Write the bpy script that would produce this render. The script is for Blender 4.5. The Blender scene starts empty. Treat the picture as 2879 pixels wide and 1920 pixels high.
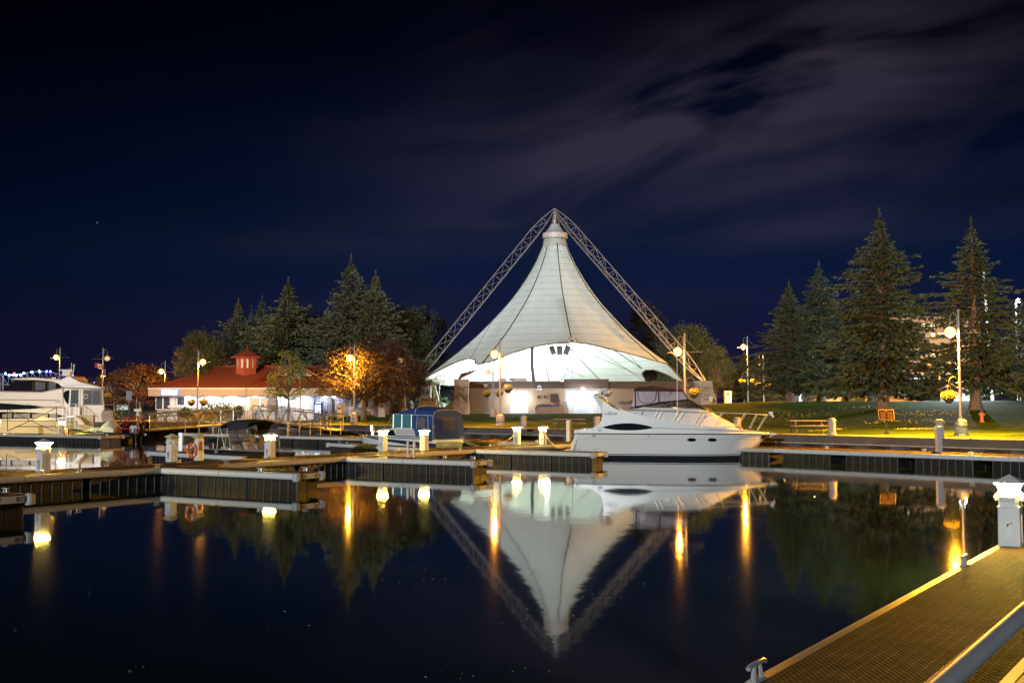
import bpy, math, random
from mathutils import Vector, Matrix
from math import sin, cos, pi, radians as R, hypot, atan2, atan, tan, sqrt
random.seed(7)
sc = bpy.context.scene
COL = sc.collection

# ---------------------------------------------------------------- camera
F_PX = 3050.0; CX = 1440.0; CY = 960.0; CAM_H = 2.9      # photograph is 2879 x 1920
PITCH = atan(182.5 / F_PX)
cam = bpy.data.objects.new('camera', bpy.data.cameras.new('camera'))
COL.objects.link(cam)
cam.data.sensor_width = 36; cam.data.lens = F_PX / 2879 * 36
cam.data.clip_start = 0.1; cam.data.clip_end = 3000
cam.location = (0, 0, CAM_H); cam.rotation_euler = (pi / 2 + PITCH, 0, 0)
sc.camera = cam
FV = Vector((0, cos(PITCH), sin(PITCH))); UV = Vector((0, -sin(PITCH), cos(PITCH)))

# ---------------------------------------------------------------- night sky
wd = bpy.data.worlds.new('World'); sc.world = wd; wd.use_nodes = True
nt = wd.node_tree; nt.nodes.clear()
def N(t, **k):
    n = nt.nodes.new(t)
    for a, b in k.items(): setattr(n, a, b)
    return n
def L(a, b): nt.links.new(a, b)
def setin(n, vals):
    for i, v in vals.items(): n.inputs[i].default_value = v
def math_(op, a, b=None, c=None, clamp=False):
    n = N('ShaderNodeMath', operation=op); n.use_clamp = clamp
    for i, v in enumerate((a, b, c)):
        if v is None: continue
        if isinstance(v, (int, float)): n.inputs[i].default_value = v
        else: L(v, n.inputs[i])
    return n.outputs[0]
out = N('ShaderNodeOutputWorld'); bg = N('ShaderNodeBackground'); L(bg.outputs[0], out.inputs[0])
tc = N('ShaderNodeTexCoord'); sp = N('ShaderNodeSeparateXYZ'); L(tc.outputs['Generated'], sp.inputs[0])
ay = math_('MAXIMUM', math_('ABSOLUTE', sp.outputs[1]), 0.05)
u_ = math_('DIVIDE', sp.outputs[0], ay); v_ = math_('DIVIDE', sp.outputs[2], ay)
def ramp(fac, stops, interp='LINEAR'):
    n = N('ShaderNodeValToRGB'); n.color_ramp.interpolation = interp
    while len(n.color_ramp.elements) < len(stops): n.color_ramp.elements.new(0.5)
    for e, (p, c) in zip(n.color_ramp.elements, stops): e.position = p; e.color = (*c, 1)
    L(fac, n.inputs[0]); return n.outputs[0]
base = ramp(math_('ABSOLUTE', v_), [(0.0, (.0145, .0085, .032)), (0.05, (.0078, .0078, .034)), (0.13, (.0028, .0082, .034)), (0.22, (.0012, .0042, .0180)), (0.34, (.0005, .0012, .0052)), (0.45, (.0003, .0005, .0024))])
# brighter towards the middle-right, darker to the left
side = ramp(math_('MULTIPLY_ADD', u_, 0.8, 0.5), [(0.0, (.45, .45, .42)), (0.45, (1, 1, 1)), (1.0, (1.0, 1.0, 1.0))])
mb = N('ShaderNodeMix', data_type='RGBA', blend_type='MULTIPLY'); mb.inputs[0].default_value = 1
L(base, mb.inputs[6]); L(side, mb.inputs[7]); skycol = mb.outputs[2]
def cloud(cu, cv, ru, rv, rot, strength, seed, sx=2.2, sy=9.0):
    """one streaky bank of cloud, drawn by direction"""
    du = math_('SUBTRACT', u_, cu); dv = math_('SUBTRACT', v_, cv)
    a = math_('ADD', math_('MULTIPLY', du, cos(rot)), math_('MULTIPLY', dv, sin(rot)))
    b = math_('SUBTRACT', math_('MULTIPLY', dv, cos(rot)), math_('MULTIPLY', du, sin(rot)))
    e = math_('ADD', math_('POWER', math_('ABSOLUTE', math_('DIVIDE', a, ru)), 2.0), math_('POWER', math_('ABSOLUTE', math_('DIVIDE', b, rv)), 2.0))
    g = math_('EXPONENT', math_('MULTIPLY', e, -1.0))
    cb = N('ShaderNodeCombineXYZ'); L(math_('MULTIPLY', a, sx), cb.inputs[0]); L(math_('MULTIPLY', b, sy), cb.inputs[1]); cb.inputs[2].default_value = seed
    nz = N('ShaderNodeTexNoise'); L(cb.outputs[0], nz.inputs['Vector']); setin(nz, {'Scale': 1.6, 'Detail': 4.0, 'Roughness': 0.5, 'Distortion': 0.5})
    n = math_('MULTIPLY', math_('SUBTRACT', nz.outputs['Fac'], 0.35), 3.4, clamp=True)
    return math_('MULTIPLY', math_('MULTIPLY', g, n), strength)
cl = None
for args in [(.235, .285, .22, .062, .28, 2.3, 1.0), (.0, .250, .22, .030, .04, .34, 4.0), (.17, .165, .34, .020, .03, .62, 7.5),
             (.38, .235, .20, .040, .22, .42, 9.0), (-.02, .335, .10, .04, .5, .22, 11.0), (.45, .35, .2, .03, .3, .25, 3.0), (-.10, .20, .08, .06, .2, .22, 8.0), (-.05, .09, .3, .03, 0.05, .16, 14.0)]:
    c = cloud(*args); cl = c if cl is None else math_('ADD', cl, c)
cc = N('ShaderNodeMix', data_type='RGBA', blend_type='ADD'); cc.inputs[0].default_value = 1
cm = N('ShaderNodeMix', data_type='RGBA'); L(math_('MULTIPLY', cl, 1.0, clamp=True), cm.inputs[0]); cm.inputs[6].default_value = (0, 0, 0, 1); cm.inputs[7].default_value = (.025, .0195, .028, 1)
L(skycol, cc.inputs[6]); L(cm.outputs[2], cc.inputs[7])
# stars
cb = N('ShaderNodeCombineXYZ'); L(u_, cb.inputs[0]); L(v_, cb.inputs[1])
vo = N('ShaderNodeTexVoronoi'); L(cb.outputs[0], vo.inputs['Vector']); vo.inputs['Scale'].default_value = 26
sc_ = N('ShaderNodeSeparateColor'); L(vo.outputs['Color'], sc_.inputs[0])
st = math_('MULTIPLY', math_('LESS_THAN', vo.outputs['Distance'], 0.028), math_('GREATER_THAN', sc_.outputs[0], 0.86))
st = math_('MULTIPLY', st, math_('MULTIPLY', sc_.outputs[1], 0.28))
stc = N('ShaderNodeMix', data_type='RGBA', blend_type='ADD'); stc.inputs[0].default_value = 1
stm = N('ShaderNodeMix', data_type='RGBA'); L(st, stm.inputs[0]); stm.inputs[6].default_value = (0, 0, 0, 1); stm.inputs[7].default_value = (.6, .8, 1.0, 1)
L(cc.outputs[2], stc.inputs[6]); L(stm.outputs[2], stc.inputs[7])
L(stc.outputs[2], bg.inputs[0]); bg.inputs[1].default_value = 1.0

# the harbour floodlight's cool wash, far behind the camera to the left (one sun lamp)
sun = bpy.data.objects.new('sun', bpy.data.lights.new('sun', 'SUN')); COL.objects.link(sun)
sun.data.energy = 1.9; sun.data.angle = R(1.0); sun.data.color = (.90, .96, 1.0)
sun.rotation_euler = (R(90 - 8), 0, R(-21))
sc.view_settings.view_transform = 'Standard'; sc.view_settings.look = 'None'
sc.view_settings.exposure = 0; sc.view_settings.gamma = 1; sc.view_settings.use_curve_mapping = False
try:
    sc.cycles.use_light_tree = True; sc.cycles.sample_clamp_indirect = 6.0; sc.cycles.sample_clamp_direct = 0
    sc.cycles.max_bounces = 6; sc.cycles.transparent_max_bounces = 12; sc.cycles.caustics_reflective = False
    sc.cycles.caustics_refractive = False; sc.cycles.use_denoising = True
except Exception: pass

# ---------------------------------------------------------------- helpers
def ray(px, py): return FV + Vector((1, 0, 0)) * ((px - CX) / F_PX) + UV * ((CY - py) / F_PX)
def W(px, py, Y):
    d = ray(px, py); return d * (Y / d.y) + Vector((0, 0, CAM_H))
def G(px, py, z):
    d = ray(px, py); return d * ((z - CAM_H) / d.z) + Vector((0, 0, CAM_H))
def XY(px, Y): return (px - CX) / F_PX * Y * 1.0
def zoomer(x0, y0, s): return lambda x, y: (x0 + x / s, y0 + y / s)

MATS = {}
def mat(name, col, rough=.6, metal=0, var=.12, scale=3.0, bump=0.0, bscale=None, spec=None, emit=None, estr=0, coat=0, island=False, trans=None, alpha=None, ior=None):
    """procedural material: noise-varied base colour, roughness and bump"""
    if name in MATS: return MATS[name]
    m = bpy.data.materials.new(name); m.use_nodes = True; t = m.node_tree; b = t.nodes['Principled BSDF']
    b.inputs['Roughness'].default_value = rough; b.inputs['Metallic'].default_value = metal
    if spec is not None: b.inputs['Specular IOR Level'].default_value = spec
    if coat: b.inputs['Coat Weight'].default_value = coat; b.inputs['Coat Roughness'].default_value = .08
    if ior: b.inputs['IOR'].default_value = ior
    tcn = t.nodes.new('ShaderNodeTexCoord'); nz = t.nodes.new('ShaderNodeTexNoise')
    t.links.new(tcn.outputs['Object'], nz.inputs['Vector']); nz.inputs['Scale'].default_value = scale; nz.inputs['Detail'].default_value = 5
    mx = t.nodes.new('ShaderNodeMix'); mx.data_type = 'RGBA'
    d = [max(0, c * (1 - var)) for c in col]; e = [min(1, c * (1 + var)) for c in col]
    mx.inputs[6].default_value = (*d, 1); mx.inputs[7].default_value = (*e, 1)
    if island:
        g = t.nodes.new('ShaderNodeNewGeometry'); ad = t.nodes.new('ShaderNodeMath'); ad.operation = 'MULTIPLY_ADD'; ad.inputs[1].default_value = .6
        m2 = t.nodes.new('ShaderNodeMath'); m2.operation = 'MULTIPLY'; m2.inputs[1].default_value = .4
        t.links.new(nz.outputs['Fac'], m2.inputs[0]); t.links.new(g.outputs['Random Per Island'], ad.inputs[0]); t.links.new(m2.outputs[0], ad.inputs[2])
        t.links.new(ad.outputs[0], mx.inputs[0])
    else: t.links.new(nz.outputs['Fac'], mx.inputs[0])
    t.links.new(mx.outputs[2], b.inputs['Base Color'])
    if bump:
        bp = t.nodes.new('ShaderNodeBump'); bp.inputs['Strength'].default_value = bump; bp.inputs['Distance'].default_value = .02
        n2 = t.nodes.new('ShaderNodeTexNoise'); n2.inputs['Scale'].default_value = bscale or scale * 8; n2.inputs['Detail'].default_value = 3
        t.links.new(tcn.outputs['Object'], n2.inputs['Vector']); t.links.new(n2.outputs['Fac'], bp.inputs['Height']); t.links.new(bp.outputs[0], b.inputs['Normal'])
    if emit: b.inputs['Emission Color'].default_value = (*emit, 1); b.inputs['Emission Strength'].default_value = estr
    if trans:
        tr = t.nodes.new('ShaderNodeBsdfTranslucent'); ms = t.nodes.new('ShaderNodeMixShader'); ms.inputs[0].default_value = trans
        t.links.new(mx.outputs[2], tr.inputs[0]); t.links.new(b.outputs[0], ms.inputs[1]); t.links.new(tr.outputs[0], ms.inputs[2])
        t.links.new(ms.outputs[0], t.nodes['Material Output'].inputs[0])
    if alpha is not None:
        tr = t.nodes.new('ShaderNodeBsdfTransparent'); ms = t.nodes.new('ShaderNodeMixShader'); ms.inputs[0].default_value = alpha
        t.links.new(tr.outputs[0], ms.inputs[1]); t.links.new(b.outputs[0], ms.inputs[2]); t.links.new(ms.outputs[0], t.nodes['Material Output'].inputs[0])
    MATS[name] = m; return m
def pattern(name, base_mat, fn):
    """derive a material whose base colour is post-processed by fn(tree, principled, colour_socket, texcoord)"""
    if name in MATS: return MATS[name]
    m = base_mat.copy(); m.name = name; t = m.node_tree; b = t.nodes['Principled BSDF']
    tcn = [n for n in t.nodes if n.type == 'TEX_COORD'][0]
    fn(t, b, b.inputs['Base Color'].links[0].from_socket, tcn); MATS[name] = m; return m
def lines_fn(axis, period, width, dark=.35, axis2=None, period2=1, bump=0):
    def fn(t, b, colr, tcn):
        s = t.nodes.new('ShaderNodeSeparateXYZ'); t.links.new(tcn.outputs['Object'], s.inputs[0])
        def stripe(ax, per):
            a = t.nodes.new('ShaderNodeMath'); a.operation = 'DIVIDE'; a.inputs[1].default_value = per; t.links.new(s.outputs[ax], a.inputs[0])
            f = t.nodes.new('ShaderNodeMath'); f.operation = 'FRACT'; t.links.new(a.outputs[0], f.inputs[0])
            l = t.nodes.new('ShaderNodeMath'); l.operation = 'LESS_THAN'; l.inputs[1].default_value = width / per; t.links.new(f.outputs[0], l.inputs[0]); return l.outputs[0]
        k = stripe(axis, period)
        if axis2 is not None:
            mxx = t.nodes.new('ShaderNodeMath'); mxx.operation = 'MAXIMUM'; t.links.new(k, mxx.inputs[0]); t.links.new(stripe(axis2, period2), mxx.inputs[1]); k = mxx.outputs[0]
        mx = t.nodes.new('ShaderNodeMix'); mx.data_type = 'RGBA'; mx.blend_type = 'MULTIPLY'; t.links.new(k, mx.inputs[0]); t.links.new(colr, mx.inputs[6]); mx.inputs[7].default_value = (dark, dark, dark, 1)
        t.links.new(mx.outputs[2], b.inputs['Base Color'])
        if bump:
            bp = t.nodes.new('ShaderNodeBump'); bp.invert = True; bp.inputs['Strength'].default_value = bump; bp.inputs['Distance'].default_value = .02
            t.links.new(k, bp.inputs['Height']); t.links.new(bp.outputs[0], b.inputs['Normal'])
    return fn
def emis(name, col, s):
    if name in MATS: return MATS[name]
    m = bpy.data.materials.new(name); m.use_nodes = True; b = m.node_tree.nodes['Principled BSDF']
    b.inputs['Base Color'].default_value = (*[c * .5 for c in col], 1); b.inputs['Emission Color'].default_value = (*col, 1); b.inputs['Emission Strength'].default_value = s
    MATS[name] = m; return m

def tag(o, label=None, cat=None, group=None, kind=None):
    if label: o['label'] = label
    if cat: o['category'] = cat
    if group: o['group'] = group
    if kind: o['kind'] = kind
    return o
def root(name, loc, label, cat, group=None, rz=0):
    o = bpy.data.objects.new(name, None); o.empty_display_size = .3; COL.objects.link(o)
    o.location = loc; o.rotation_euler = (0, 0, rz)
    return tag(o, label, cat, group)
def mw(o):
    m = Matrix.LocRotScale(o.location, o.rotation_euler, o.scale)
    return (mw(o.parent) @ m) if o.parent else m
class MB:
    def __init__(s): s.v = []; s.f = []
    def add(s, vs, fs):
        n = len(s.v); s.v += [tuple(a) for a in vs]; s.f += [tuple(i + n for i in q) for q in fs]; return s
    def box(s, c, d, rz=0, taper=1.0):
        hx, hy, hz = d[0] / 2, d[1] / 2, d[2] / 2; vs = []
        for z, k in ((-hz, 1), (hz, taper)):
            for x, y in ((-hx, -hy), (hx, -hy), (hx, hy), (-hx, hy)):
                x *= k; y *= k; vs.append((c[0] + x * cos(rz) - y * sin(rz), c[1] + x * sin(rz) + y * cos(rz), c[2] + z))
        return s.add(vs, [(3, 2, 1, 0), (4, 5, 6, 7), (0, 1, 5, 4), (1, 2, 6, 5), (2, 3, 7, 6), (3, 0, 4, 7)])
    def b2(s, a, b): return s.box([(a[i] + b[i]) / 2 for i in range(3)], [abs(b[i] - a[i]) for i in range(3)])
    def tube(s, pts, r, n=6, caps=True):
        pts = [Vector(p) for p in pts]; rr = r if isinstance(r, (list, tuple)) else [r] * len(pts)
        rings = []; up = None
        for i, p in enumerate(pts):
            d = (pts[min(i + 1, len(pts) - 1)] - pts[max(i - 1, 0)])
            if d.length < 1e-9: d = Vector((0, 0, 1))
            d.normalize()
            if up is None or abs(up.dot(d)) > .98: up = Vector((0, 0, 1)) if abs(d.z) < .9 else Vector((1, 0, 0))
            a = d.cross(up).normalized(); b = a.cross(d).normalized(); up = b
            rings.append([p + (a * cos(2 * pi * k / n) + b * sin(2 * pi * k / n)) * rr[i] for k in range(n)])
        vs = [v for q in rings for v in q]; fs = []
        for i in range(len(rings) - 1):
            for k in range(n): fs.append((i * n + k, i * n + (k + 1) % n, (i + 1) * n + (k + 1) % n, (i + 1) * n + k))
        if caps: fs.append(tuple(range(n - 1, -1, -1))); fs.append(tuple((len(rings) - 1) * n + k for k in range(n)))
        return s.add(vs, fs)
    def lathe(s, c, prof, n=16, sx=1, sy=1):
        vs = []; fs = []
        for r_, z in prof: vs += [(c[0] + r_ * sx * cos(2 * pi * k / n), c[1] + r_ * sy * sin(2 * pi * k / n), c[2] + z) for k in range(n)]
        for i in range(len(prof) - 1):
            for k in range(n): fs.append((i * n + k, i * n + (k + 1) % n, (i + 1) * n + (k + 1) % n, (i + 1) * n + k))
        fs.append(tuple(range(n - 1, -1, -1))); fs.append(tuple((len(prof) - 1) * n + k for k in range(n)))
        return s.add(vs, fs)
    def loft(s, rings, closed=False, caps=True):
        m = len(rings[0]); vs = [v for q in rings for v in q]; fs = []
        for i in range(len(rings) - 1):
            for k in range(m if closed else m - 1): fs.append((i * m + k, i * m + (k + 1) % m, (i + 1) * m + (k + 1) % m, (i + 1) * m + k))
        if caps: fs.append(tuple(range(m - 1, -1, -1))); fs.append(tuple((len(rings) - 1) * m + k for k in range(m)))
        return s.add(vs, fs)
    def prism(s, poly, off):
        """poly: 3D polygon, off: extrusion vector"""
        n = len(poly); a = [Vector(p) for p in poly]; b = [p + Vector(off) for p in a]
        return s.add(a + b, [tuple(range(n - 1, -1, -1)), tuple(range(n, 2 * n))] + [(i, (i + 1) % n, n + (i + 1) % n, n + i) for i in range(n)])
    def quad(s, *p): return s.add(p, [tuple(range(len(p)))])
    def ball(s, c, r, n=8, m=6, sz=1):
        return s.lathe(c, [(max(.001, r * sin(pi * i / m)), -r * sz * cos(pi * i / m)) for i in range(m + 1)], n)
    def build(s, name, material, parent=None, smooth=False, world=False, loc=None, bevel=0, **tg):
        vs = s.v
        if world and parent is not None:
            inv = mw(parent).inverted(); vs = [inv @ Vector(v) for v in vs]
        if loc is not None and parent is None: vs = [Vector(v) - Vector(loc) for v in vs]
        me = bpy.data.meshes.new(name); me.from_pydata([tuple(v) for v in vs], [], s.f); me.validate(); me.update()
        o = bpy.data.objects.new(name, me); COL.objects.link(o)
        if parent is not None: o.parent = parent
        elif loc is not None: o.location = loc
        if material: me.materials.append(material)
        if smooth:
            me.polygons.foreach_set('use_smooth', [True] * len(me.polygons))
            try: me.set_sharp_from_angle(angle=R(38))
            except Exception: pass
        if bevel:
            bv = o.modifiers.new('bevel', 'BEVEL'); bv.width = bevel; bv.segments = 2; bv.limit_method = 'ANGLE'
        tag(o, **tg); return o
def copy_tree(o, parent=None):
    c = o.copy(); COL.objects.link(c); c.parent = parent
    for ch in [x for x in bpy.data.objects if x.parent == o]: copy_tree(ch, c)
    return c
def text(s, size, material, parent, M, name='lettering', extrude=.004, align='CENTER', world=False, label=None):
    cu = bpy.data.curves.new('t', 'FONT'); cu.body = s; cu.size = size; cu.extrude = extrude; cu.align_x = align; cu.align_y = 'CENTER'
    o = bpy.data.objects.new('t', cu); COL.objects.link(o); dg = bpy.context.evaluated_depsgraph_get()
    me = bpy.data.meshes.new_from_object(o.evaluated_get(dg)); bpy.data.objects.remove(o)
    if world: M = mw(parent).inverted() @ M
    me.transform(M); r = bpy.data.objects.new(name, me); COL.objects.link(r); r.parent = parent; me.materials.clear(); me.materials.append(material)
    if label: r['label'] = label
    return r
def wallM(origin, xdir, up=(0, 0, 1)):
    """text lying in the plane spanned by xdir and up"""
    x = Vector(xdir).normalized(); y = Vector(up).normalized(); z = x.cross(y)
    m = Matrix((x, y, z)).transposed().to_4x4(); m.translation = Vector(origin); return m
def point(parent, loc, col, power, r=.08, name='bulb_light'):
    l = bpy.data.lights.new(name, 'POINT'); l.energy = power; l.color = col; l.shadow_soft_size = r
    o = bpy.data.objects.new(name, l); COL.objects.link(o); o.parent = parent; o.location = loc; return o
def spot(parent, loc, target, col, power, ang=140, r=.1):
    l = bpy.data.lights.new('flood_light', 'SPOT'); l.energy = power; l.color = col; l.shadow_soft_size = r; l.spot_size = R(ang); l.spot_blend = .5
    o = bpy.data.objects.new('flood_light', l); COL.objects.link(o); o.parent = parent; o.location = loc
    o.rotation_euler = (Vector(target) - Vector(loc)).to_track_quat('-Z', 'Y').to_euler(); return o
def lerp(a, b, t): return a + (b - a) * t
def interp(x, tab):
    if x <= tab[0][0]: return tab[0][1]
    for (a, b), (c, d) in zip(tab, tab[1:]):
        if x <= c: return b + (d - b) * (x - a) / (c - a)
    return tab[-1][1]
def smooth(a, b, x):
    t = max(0, min(1, (x - a) / (b - a))); return t * t * (3 - 2 * t)

# ---------------------------------------------------------------- materials
SODIUM = (1.0, .34, .02); AMBER = (1.0, .43, .022); YEL = (1.0, .80, .22); COOL = (.82, .90, 1.0)
gelcoat = mat('white_gelcoat', (.74, .74, .72), .22, var=.03, coat=.4, scale=.8)
gel_cream = mat('cream_gelcoat', (.62, .50, .38), .25, var=.03, coat=.3, scale=.8)
rail_steel = mat('rail_steel', (.66, .66, .66), .28, .45, var=.05)
steel = mat('polished_steel', (.72, .72, .73), .18, 1, var=.04)
alu = mat('aluminium', (.62, .63, .64), .32, 1, var=.08)
alu_matt = mat('weathered_aluminium', (.55, .55, .54), .45, .6, var=.12)
blackp = mat('black_plastic', (.012, .012, .014), .35, var=.2)
darkglass = mat('dark_glass', (.010, .012, .018), .05, var=.1, spec=.8)
rope_m = mat('yellow_rope', (.55, .45, .15), .8); rope_w = mat('pale_rope', (.5, .46, .38), .85); rope_d = mat('dark_rope', (.06, .06, .06), .8)
white_paint = mat('white_paint', (.72, .72, .70), .45, var=.06)
conc = mat('concrete', (.34, .31, .27), .85, var=.18, scale=2, bump=.4, bscale=30)
granite = mat('granite', (.42, .37, .32), .8, var=.15, scale=25, bump=.3, bscale=60)
wood = mat('weathered_wood', (.20, .14, .09), .8, var=.25, scale=6, bump=.3)
bark = mat('bark', (.14, .10, .07), .9, var=.35, scale=9, bump=.9, bscale=30)
bark_g = mat('grey_bark', (.26, .24, .21), .9, var=.3, scale=9, bump=.9, bscale=30)
# ================================================================ SETTING
GZ = 1.25
def G2(px, py, z=GZ): p = G(px, py, z); return (p.x, p.y)
WALL = [(-95, 150), (-60, 131), G2(315, 1184.5), G2(640, 1189), G2(980, 1195.5), G2(1289, 1202), G2(1700, 1210.5), G2(2201, 1222.6), G2(2879, 1239)]
dx, dy = WALL[-1][0] - WALL[-2][0], WALL[-1][1] - WALL[-2][1]
WALL.append((WALL[-1][0] + dx * 2.2, WALL[-1][1] + dy * 2.2))
def wall_at(s):
    """point of the wall line on the bearing X/Y = s"""
    if s < WALL[0][0] / WALL[0][1]: return (s * 150, 150)
    for (x0, y0), (x1, y1) in zip(WALL, WALL[1:]):
        if s <= x1 / y1 + 1e-9:
            t = (s * y0 - x0) / ((x1 - x0) - s * (y1 - y0)); return (x0 + (x1 - x0) * t, y0 + (y1 - y0) * t)
    return (s * 25, 25) if s * 25 > WALL[-1][0] else WALL[-1]
H_LEFT = [(0, 1.25), (6, 1.27), (200, 1.45)]
H_MIDL = [(0, 1.25), (5, 1.28), (11, 1.5), (20, 1.85), (40, 1.95), (200, 2.0)]
H_MID = [(0, 1.25), (4, 1.28), (14, 1.55), (38, 2.10), (200, 2.2)]
H_RIGHT = [(0, 1.25), (8, 1.29), (16, 1.45), (24, 1.85), (34, 2.65), (44, 3.38), (60, 3.42), (120, 3.0), (300, 3.0)]
KEYS = [(0, H_LEFT), (850, H_LEFT), (960, H_MIDL), (1180, H_MIDL), (1300, H_MID), (1640, H_MID), (2150, H_RIGHT), (9999, H_RIGHT)]
def hgt(x, y):
    y = max(y, 1); s = x / y; px = 1440 + F_PX * s; wx, wy = wall_at(s); t = (y - wy) * sqrt(1 + s * s) * .96
    if px <= 0: return interp(t, H_LEFT)
    for (a, ta), (b, tb) in zip(KEYS, KEYS[1:]):
        if px <= b:
            k = smooth(a, b, px); z = lerp(interp(t, ta), interp(t, tb), k); break
    if t > 6: z += .05 * sin(x * .37 + y * .21) * sin(y * .29 - x * .11) * min(1, (t - 6) / 8)
    return z
def on_ground(px, Y):
    x = (px - CX) / F_PX * Y; return Vector((x, Y, hgt(x, Y)))
def grass_fn(t, b, colr, tcn):
    # longer soft patches of dry and green turf, and small blades by bump
    n = t.nodes.new('ShaderNodeTexNoise'); n.inputs['Scale'].default_value = .35; n.inputs['Detail'].default_value = 6; n.inputs['Roughness'].default_value = .65
    t.links.new(tcn.outputs['Object'], n.inputs['Vector'])
    r = t.nodes.new('ShaderNodeValToRGB'); r.color_ramp.elements[0].position = .35; r.color_ramp.elements[0].color = (.55, .6, .55, 1); r.color_ramp.elements[1].position = .68; r.color_ramp.elements[1].color = (1.35, 1.25, .95, 1)
    t.links.new(n.outputs['Fac'], r.inputs[0])
    mx = t.nodes.new('ShaderNodeMix'); mx.data_type = 'RGBA'; mx.blend_type = 'MULTIPLY'; mx.inputs[0].default_value = 1
    t.links.new(colr, mx.inputs[6]); t.links.new(r.outputs[0], mx.inputs[7]); t.links.new(mx.outputs[2], b.inputs['Base Color'])
grass = pattern('grass', mat('turf', (.066, .112, .016), .98, spec=.04, var=.45, scale=14, bump=.55, bscale=22), grass_fn)
paving = mat('quay_paving', (.30, .27, .23), .85, var=.2, scale=1.5, bump=.3, bscale=20)
# ground sheet (fan of cells from the quay edge to far beyond)
cols = [-1.9, -1.5, -1.2, -.95, -.8, -.7] + [-.6 + 1.25 * i / 110 for i in range(111)] + [.75, .9, 1.1, 1.4, 1.8, 2.6]
ts = [.35, 1, 2, 3, 4, 5.5, 7, 9, 11, 13, 15, 17.5, 20, 22.5, 25, 28, 31, 34, 37, 40, 44, 48, 54, 62, 75, 100, 160, 320, 700]
m = MB(); nrow = len(ts); vs = []
for s in cols:
    wx, wy = wall_at(s); k = 1 / sqrt(1 + s * s)
    for t in ts: x = wx + s * t * k; y = wy + t * k; vs.append((x, y, hgt(x, y)))
fs = [(i * nrow + j, (i + 1) * nrow + j, (i + 1) * nrow + j + 1, i * nrow + j + 1) for i in range(len(cols) - 1) for j in range(nrow - 1)]
m.add(vs, fs).build('ground', grass, smooth=True, kind='structure')
# paved strip along the quay edge (a sheet laid on the ground, wider towards the kiosk)
def strip_w(px): return interp(px, [(0, 11), (700, 10), (860, 6.5), (960, 3.6), (1100, 2.4), (1300, 2.0), (2879, 1.7)])
m = MB(); vs = []; cc_ = [c for c in cols if -1 < c < 1]
for s in cc_:
    wx, wy = wall_at(s); k = 1 / sqrt(1 + s * s); w = strip_w(1440 + F_PX * s)
    for q in range(7):
        t = .35 + w * q / 6; x = wx + s * t * k; y = wy + t * k; vs.append((x, y, hgt(x, y) + .03))
m.add(vs, [(i * 7 + j, (i + 1) * 7 + j, (i + 1) * 7 + j + 1, i * 7 + j + 1) for i in range(len(cc_) - 1) for j in range(6)]).build('path', paving, smooth=True, kind='structure')
# water
wm = bpy.data.materials.new('harbour_water'); wm.use_nodes = True; t = wm.node_tree; b = t.nodes['Principled BSDF']
b.inputs['Base Color'].default_value = (.008, .020, .011, 1); b.inputs['Roughness'].default_value = .028; b.inputs['IOR'].default_value = 1.37
tcn = t.nodes.new('ShaderNodeTexCoord'); mp = t.nodes.new('ShaderNodeMapping'); mp.inputs['Scale'].default_value = (1, .55, 1)
t.links.new(tcn.outputs['Object'], mp.inputs[0])
n1 = t.nodes.new('ShaderNodeTexNoise'); n1.inputs['Scale'].default_value = 2.2; n1.inputs['Detail'].default_value = 3; t.links.new(mp.outputs[0], n1.inputs['Vector'])
n2 = t.nodes.new('ShaderNodeTexNoise'); n2.inputs['Scale'].default_value = .09; t.links.new(mp.outputs[0], n2.inputs['Vector'])
mr = t.nodes.new('ShaderNodeMapRange'); mr.inputs[1].default_value = .4; mr.inputs[2].default_value = .75; mr.inputs[3].default_value = .030; mr.inputs[4].default_value = .060
t.links.new(n2.outputs['Fac'], mr.inputs[0]); t.links.new(mr.outputs[0], b.inputs['Roughness'])
bp = t.nodes.new('ShaderNodeBump'); bp.inputs['Distance'].default_value = .03; m3 = t.nodes.new('ShaderNodeMapRange'); m3.inputs[1].default_value = .45; m3.inputs[2].default_value = .7; m3.inputs[3].default_value = .025; m3.inputs[4].default_value = .13
t.links.new(n2.outputs['Fac'], m3.inputs[0]); t.links.new(m3.outputs[0], bp.inputs['Strength'])
t.links.new(n1.outputs['Fac'], bp.inputs['Height']); t.links.new(bp.outputs[0], b.inputs['Normal'])
MB().quad((-420, -120, 0), (420, -120, 0), (420, 170, 0), (-420, 170, 0)).build('water', wm, kind='structure')

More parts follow.
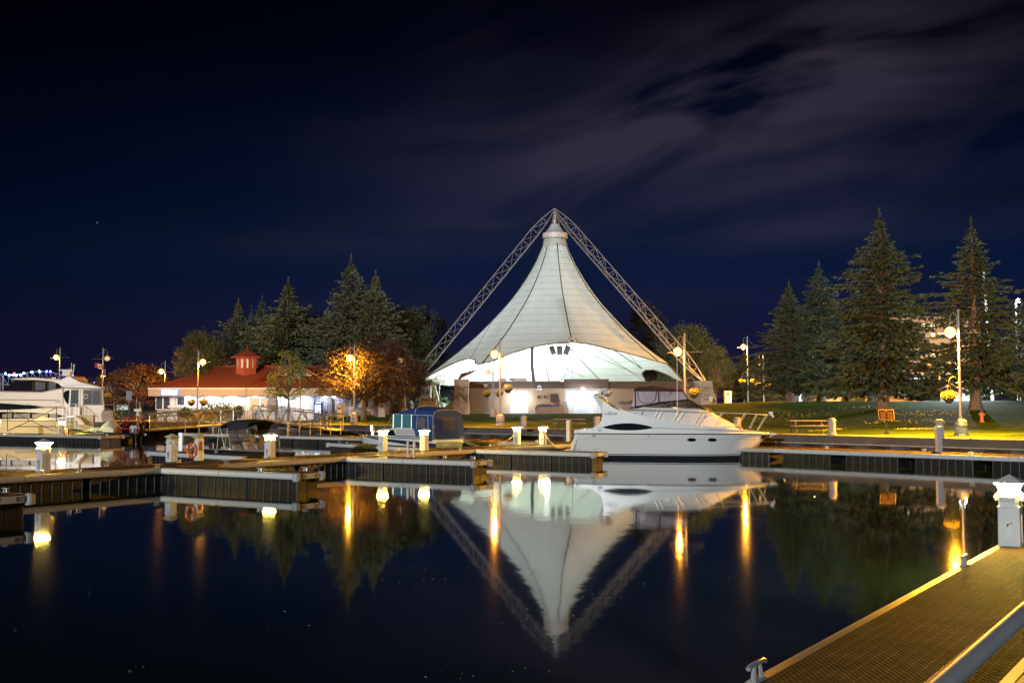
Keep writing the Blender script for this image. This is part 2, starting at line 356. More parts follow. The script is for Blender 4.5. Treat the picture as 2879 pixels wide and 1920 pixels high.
# ---- sea wall: concrete cap on steel sheet piling
sheet = mat('rusty_sheet_piling', (.055, .038, .032), .6, .3, var=.4, scale=1.2, bump=.4)
cap_m = mat('stained_quay_concrete', (.10, .088, .075), .85, var=.3, scale=1.5, bump=.5, bscale=12)
rw = root('sea_wall', (*WALL[5], 0), 'dark sheet piled sea wall with a concrete cap running along the whole quay', 'sea wall')
cap = MB(); pil = MB(); lip = MB()
for (x0, y0), (x1, y1) in zip(WALL, WALL[1:]):
    d = Vector((x1 - x0, y1 - y0, 0)); ln = d.length; d.normalize(); n = Vector((-d.y, d.x, 0))
    if n.y < 0: n = -n
    a = Vector((x0, y0, 0)); b_ = Vector((x1, y1, 0))
    cap.loft([[p + Vector((0, 0, .84)), p + n * .6 + Vector((0, 0, .84)), p + n * .6 + Vector((0, 0, 1.262)), p + Vector((0, 0, 1.262))] for p in (a, b_)], closed=True)
    lip.loft([[p - n * .05 + Vector((0, 0, .80)), p + Vector((0, 0, .80)), p + Vector((0, 0, .86)), p - n * .05 + Vector((0, 0, .86))] for p in (a, b_)], closed=True)
    k = int(ln / 1.0); prof = []
    for i in range(k + 1):
        q = a + d * (ln * i / max(1, k)); o = .32 if i % 2 else .04
        prof += [q + n * o + d * .0, q + n * o + d * .36 * ln / max(1, k)]
    lo = [p + Vector((0, 0, -.8)) for p in prof]; hi = [p + Vector((0, 0, .84)) for p in prof]
    pil.loft([lo, hi], caps=False)
cap.build('concrete_cap', cap_m, rw, world=True); pil.build('sheet_piling', sheet, rw, world=True)
lip.build('cap_edge', mat('pale_cap_edge', (.34, .32, .27), .8, var=.5, scale=3), rw, world=True)

# ================================================================ DOCKS
ZD = .63
def deck_fn(t, b, colr, tcn):
    s = t.nodes.new('ShaderNodeSeparateXYZ'); t.links.new(tcn.outputs['Object'], s.inputs[0])
    def mth(op, a, v=None, w=None):
        n = t.nodes.new('ShaderNodeMath'); n.operation = op
        for i, q in enumerate((a, v, w)):
            if q is None: continue
            if isinstance(q, (int, float)): n.inputs[i].default_value = q
            else: t.links.new(q, n.inputs[i])
        return n.outputs[0]
    sx = mth('SINE', mth('MULTIPLY', s.outputs[0], 2 * pi / .085)); sy = mth('SINE', mth('MULTIPLY', s.outputs[1], 2 * pi / .060))
    h = mth('MULTIPLY', sx, sy); hole = mth('GREATER_THAN', h, .15)
    plank = mth('LESS_THAN', mth('FRACT', mth('DIVIDE', s.outputs[1], .12)), .10)
    seam = mth('LESS_THAN', mth('FRACT', mth('DIVIDE', s.outputs[0], .61)), .018)
    k = mth('MULTIPLY', mth('MAXIMUM', hole, seam), .78)
    mx = t.nodes.new('ShaderNodeMix'); mx.data_type = 'RGBA'; mx.blend_type = 'MULTIPLY'; t.links.new(k, mx.inputs[0]); t.links.new(colr, mx.inputs[6]); mx.inputs[7].default_value = (.08, .08, .08, 1)
    m2 = t.nodes.new('ShaderNodeMix'); m2.data_type = 'RGBA'; m2.blend_type = 'MULTIPLY'; t.links.new(plank, m2.inputs[0]); t.links.new(mx.outputs[2], m2.inputs[6]); m2.inputs[7].default_value = (2.2, 2.1, 1.8, 1)
    wn = t.nodes.new('ShaderNodeTexNoise'); wn.inputs['Scale'].default_value = 1.3; wn.inputs['Detail'].default_value = 8; wn.inputs['Roughness'].default_value = .7; t.links.new(tcn.outputs['Object'], wn.inputs['Vector'])
    wr = t.nodes.new('ShaderNodeMapRange'); wr.inputs[1].default_value = .35; wr.inputs[2].default_value = .68; wr.inputs[3].default_value = .45; wr.inputs[4].default_value = 1.45; t.links.new(wn.outputs['Fac'], wr.inputs[0])
    m4 = t.nodes.new('ShaderNodeVectorMath'); m4.operation = 'SCALE'; t.links.new(m2.outputs[2], m4.inputs[0]); t.links.new(wr.outputs[0], m4.inputs['Scale'])
    t.links.new(m4.outputs[0], b.inputs['Base Color'])
    bp = t.nodes.new('ShaderNodeBump'); bp.inputs['Strength'].default_value = .9; bp.inputs['Distance'].default_value = .012
    t.links.new(mth('SUBTRACT', mth('MULTIPLY', plank, .8), h), bp.inputs['Height']); t.links.new(bp.outputs[0], b.inputs['Normal'])
deck_m = pattern('dock_grating', mat('brown_grating_plastic', (.105, .064, .042), .72, spec=.05, var=.2, scale=1.5), deck_fn)
bump_m = mat('beige_rub_rail', (.46, .43, .37), .5, var=.12, scale=1.2)
bump_w = mat('white_rub_rail', (.60, .61, .62), .42, var=.08, scale=1.2)
float_m = mat('dark_float_plastic', (.016, .015, .015), .42, var=.35, scale=2.5, bump=.4, bscale=5)
float_r = mat('float_rib_highlight', (.075, .075, .08), .4)  # paler than the float: highlights on the ribs are put into the colour
endcap_m = mat('grey_corner_fender', (.42, .41, .40), .45, var=.15)
ink = mat('black_lettering', (.01, .01, .01), .6)
deckrim = mat('deck_edge_metal', (.40, .38, .33), .35, .7, var=.15)
cleat_v = {}
def cleat(parent, x, y, z, rz, s=1.0):
    m = MB(); c, s_ = cos(rz), sin(rz)
    def P(a, b_, h): return (x + (a * c - b_ * s_) * s, y + (a * s_ + b_ * c) * s, z + h * s)
    m.tube([P(-.15, 0, .105), P(-.12, 0, .115), P(.12, 0, .115), P(.15, 0, .105)], .017 * s, 8)
    for a in (-.045, .045): m.tube([P(a * 1.5, 0, .01), P(a, 0, .11)], [.022 * s, .015 * s], 6)
    m.loft([[P(-.1, -.035, .0), P(.1, -.035, .0), P(.1, .035, 0), P(-.1, .035, 0)], [P(-.09, -.03, .02), P(.09, -.03, .02), P(.09, .03, .02), P(-.09, .03, .02)]], closed=True)
    return m.build('cleat', rail_steel, parent, smooth=True)
def dock(name, p0, p1, w, label, group=None, white=False, ends=(0, 0), cleats=None, mod=3.0, gap=.28, rails=(1, 1), codes=None, rim=False, float_d=.0):
    """floating dock: near top edge runs p0 -> p1 (world xy), deck extends w metres to the far side (sign picks the side)"""
    p0 = Vector((p0[0], p0[1])); p1 = Vector((p1[0], p1[1])); ln = (p1 - p0).length; rz = atan2(p1.y - p0.y, p1.x - p0.x)
    r = root(name, (p0.x, p0.y, 0), label, 'dock', group, rz); bm_ = bump_w if white else bump_m
    s = 1 if w > 0 else -1; wa = abs(w)
    MB().box((ln / 2, s * wa / 2, ZD - .03), (ln - .02, wa - .16, .06)).build('deck', deck_m, r)
    rm = MB()
    for yy in (.04, wa - .04): rm.box((ln / 2, s * yy, ZD - .04), (ln, .08, .085))
    rm.build('deck_edge', deckrim, r)
    for k, yy in enumerate((-.045, wa + .045)):
        if not rails[k]: continue
        n = max(1, round(ln / 3.6)); m = MB()
        for i in range(n):
            a, b_ = ln * i / n + .012, ln * (i + 1) / n - .012
            ring = lambda x: [(x, s * (yy + (.0 if abs(q) > 1 else 0) + (-.07 if k == 0 else .07) * cos(q)), ZD - .12 + .105 * sin(q)) for q in [-pi / 2 + pi * j / 8 for j in range(9)]]
            m.loft([ring(a), ring(b_)], closed=True)
        m.build('rub_rail', bm_, r, smooth=True)
    nm = max(1, round(ln / mod)); y0, y1 = s * .10, s * (wa - .10)
    for i in range(nm):
        a, b_ = ln * i / nm + gap / 2, ln * (i + 1) / nm - gap / 2; m = MB()
        k = max(2, round((b_ - a) / .40)); pw = (b_ - a) / k; rb_ = MB()
        for j in range(k):
            for yy, sg in ((y0, s), (y1, -s)):
                m.box((a + (j + .5) * pw, yy + sg * .05, .19), (pw - .035, .10, .62))
        for j in range(k + 1):
            for yy, sg in ((y0, s), (y1, -s)): rb_.box((a + j * pw, yy - sg * .005, .18), (.022, .05, .60))
        m.box(((a + b_) / 2, (y0 + y1) / 2, .19), (b_ - a - .06, abs(y1 - y0) - .12, .60))
        ew = abs(y1 - y0) / 2
        for ex in (a, b_):
            for q in (-.5, .5): m.box((ex, (y0 + y1) / 2 + q * ew, .19), (.04, ew - .05, .62))
        nf = len(m.f); m.add(rb_.v, rb_.f); fo_ = m.build('float', float_m, r, bevel=.010); fo_.data.materials.append(float_r)
        for pi_ in range(nf, len(fo_.data.polygons)): fo_.data.polygons[pi_].material_index = 1
    for e, xx, sg in ((ends[0], 0, -1), (ends[1], ln, 1)):
        if not e: continue
        m = MB(); m.box((xx + sg * .05, s * wa / 2, ZD - .12), (.09, wa - .2, .19)); m.build('end_plate', bm_, r, bevel=.02)
        for yy in (-.04, wa + .04):
            MB().lathe((xx + sg * .02, s * yy, ZD - .14), [(.10, -.15), (.135, -.12), (.135, .12), (.10, .15)], 14).build('corner_fender', endcap_m, r, smooth=True)
        if codes:
            for tx, fy in zip(codes, (.26, wa - .26)):
                q = r.matrix_basis.copy(); z = Vector((sg, 0, 0)); xd = Vector((0, sg, 0))
                text(tx, .17, ink, r, wallM((xx + sg * .099, s * fy, ZD - .115), xd), extrude=.002)
    for cx_, cy_ in (cleats or []): cleat(r, cx_, s * (.10 if cy_ == 0 else wa - .10), ZD + .004, 0)
    return r
def g(px, py, z=ZD): p = G(px, py, z); return Vector((p.x, p.y))
A0 = g(0, 1340.8); B0 = g(1615, 1246.8); dm = (B0 - A0).normalized()
nm_ = Vector((-dm.y, dm.x))            # to the far-left side
S0 = A0 - dm * 14; E0 = B0 + dm * .3
dock('floating_dock', S0, E0, 2.4, 'long beige railed main dock crossing from the left edge towards the big cruiser', 'floating docks', mod=3.4, gap=.34,
     cleats=[((g(px, py) - S0).dot(dm), c) for px, py, c in [(76, 1331, 0), (182, 1325, 0), (388, 1312, 0), (605, 1302, 0), (1043, 1278, 0), (1185, 1268, 1), (1255, 1264, 0), (225, 1308, 1), (420, 1297, 1), (1030, 1264, 1), (1345, 1252, 1), (1425, 1248, 1)]])
def finger(px0, py0, px1, py1, w, label, codes, cl):
    a, b_ = g(px0, py0), g(px1, py1); r = dock('finger_dock', a, b_, w, label, 'finger docks on the camera side of the main dock', white=True, ends=(0, 1), codes=codes, cleats=cl, mod=2.6, gap=.16)
    d = (b_ - a).normalized(); ang = atan2(dm.y, dm.x) - atan2(d.y, d.x)
    # triangular gusset filling the far-side corner at the root
    tri = [(.1, w), (2.3, w), (2.2 * cos(ang), w + 2.0 * sin(ang))]
    MB().prism([(x, y, ZD - .07) for x, y in tri], (0, 0, .062)).build('gusset_deck', deck_m, r)
    MB().prism([(x * .94 + .05, y, 0) for x, y in tri], (0, 0, .5)).build('gusset_float', float_m, r)
    return r
finger(426.5, 1313.2, 835, 1330.3, 1.2, 'white railed finger dock with a two line plate at its tip, left of centre', ('B13', 'B11'), [(5.4, 0), (6.6, 1)])
finger(956.4, 1283.6, 1332, 1295.3, 1.2, 'white railed finger dock with B9 plate in front of the blue canopy boat', ('B9', 'B7'), [(5.0, 1), (6.5, 1)])
finger(1326.6, 1262.7, 1668, 1271.7, 1.2, 'white railed finger dock with B5 plate at the stern of the big cruiser', ('B5', 'B3'), [(6.0, 1), (6.9, 1)])
d_ = Vector((dm.y, -dm.x)); a = g(79, 1388) - dm * 1.2 - d_ * 7.05
dock('finger_dock', a, a + d_ * 7.05, 1.2, 'finger dock tip with B17 and B15 plate at the left edge', 'finger docks on the camera side of the main dock', ends=(0, 1), codes=('B17', 'B15'), cleats=[(6.2, 1)], mod=2.6, gap=.16)
# fingers on the far side
dock('finger_dock', g(422, 1268), g(690, 1282.5), 1.1, 'white railed finger dock beside the black canopy runabout', 'finger docks behind the main dock', white=True, ends=(1, 0), cleats=[(1.0, 0), (4.5, 1)], mod=2.6, gap=.16)
dock('finger_dock', g(925, 1244.5), g(1224, 1261.6), 1.1, 'white railed finger dock alongside the blue canopy boat', 'finger docks behind the main dock', white=True, ends=(1, 0), cleats=[(1.2, 0), (2.2, 0)], mod=2.6, gap=.16)
dock('floating_dock', g(-160, 1216.5), g(282, 1224.5), 2.2, 'dock at the far left carrying the lit pedestals beside the tall yacht', 'floating docks', ends=(0, 1), codes=('A10', 'A8'), cleats=[(9, 0), (20, 0), (22, 1)], mod=3.0, gap=.2)
# walkway floating along the sea wall, in three lengths
q0, q1, q2, q3 = g(505, 1217), g(965, 1229), g(2179, 1260.8), g(3000, 1289)
dock('floating_walkway', q0, q1, 2.6, 'floating walkway with railings below the boat ramps', 'floating walkways under the sea wall', white=True, mod=3.0, gap=.3)
dock('floating_walkway', q1, q2, 2.6, 'floating walkway running behind the two moored cabin boats', 'floating walkways under the sea wall', white=False, mod=3.0, gap=.8, cleats=[(18, 0), (30, 0)])
dock('floating_walkway', q2, q3, 2.6, 'floating walkway on pale pontoons at the right under the quay', 'floating walkways under the sea wall', white=True, mod=3.6, gap=.95, cleats=[(1.6, 1), (7.2, 1), (10.8, 0)])
# foreground dock
fa, fb = g(2128.7, 1905), g(2806, 1534); fd = (fb - fa).normalized()
fr = dock('foreground_dock', fa - fd * 9, fb + fd * 1.6, -1.8, 'dark grated dock in the right foreground with a lit pedestal at its end', 'floating docks', mod=3.2, gap=.2, rails=(0, 1), rim=True)
lnF = 9 + (fb - fa).length
for px, py in ((2108, 1912), (2690, 1590)):
    k = (g(px, py) - (fa - fd * 9)).dot(fd); cleat(fr, k, -.045, ZD + .005, 0, 1.25)
MB().box((lnF / 2 + .8, .035, ZD - .10), (lnF + 1.6, .05, .16)).build('side_beam', alu_matt, fr)
# piles and stub posts
pile_m = mat('galvanised_pile', (.50, .51, .53), .45, .5, var=.12)
def pile(px, py, Y, w, top, label, group='steel piles along the walkway'):
    p = W(px, py, Y); z1 = W(px, top, Y).z
    MB().box((p.x, Y, z1 / 2 - .6), (w, w, z1 + 1.2)).build('mooring_pile', pile_m, loc=(p.x, Y, 0), bevel=.01, label=label, cat='pile', group=group)
pile(2640, 1270, 54.2, .27, 1198, 'square pale steel pile standing before the quay at the right')
pile(1597, 1238, 70.5, .20, 1181, 'slim grey steel pile rising beside the stern of the big cruiser')
pile(1603.5, 1238, 71.2, .12, 1181, 'thin brown channel post close behind the slim grey pile')
pile(509, 1240, 86.5, .30, 1216, 'short pale pile leaning in the water behind the dark pedestals')
for k, (px, l) in enumerate(((1146.5, 'left of two short steel posts standing on the finger dock'), (1164.5, 'right of two short steel posts standing on the finger dock'))):
    p = g(px, 1281); MB().tube([(p.x, p.y, ZD - .1), (p.x, p.y, ZD + .70)], .055, 10).build('stub_post', pile_m, loc=(p.x, p.y, ZD), smooth=True, label=l, cat='post', group='short steel posts on the finger dock')
# ================================================================ POWER PEDESTALS
ped_m = mat('pedestal_white', (.66, .66, .65), .4, var=.05)
lens_on = emis('lit_lens', (1.0, .70, .12), 420); lens_hot = emis('bright_lit_lens', (1.0, .72, .13), 1000); lens_off = mat('yellow_lens', (.55, .42, .06), .35)
AX = atan2(dm.y, dm.x)
def pedestal_parts(r, lit, s=1.0, kind=0, hot=False):
    w = .17
    MB().box((0, 0, .31), (.35, .34, .62), taper=.96).build('cabinet', ped_m, r, bevel=.012)
    MB().box((0, 0, .635), (.36, .35, .03)).build('collar', ped_m, r, bevel=.006)
    if kind == 0:
        MB().box((0, 0, .78), (.31, .30, .28)).build('head', ped_m, r)
        for i in range(4):       # socket hoods, wedge shaped
            a = i * pi / 2; m = MB(); c, s_ = cos(a), sin(a)
            P = lambda x, y, z: (x * c - y * s_, x * s_ + y * c, z)
            hw = .145 if i % 2 == 0 else .10
            m.loft([[P(.15, -hw, .90), P(.15, hw, .90), P(.15, hw, .74), P(.15, -hw, .74)], [P(.24, -hw * .8, .80), P(.24, hw * .8, .80), P(.21, hw * .7, .72), P(.21, -hw * .7, .72)]], closed=True)
            m.build('socket_hood', ped_m, r, bevel=.008)
    else:
        MB().box((0, 0, .78), (.33, .32, .28)).build('head', ped_m, r, bevel=.01)
    h = .92
    MB().loft([[(-w * k, -w * k, z), (w * k, -w * k, z), (w * k, w * k, z), (-w * k, w * k, z)] for k, z in ((.86, h), (.95, h + .055), (1.22, h + .10))], closed=True).build('lens', (lens_hot if hot else lens_on) if lit else lens_off, r)
    MB().loft([[(-w * k, -w * k, z), (w * k, -w * k, z), (w * k, w * k, z), (-w * k, w * k, z)] for k, z in ((1.30, h + .10), (1.32, h + .115), (.05, h + .235))], closed=True).build('cap', ped_m, r)
    # service panel and tap on the two faces towards the camera
    m = MB(); m.box((-.176, 0, .28), (.012, .10, .30)); m.box((0, -.171, .28), (.012, .012, .46)); m.build('service_panel', alu_matt, r)
    m = MB(); m.tube([(-.175, .01, .36), (-.22, .01, .36), (-.23, .01, .33)], .013, 6); m.tube([(-.20, .01, .37), (-.20, -.05, .38)], .008, 5); m.build('tap', mat('brass', (.45, .33, .15), .3, 1), r, smooth=True)
PEDG = 'white power pedestals on the docks'
def pedestal(px, py, label, lit=True, kind=0, s=1.0, rz=0.0, Z=ZD):
    p = G(px, py, Z + .0); r = root('power_pedestal', (p.x, p.y, Z), label, 'pedestal', PEDG, AX + rz); pedestal_parts(r, lit, s, kind, px in (174, -8, 2843)); r.scale = (s, s, s); return r
pedestal(122, 1327, 'lit power pedestal on the main dock nearest the left edge of the photo')
pedestal(483, 1298, 'unlit pedestal with wedge socket hoods and a green streak beside the life ring pedestal', lit=False)
lr = pedestal(557, 1294, 'unlit pedestal with a red extinguisher panel and an orange life ring', lit=False, kind=1)
pedestal(759, 1289, 'lit power pedestal standing in front of the black canopy runabout')
pedestal(1077, 1268, 'lit power pedestal in front of the bow half of the blue canopy boat')
pedestal(1193, 1266, 'lit power pedestal in front of the stern of the blue canopy boat')
pedestal(1454, 1250, 'lit pedestal with a yellow cord, left of the pair behind the third finger')
pedestal(1527, 1250, 'lit pedestal with a coiled cable, nearest the stern of the big cruiser')
pedestal(174, 1221, 'lit power pedestal on the far left dock before the yacht hull')
pedestal(-8, 1218, 'lit power pedestal cut by the left edge, glowing on the yacht hull')
pedestal(2843, 1533, 'large lit pedestal on the foreground dock at the right edge', s=1.0)
red = mat('safety_red', (.45, .03, .02), .4); orange = mat('life_ring_orange', (.62, .11, .02), .5)
MB().box((0, -.176, .62), (.11, .02, .40)).build('extinguisher_panel', red, lr)
m = MB(); m.tube([(0, -.20, .46), (0, -.20, .74)], .035, 8); m.tube([(0, -.20, .74), (.03, -.2, .79)], .012, 5); m.build('extinguisher', red, lr, smooth=True)
def torus(m, c, R1, r1, ax=1, n=20, k=8, sy=1):
    rings = []
    for i in range(n + 1):
        a = 2 * pi * i / n
        rings.append([((c[0] + (R1 + r1 * cos(b)) * cos(a), c[1] + r1 * sin(b) * sy, c[2] + (R1 + r1 * cos(b)) * sin(a)) if ax == 1 else ((c[0] + r1 * sin(b) * sy, c[1] + (R1 + r1 * cos(b)) * cos(a), c[2] + (R1 + r1 * cos(b)) * sin(a)) if ax == 0 else (c[0] + (R1 + r1 * cos(b)) * cos(a), c[1] + (R1 + r1 * cos(b)) * sin(a), c[2] + r1 * sin(b) * sy))) for b in [2 * pi * j / k for j in range(k)]])
    return m.loft(rings, closed=True, caps=False)
o = root('life_ring', G(541, 1275, ZD + .45) + Vector((-.05, .1, 0)), 'orange life ring hanging on the left side of the extinguisher pedestal', 'life ring', rz=AX)
torus(MB(), (-.0, .0, .12), .25, .06, ax=0).build('ring', orange, o, smooth=True)
m = MB()
for a in (0.6, 2.2, 3.8, 5.4): m.box((0, .25 * cos(a), .12 + .25 * sin(a)), (.13, .06, .13))
m.build('band', white_paint, o, bevel=.01)

# ================================================================ LAMP POSTS
pole_m = mat('grey_lamp_pole', (.22, .23, .25), .4, .5, var=.08); pole_w = mat('pale_lamp_pole', (.30, .28, .26), .45, .2, var=.08)
globe_s = emis('sodium_globe', (1.0, .50, .10), 7); globe_w = emis('white_globe', (.85, .93, 1.0), 60); globe_o = mat('dim_glow_globe', (.5, .42, .22), .2, emit=(1, .7, .3), estr=.6)  # globes of the unlit posts are given a faint glow of their own
flower_y = mat('yellow_flowers', (.62, .42, .05), .7, island=True, var=.5); flower_p = mat('pink_flowers', (.55, .50, .36), .7, island=True, var=.6); leaf_b = mat('basket_leaves', (.07, .12, .03), .7, island=True, var=.5)
basket_m = mat('dark_basket', (.03, .025, .02), .8)
def leafball(n, c, rad, size, seed, flat=.75, surf=.6):
    rn = random.Random(seed); m = MB()
    for i in range(n):
        v = Vector((rn.gauss(0, 1), rn.gauss(0, 1), rn.gauss(0, 1))).normalized() * rad * (surf + (1 - surf) * rn.random() ** .5)
        p = Vector(c) + Vector((v.x, v.y, v.z * flat)); a = Vector((rn.gauss(0, 1), rn.gauss(0, 1), rn.gauss(0, 1))).normalized(); b = a.cross(Vector((rn.gauss(0, 1), rn.gauss(0, 1), rn.gauss(0, 1)))).normalized()
        s = size * rn.uniform(.6, 1.3); m.quad(p - a * s, p + b * s * .7, p + a * s, p - b * s * .7)
    return m
_bk = {}
def basket(loc, label, kind='y', s=1.0):
    r = root('flower_basket', loc, label, 'flower basket', 'flower baskets hung from lamp posts')
    if kind not in _bk:
        _bk[kind] = (leafball(420, (0, 0, .12), .44, .055, 3, .62).build('flowers', flower_y if kind == 'y' else flower_p, r),
                     leafball(200, (0, 0, 0), .40, .06, 5, .55).build('leaves', leaf_b, r), MB().lathe((0, 0, -.1), [(.10, -.24), (.22, -.16), (.28, .02)], 12).build('basket_bowl', basket_m, r, smooth=True),
                     MB().tube([(0, .2, .1), (0, 0, .75)], .01, 4).tube([(.18, -.1, .1), (0, 0, .75)], .01, 4).tube([(-.18, -.1, .1), (0, 0, .75)], .01, 4).build('hanger', pole_m, r))
    else:
        for o in _bk[kind]: c = o.copy(); COL.objects.link(c); c.parent = r
    r.scale = (s, s, s); return r
LG = 'park lamp posts with hooked arms'
def lamp(px, Y, label, h=6.75, side=-1, light=True, power=3200, col=AMBER, crossbar=True, basket_side=None, bl=None, base=True, bh=1.0, pm=None, bk='y', hang=1.25, basey=None, bz=2.55):
    p = on_ground(px, Y); r = root('lamp_post', p, label, 'lamp post', LG); pm = pm or pole_m
    if base: MB().lathe((0, 0, 0), [(.40, 0), (.40, .06), (.33, .10), (.33, .18), (.345, .2), (.345, .68), (.33, .71), (.33, .80), (.22, .90), (.16, .93)], 18).build('granite_base', granite, r, smooth=True)
    MB().tube([(0, 0, .9 if base else 0), (0, 0, h)], [.085, .060], 12).ball((0, 0, h + .03), .09).build('pole', pm, r, smooth=True)
    a = side * .48; hz = h - hang
    MB().tube([(side * .08, 0, hz - .25), (side * .09, 0, h - .45)] + [(side * .28 - side * .19 * cos(pi * i / 8), 0, h - .45 + .33 * sin(pi * i / 8)) for i in range(9)] + [(a, 0, hz + .42)], .022, 6).build('hooked_arm', pm, r, smooth=True)
    MB().lathe((a, 0, hz), [(.03, .44), (.06, .40), (.08, .30), (.19, .22), (.20, .19)], 14).build('shade', pm, r, smooth=True)
    MB().ball((a, 0, hz + .07), .29, 14, 10, 1.0).build('globe', (globe_s if col != COOL else globe_w) if light else globe_o, r, smooth=True)
    if light: point(r, (a, 0, hz - .28), col, power * 5.5, .12)
    if crossbar:
        m = MB().tube([(-1.15, 0, hz - .02), (1.15, 0, hz + .05)], .022, 6).tube([(-1.0, 0, hz), (0, 0, h - .3)], .011, 4).tube([(1.0, 0, hz + .04), (0, 0, h - .3)], .011, 4)
        for q in (-1.15, 1.15): m.ball((q, 0, hz + .05 * (q > 0)), .045, 6, 4)
        m.build('flag_crossbar', pm, r)
    if basket_side:
        for bs in ([basket_side] if isinstance(basket_side, int) else basket_side):
            MB().tube([(bs * .1, 0, bz + .3)] + [(bs * (.1 + .45 * (1 - cos(pi * i / 8)) / 2 * 1.2), 0, bz + .55 + .38 * sin(pi * i / 8)) for i in range(9)], .016, 5).tube([(bs * .1, 0, bz + .25), (bs * .62, 0, bz + .62)], .012, 4).build('basket_bracket', pm, r, smooth=True)
            basket(p + Vector((bs * .64, 0, bz - .22)), bl if not isinstance(bl, dict) else bl[bs], bk)
    return r
lamp(2699, 60.5, 'tall amber lamp post at the right with a crossbar and granite base', h=6.95, pm=pole_w, power=6200, basket_side=-1, bl='yellow flower basket on the tall lamp post at the right', bz=2.35)
lamp(1926, 76, 'amber lamp post rising behind the dark canopy of the big cruiser', h=6.6, pm=pole_w, power=550, col=SODIUM, basket_side=1, bl='yellow flower basket behind the canopy of the big cruiser', bz=2.7)
lamp(1407, 88.5, 'amber lamp post in front of the pavilion with a granite base on the lawn', h=7.0, pm=pole_w, power=1100, col=SODIUM, basket_side=1, bk='p', bl='pinkish flower basket between the amber lamp and the first floodlit door', crossbar=False, bz=3.2)
lamp(1387, 112, 'unlit slim lamp post left of the amber one, before the brick pavilion', h=5.4, light=False, crossbar=False, basket_side=(-1, 1), bl={-1: 'left yellow flower basket on the slim unlit lamp post', 1: 'right yellow flower basket on the slim unlit lamp post'}, hang=.9)
lamp(997, 103, 'amber lamp post glowing against the dark red tree', h=7.3, side=-1, power=1700, col=AMBER, crossbar=False)
lamp(1139, 112, 'unlit lamp post with twin flower baskets between the red tree and the tent', h=7.0, light=False, crossbar=False, basket_side=(-1, 1), bl={-1: 'left yellow basket beside the dark red tree', 1: 'right yellow basket beside the grey tent pier'}, bz=2.9)
lamp(557, 112, 'amber lamp post in front of the red tiled kiosk roof', h=7.4, side=1, power=900, basket_side=(-1, 1), bl={-1: 'left yellow basket in front of the kiosk wall', 1: 'right yellow basket in front of the kiosk wall'}, bz=2.25)
lamp(465, 128, 'orange lamp post above the left end of the kiosk roof', h=6.9, side=-1, power=900, col=SODIUM, base=False)
lamp(289, 124, 'tall lamp post with a red and white flag beside the yacht stern', h=8.3, side=1, light=False, power=800, basket_side=1, bl='yellow basket right beside the stern of the tall yacht', bz=3.0)
lamp(296, 190, 'distant amber lamp behind the flag post', h=8.0, side=-1, power=3000, base=False, crossbar=False)
lamp(168, 135, 'amber lamp shining just above the roof of the tall yacht', h=8.9, side=-1, power=700, base=False)
lamp(2103, 125, 'amber lamp post beyond the crest of the lawn, right of the second pier', h=7.6, side=-1, power=3600, base=False, basket_side=(1, -1), bl={1: 'right yellow basket on the lamp post beyond the lawn crest', -1: 'left yellow basket on the lamp post beyond the lawn crest'}, bz=2.6)
lamp(2147, 132, 'unlit lamp post with two baskets next to the one beyond the lawn crest', h=6.0, light=False, base=False, crossbar=False, basket_side=(1, -1), bl={1: 'right basket on the unlit post beyond the lawn crest', -1: 'left basket on the unlit post beyond the lawn crest'}, bz=2.3)
lamp(2293, 150, 'small orange lamp between the two left spruces on the right', h=7.6, side=-1, power=2600, base=False, crossbar=False, basket_side=-1, bl='yellow basket low between the spruce trunks', bz=2.3)
# floodlights on plain masts
def mast(px, Y, h, label, col, power, tilt=0, r_=.2):
    p = on_ground(px, Y); r = root('floodlight_mast', p, label, 'floodlight'); MB().tube([(tilt, 0, 0), (tilt * .4, 0, h)], [.13, .08], 8).build('pole', pole_m, r, smooth=True)
    MB().tube([(tilt * .4, 0, h), (0, -.4, h + .1)], .05, 6).build('arm', pole_m, r); MB().ball((0, -.5, h), r_, 10, 6).build('lamp_head', globe_w if col == COOL else globe_s, r, smooth=True)
    point(r, (0, -1.6, h - .3), col, power, .15); return r
mast(2862, 104, 9.6, 'white floodlight high at the right edge behind the spruce', COOL, 6000)
mast(2691, 108, 3.0, 'white floodlight low behind the tall amber lamp post', COOL, 13000, r_=.3)
mast(2302, 160, 4.0, 'small white floodlight beyond the lawn between spruce trunks', COOL, 3000)
mast(2562, 140, 2.3, 'tiny amber light in the bushes beyond the lawn', AMBER, 500, r_=.16)
def twin(px, Y, h, label):
    p = on_ground(px, Y); r = root('twin_globe_lamp', p, label, 'street lamp', 'small twin globe lamps in the distance')
    MB().tube([(0, 0, 0), (0, 0, h)], .06, 8).tube([(-.45, 0, h + .1), (.45, 0, h + .1)], .03, 6).build('pole', pole_m, r)
    for q in (-.45, .45): MB().ball((q, 0, h + .3), .2, 10, 6).build('globe', globe_s, r, smooth=True)
    point(r, (0, -.5, h + .3), SODIUM, 500, .1)
twin(2210, 165, 4.6, 'twin globe lamp left of the spruce trunks beyond the lawn'); twin(2412, 165, 4.8, 'twin globe lamp among the bushes behind the large spruce')
mp_ = on_ground(2790, 108); MB().tube([(0, 0, 0), (-.6, 0, 13)], [.16, .11], 10).build('utility_pole', pole_w, loc=None).location = mp_
tag(bpy.data.objects['utility_pole'], 'tall leaning utility pole at the right, behind the last spruce', 'pole')
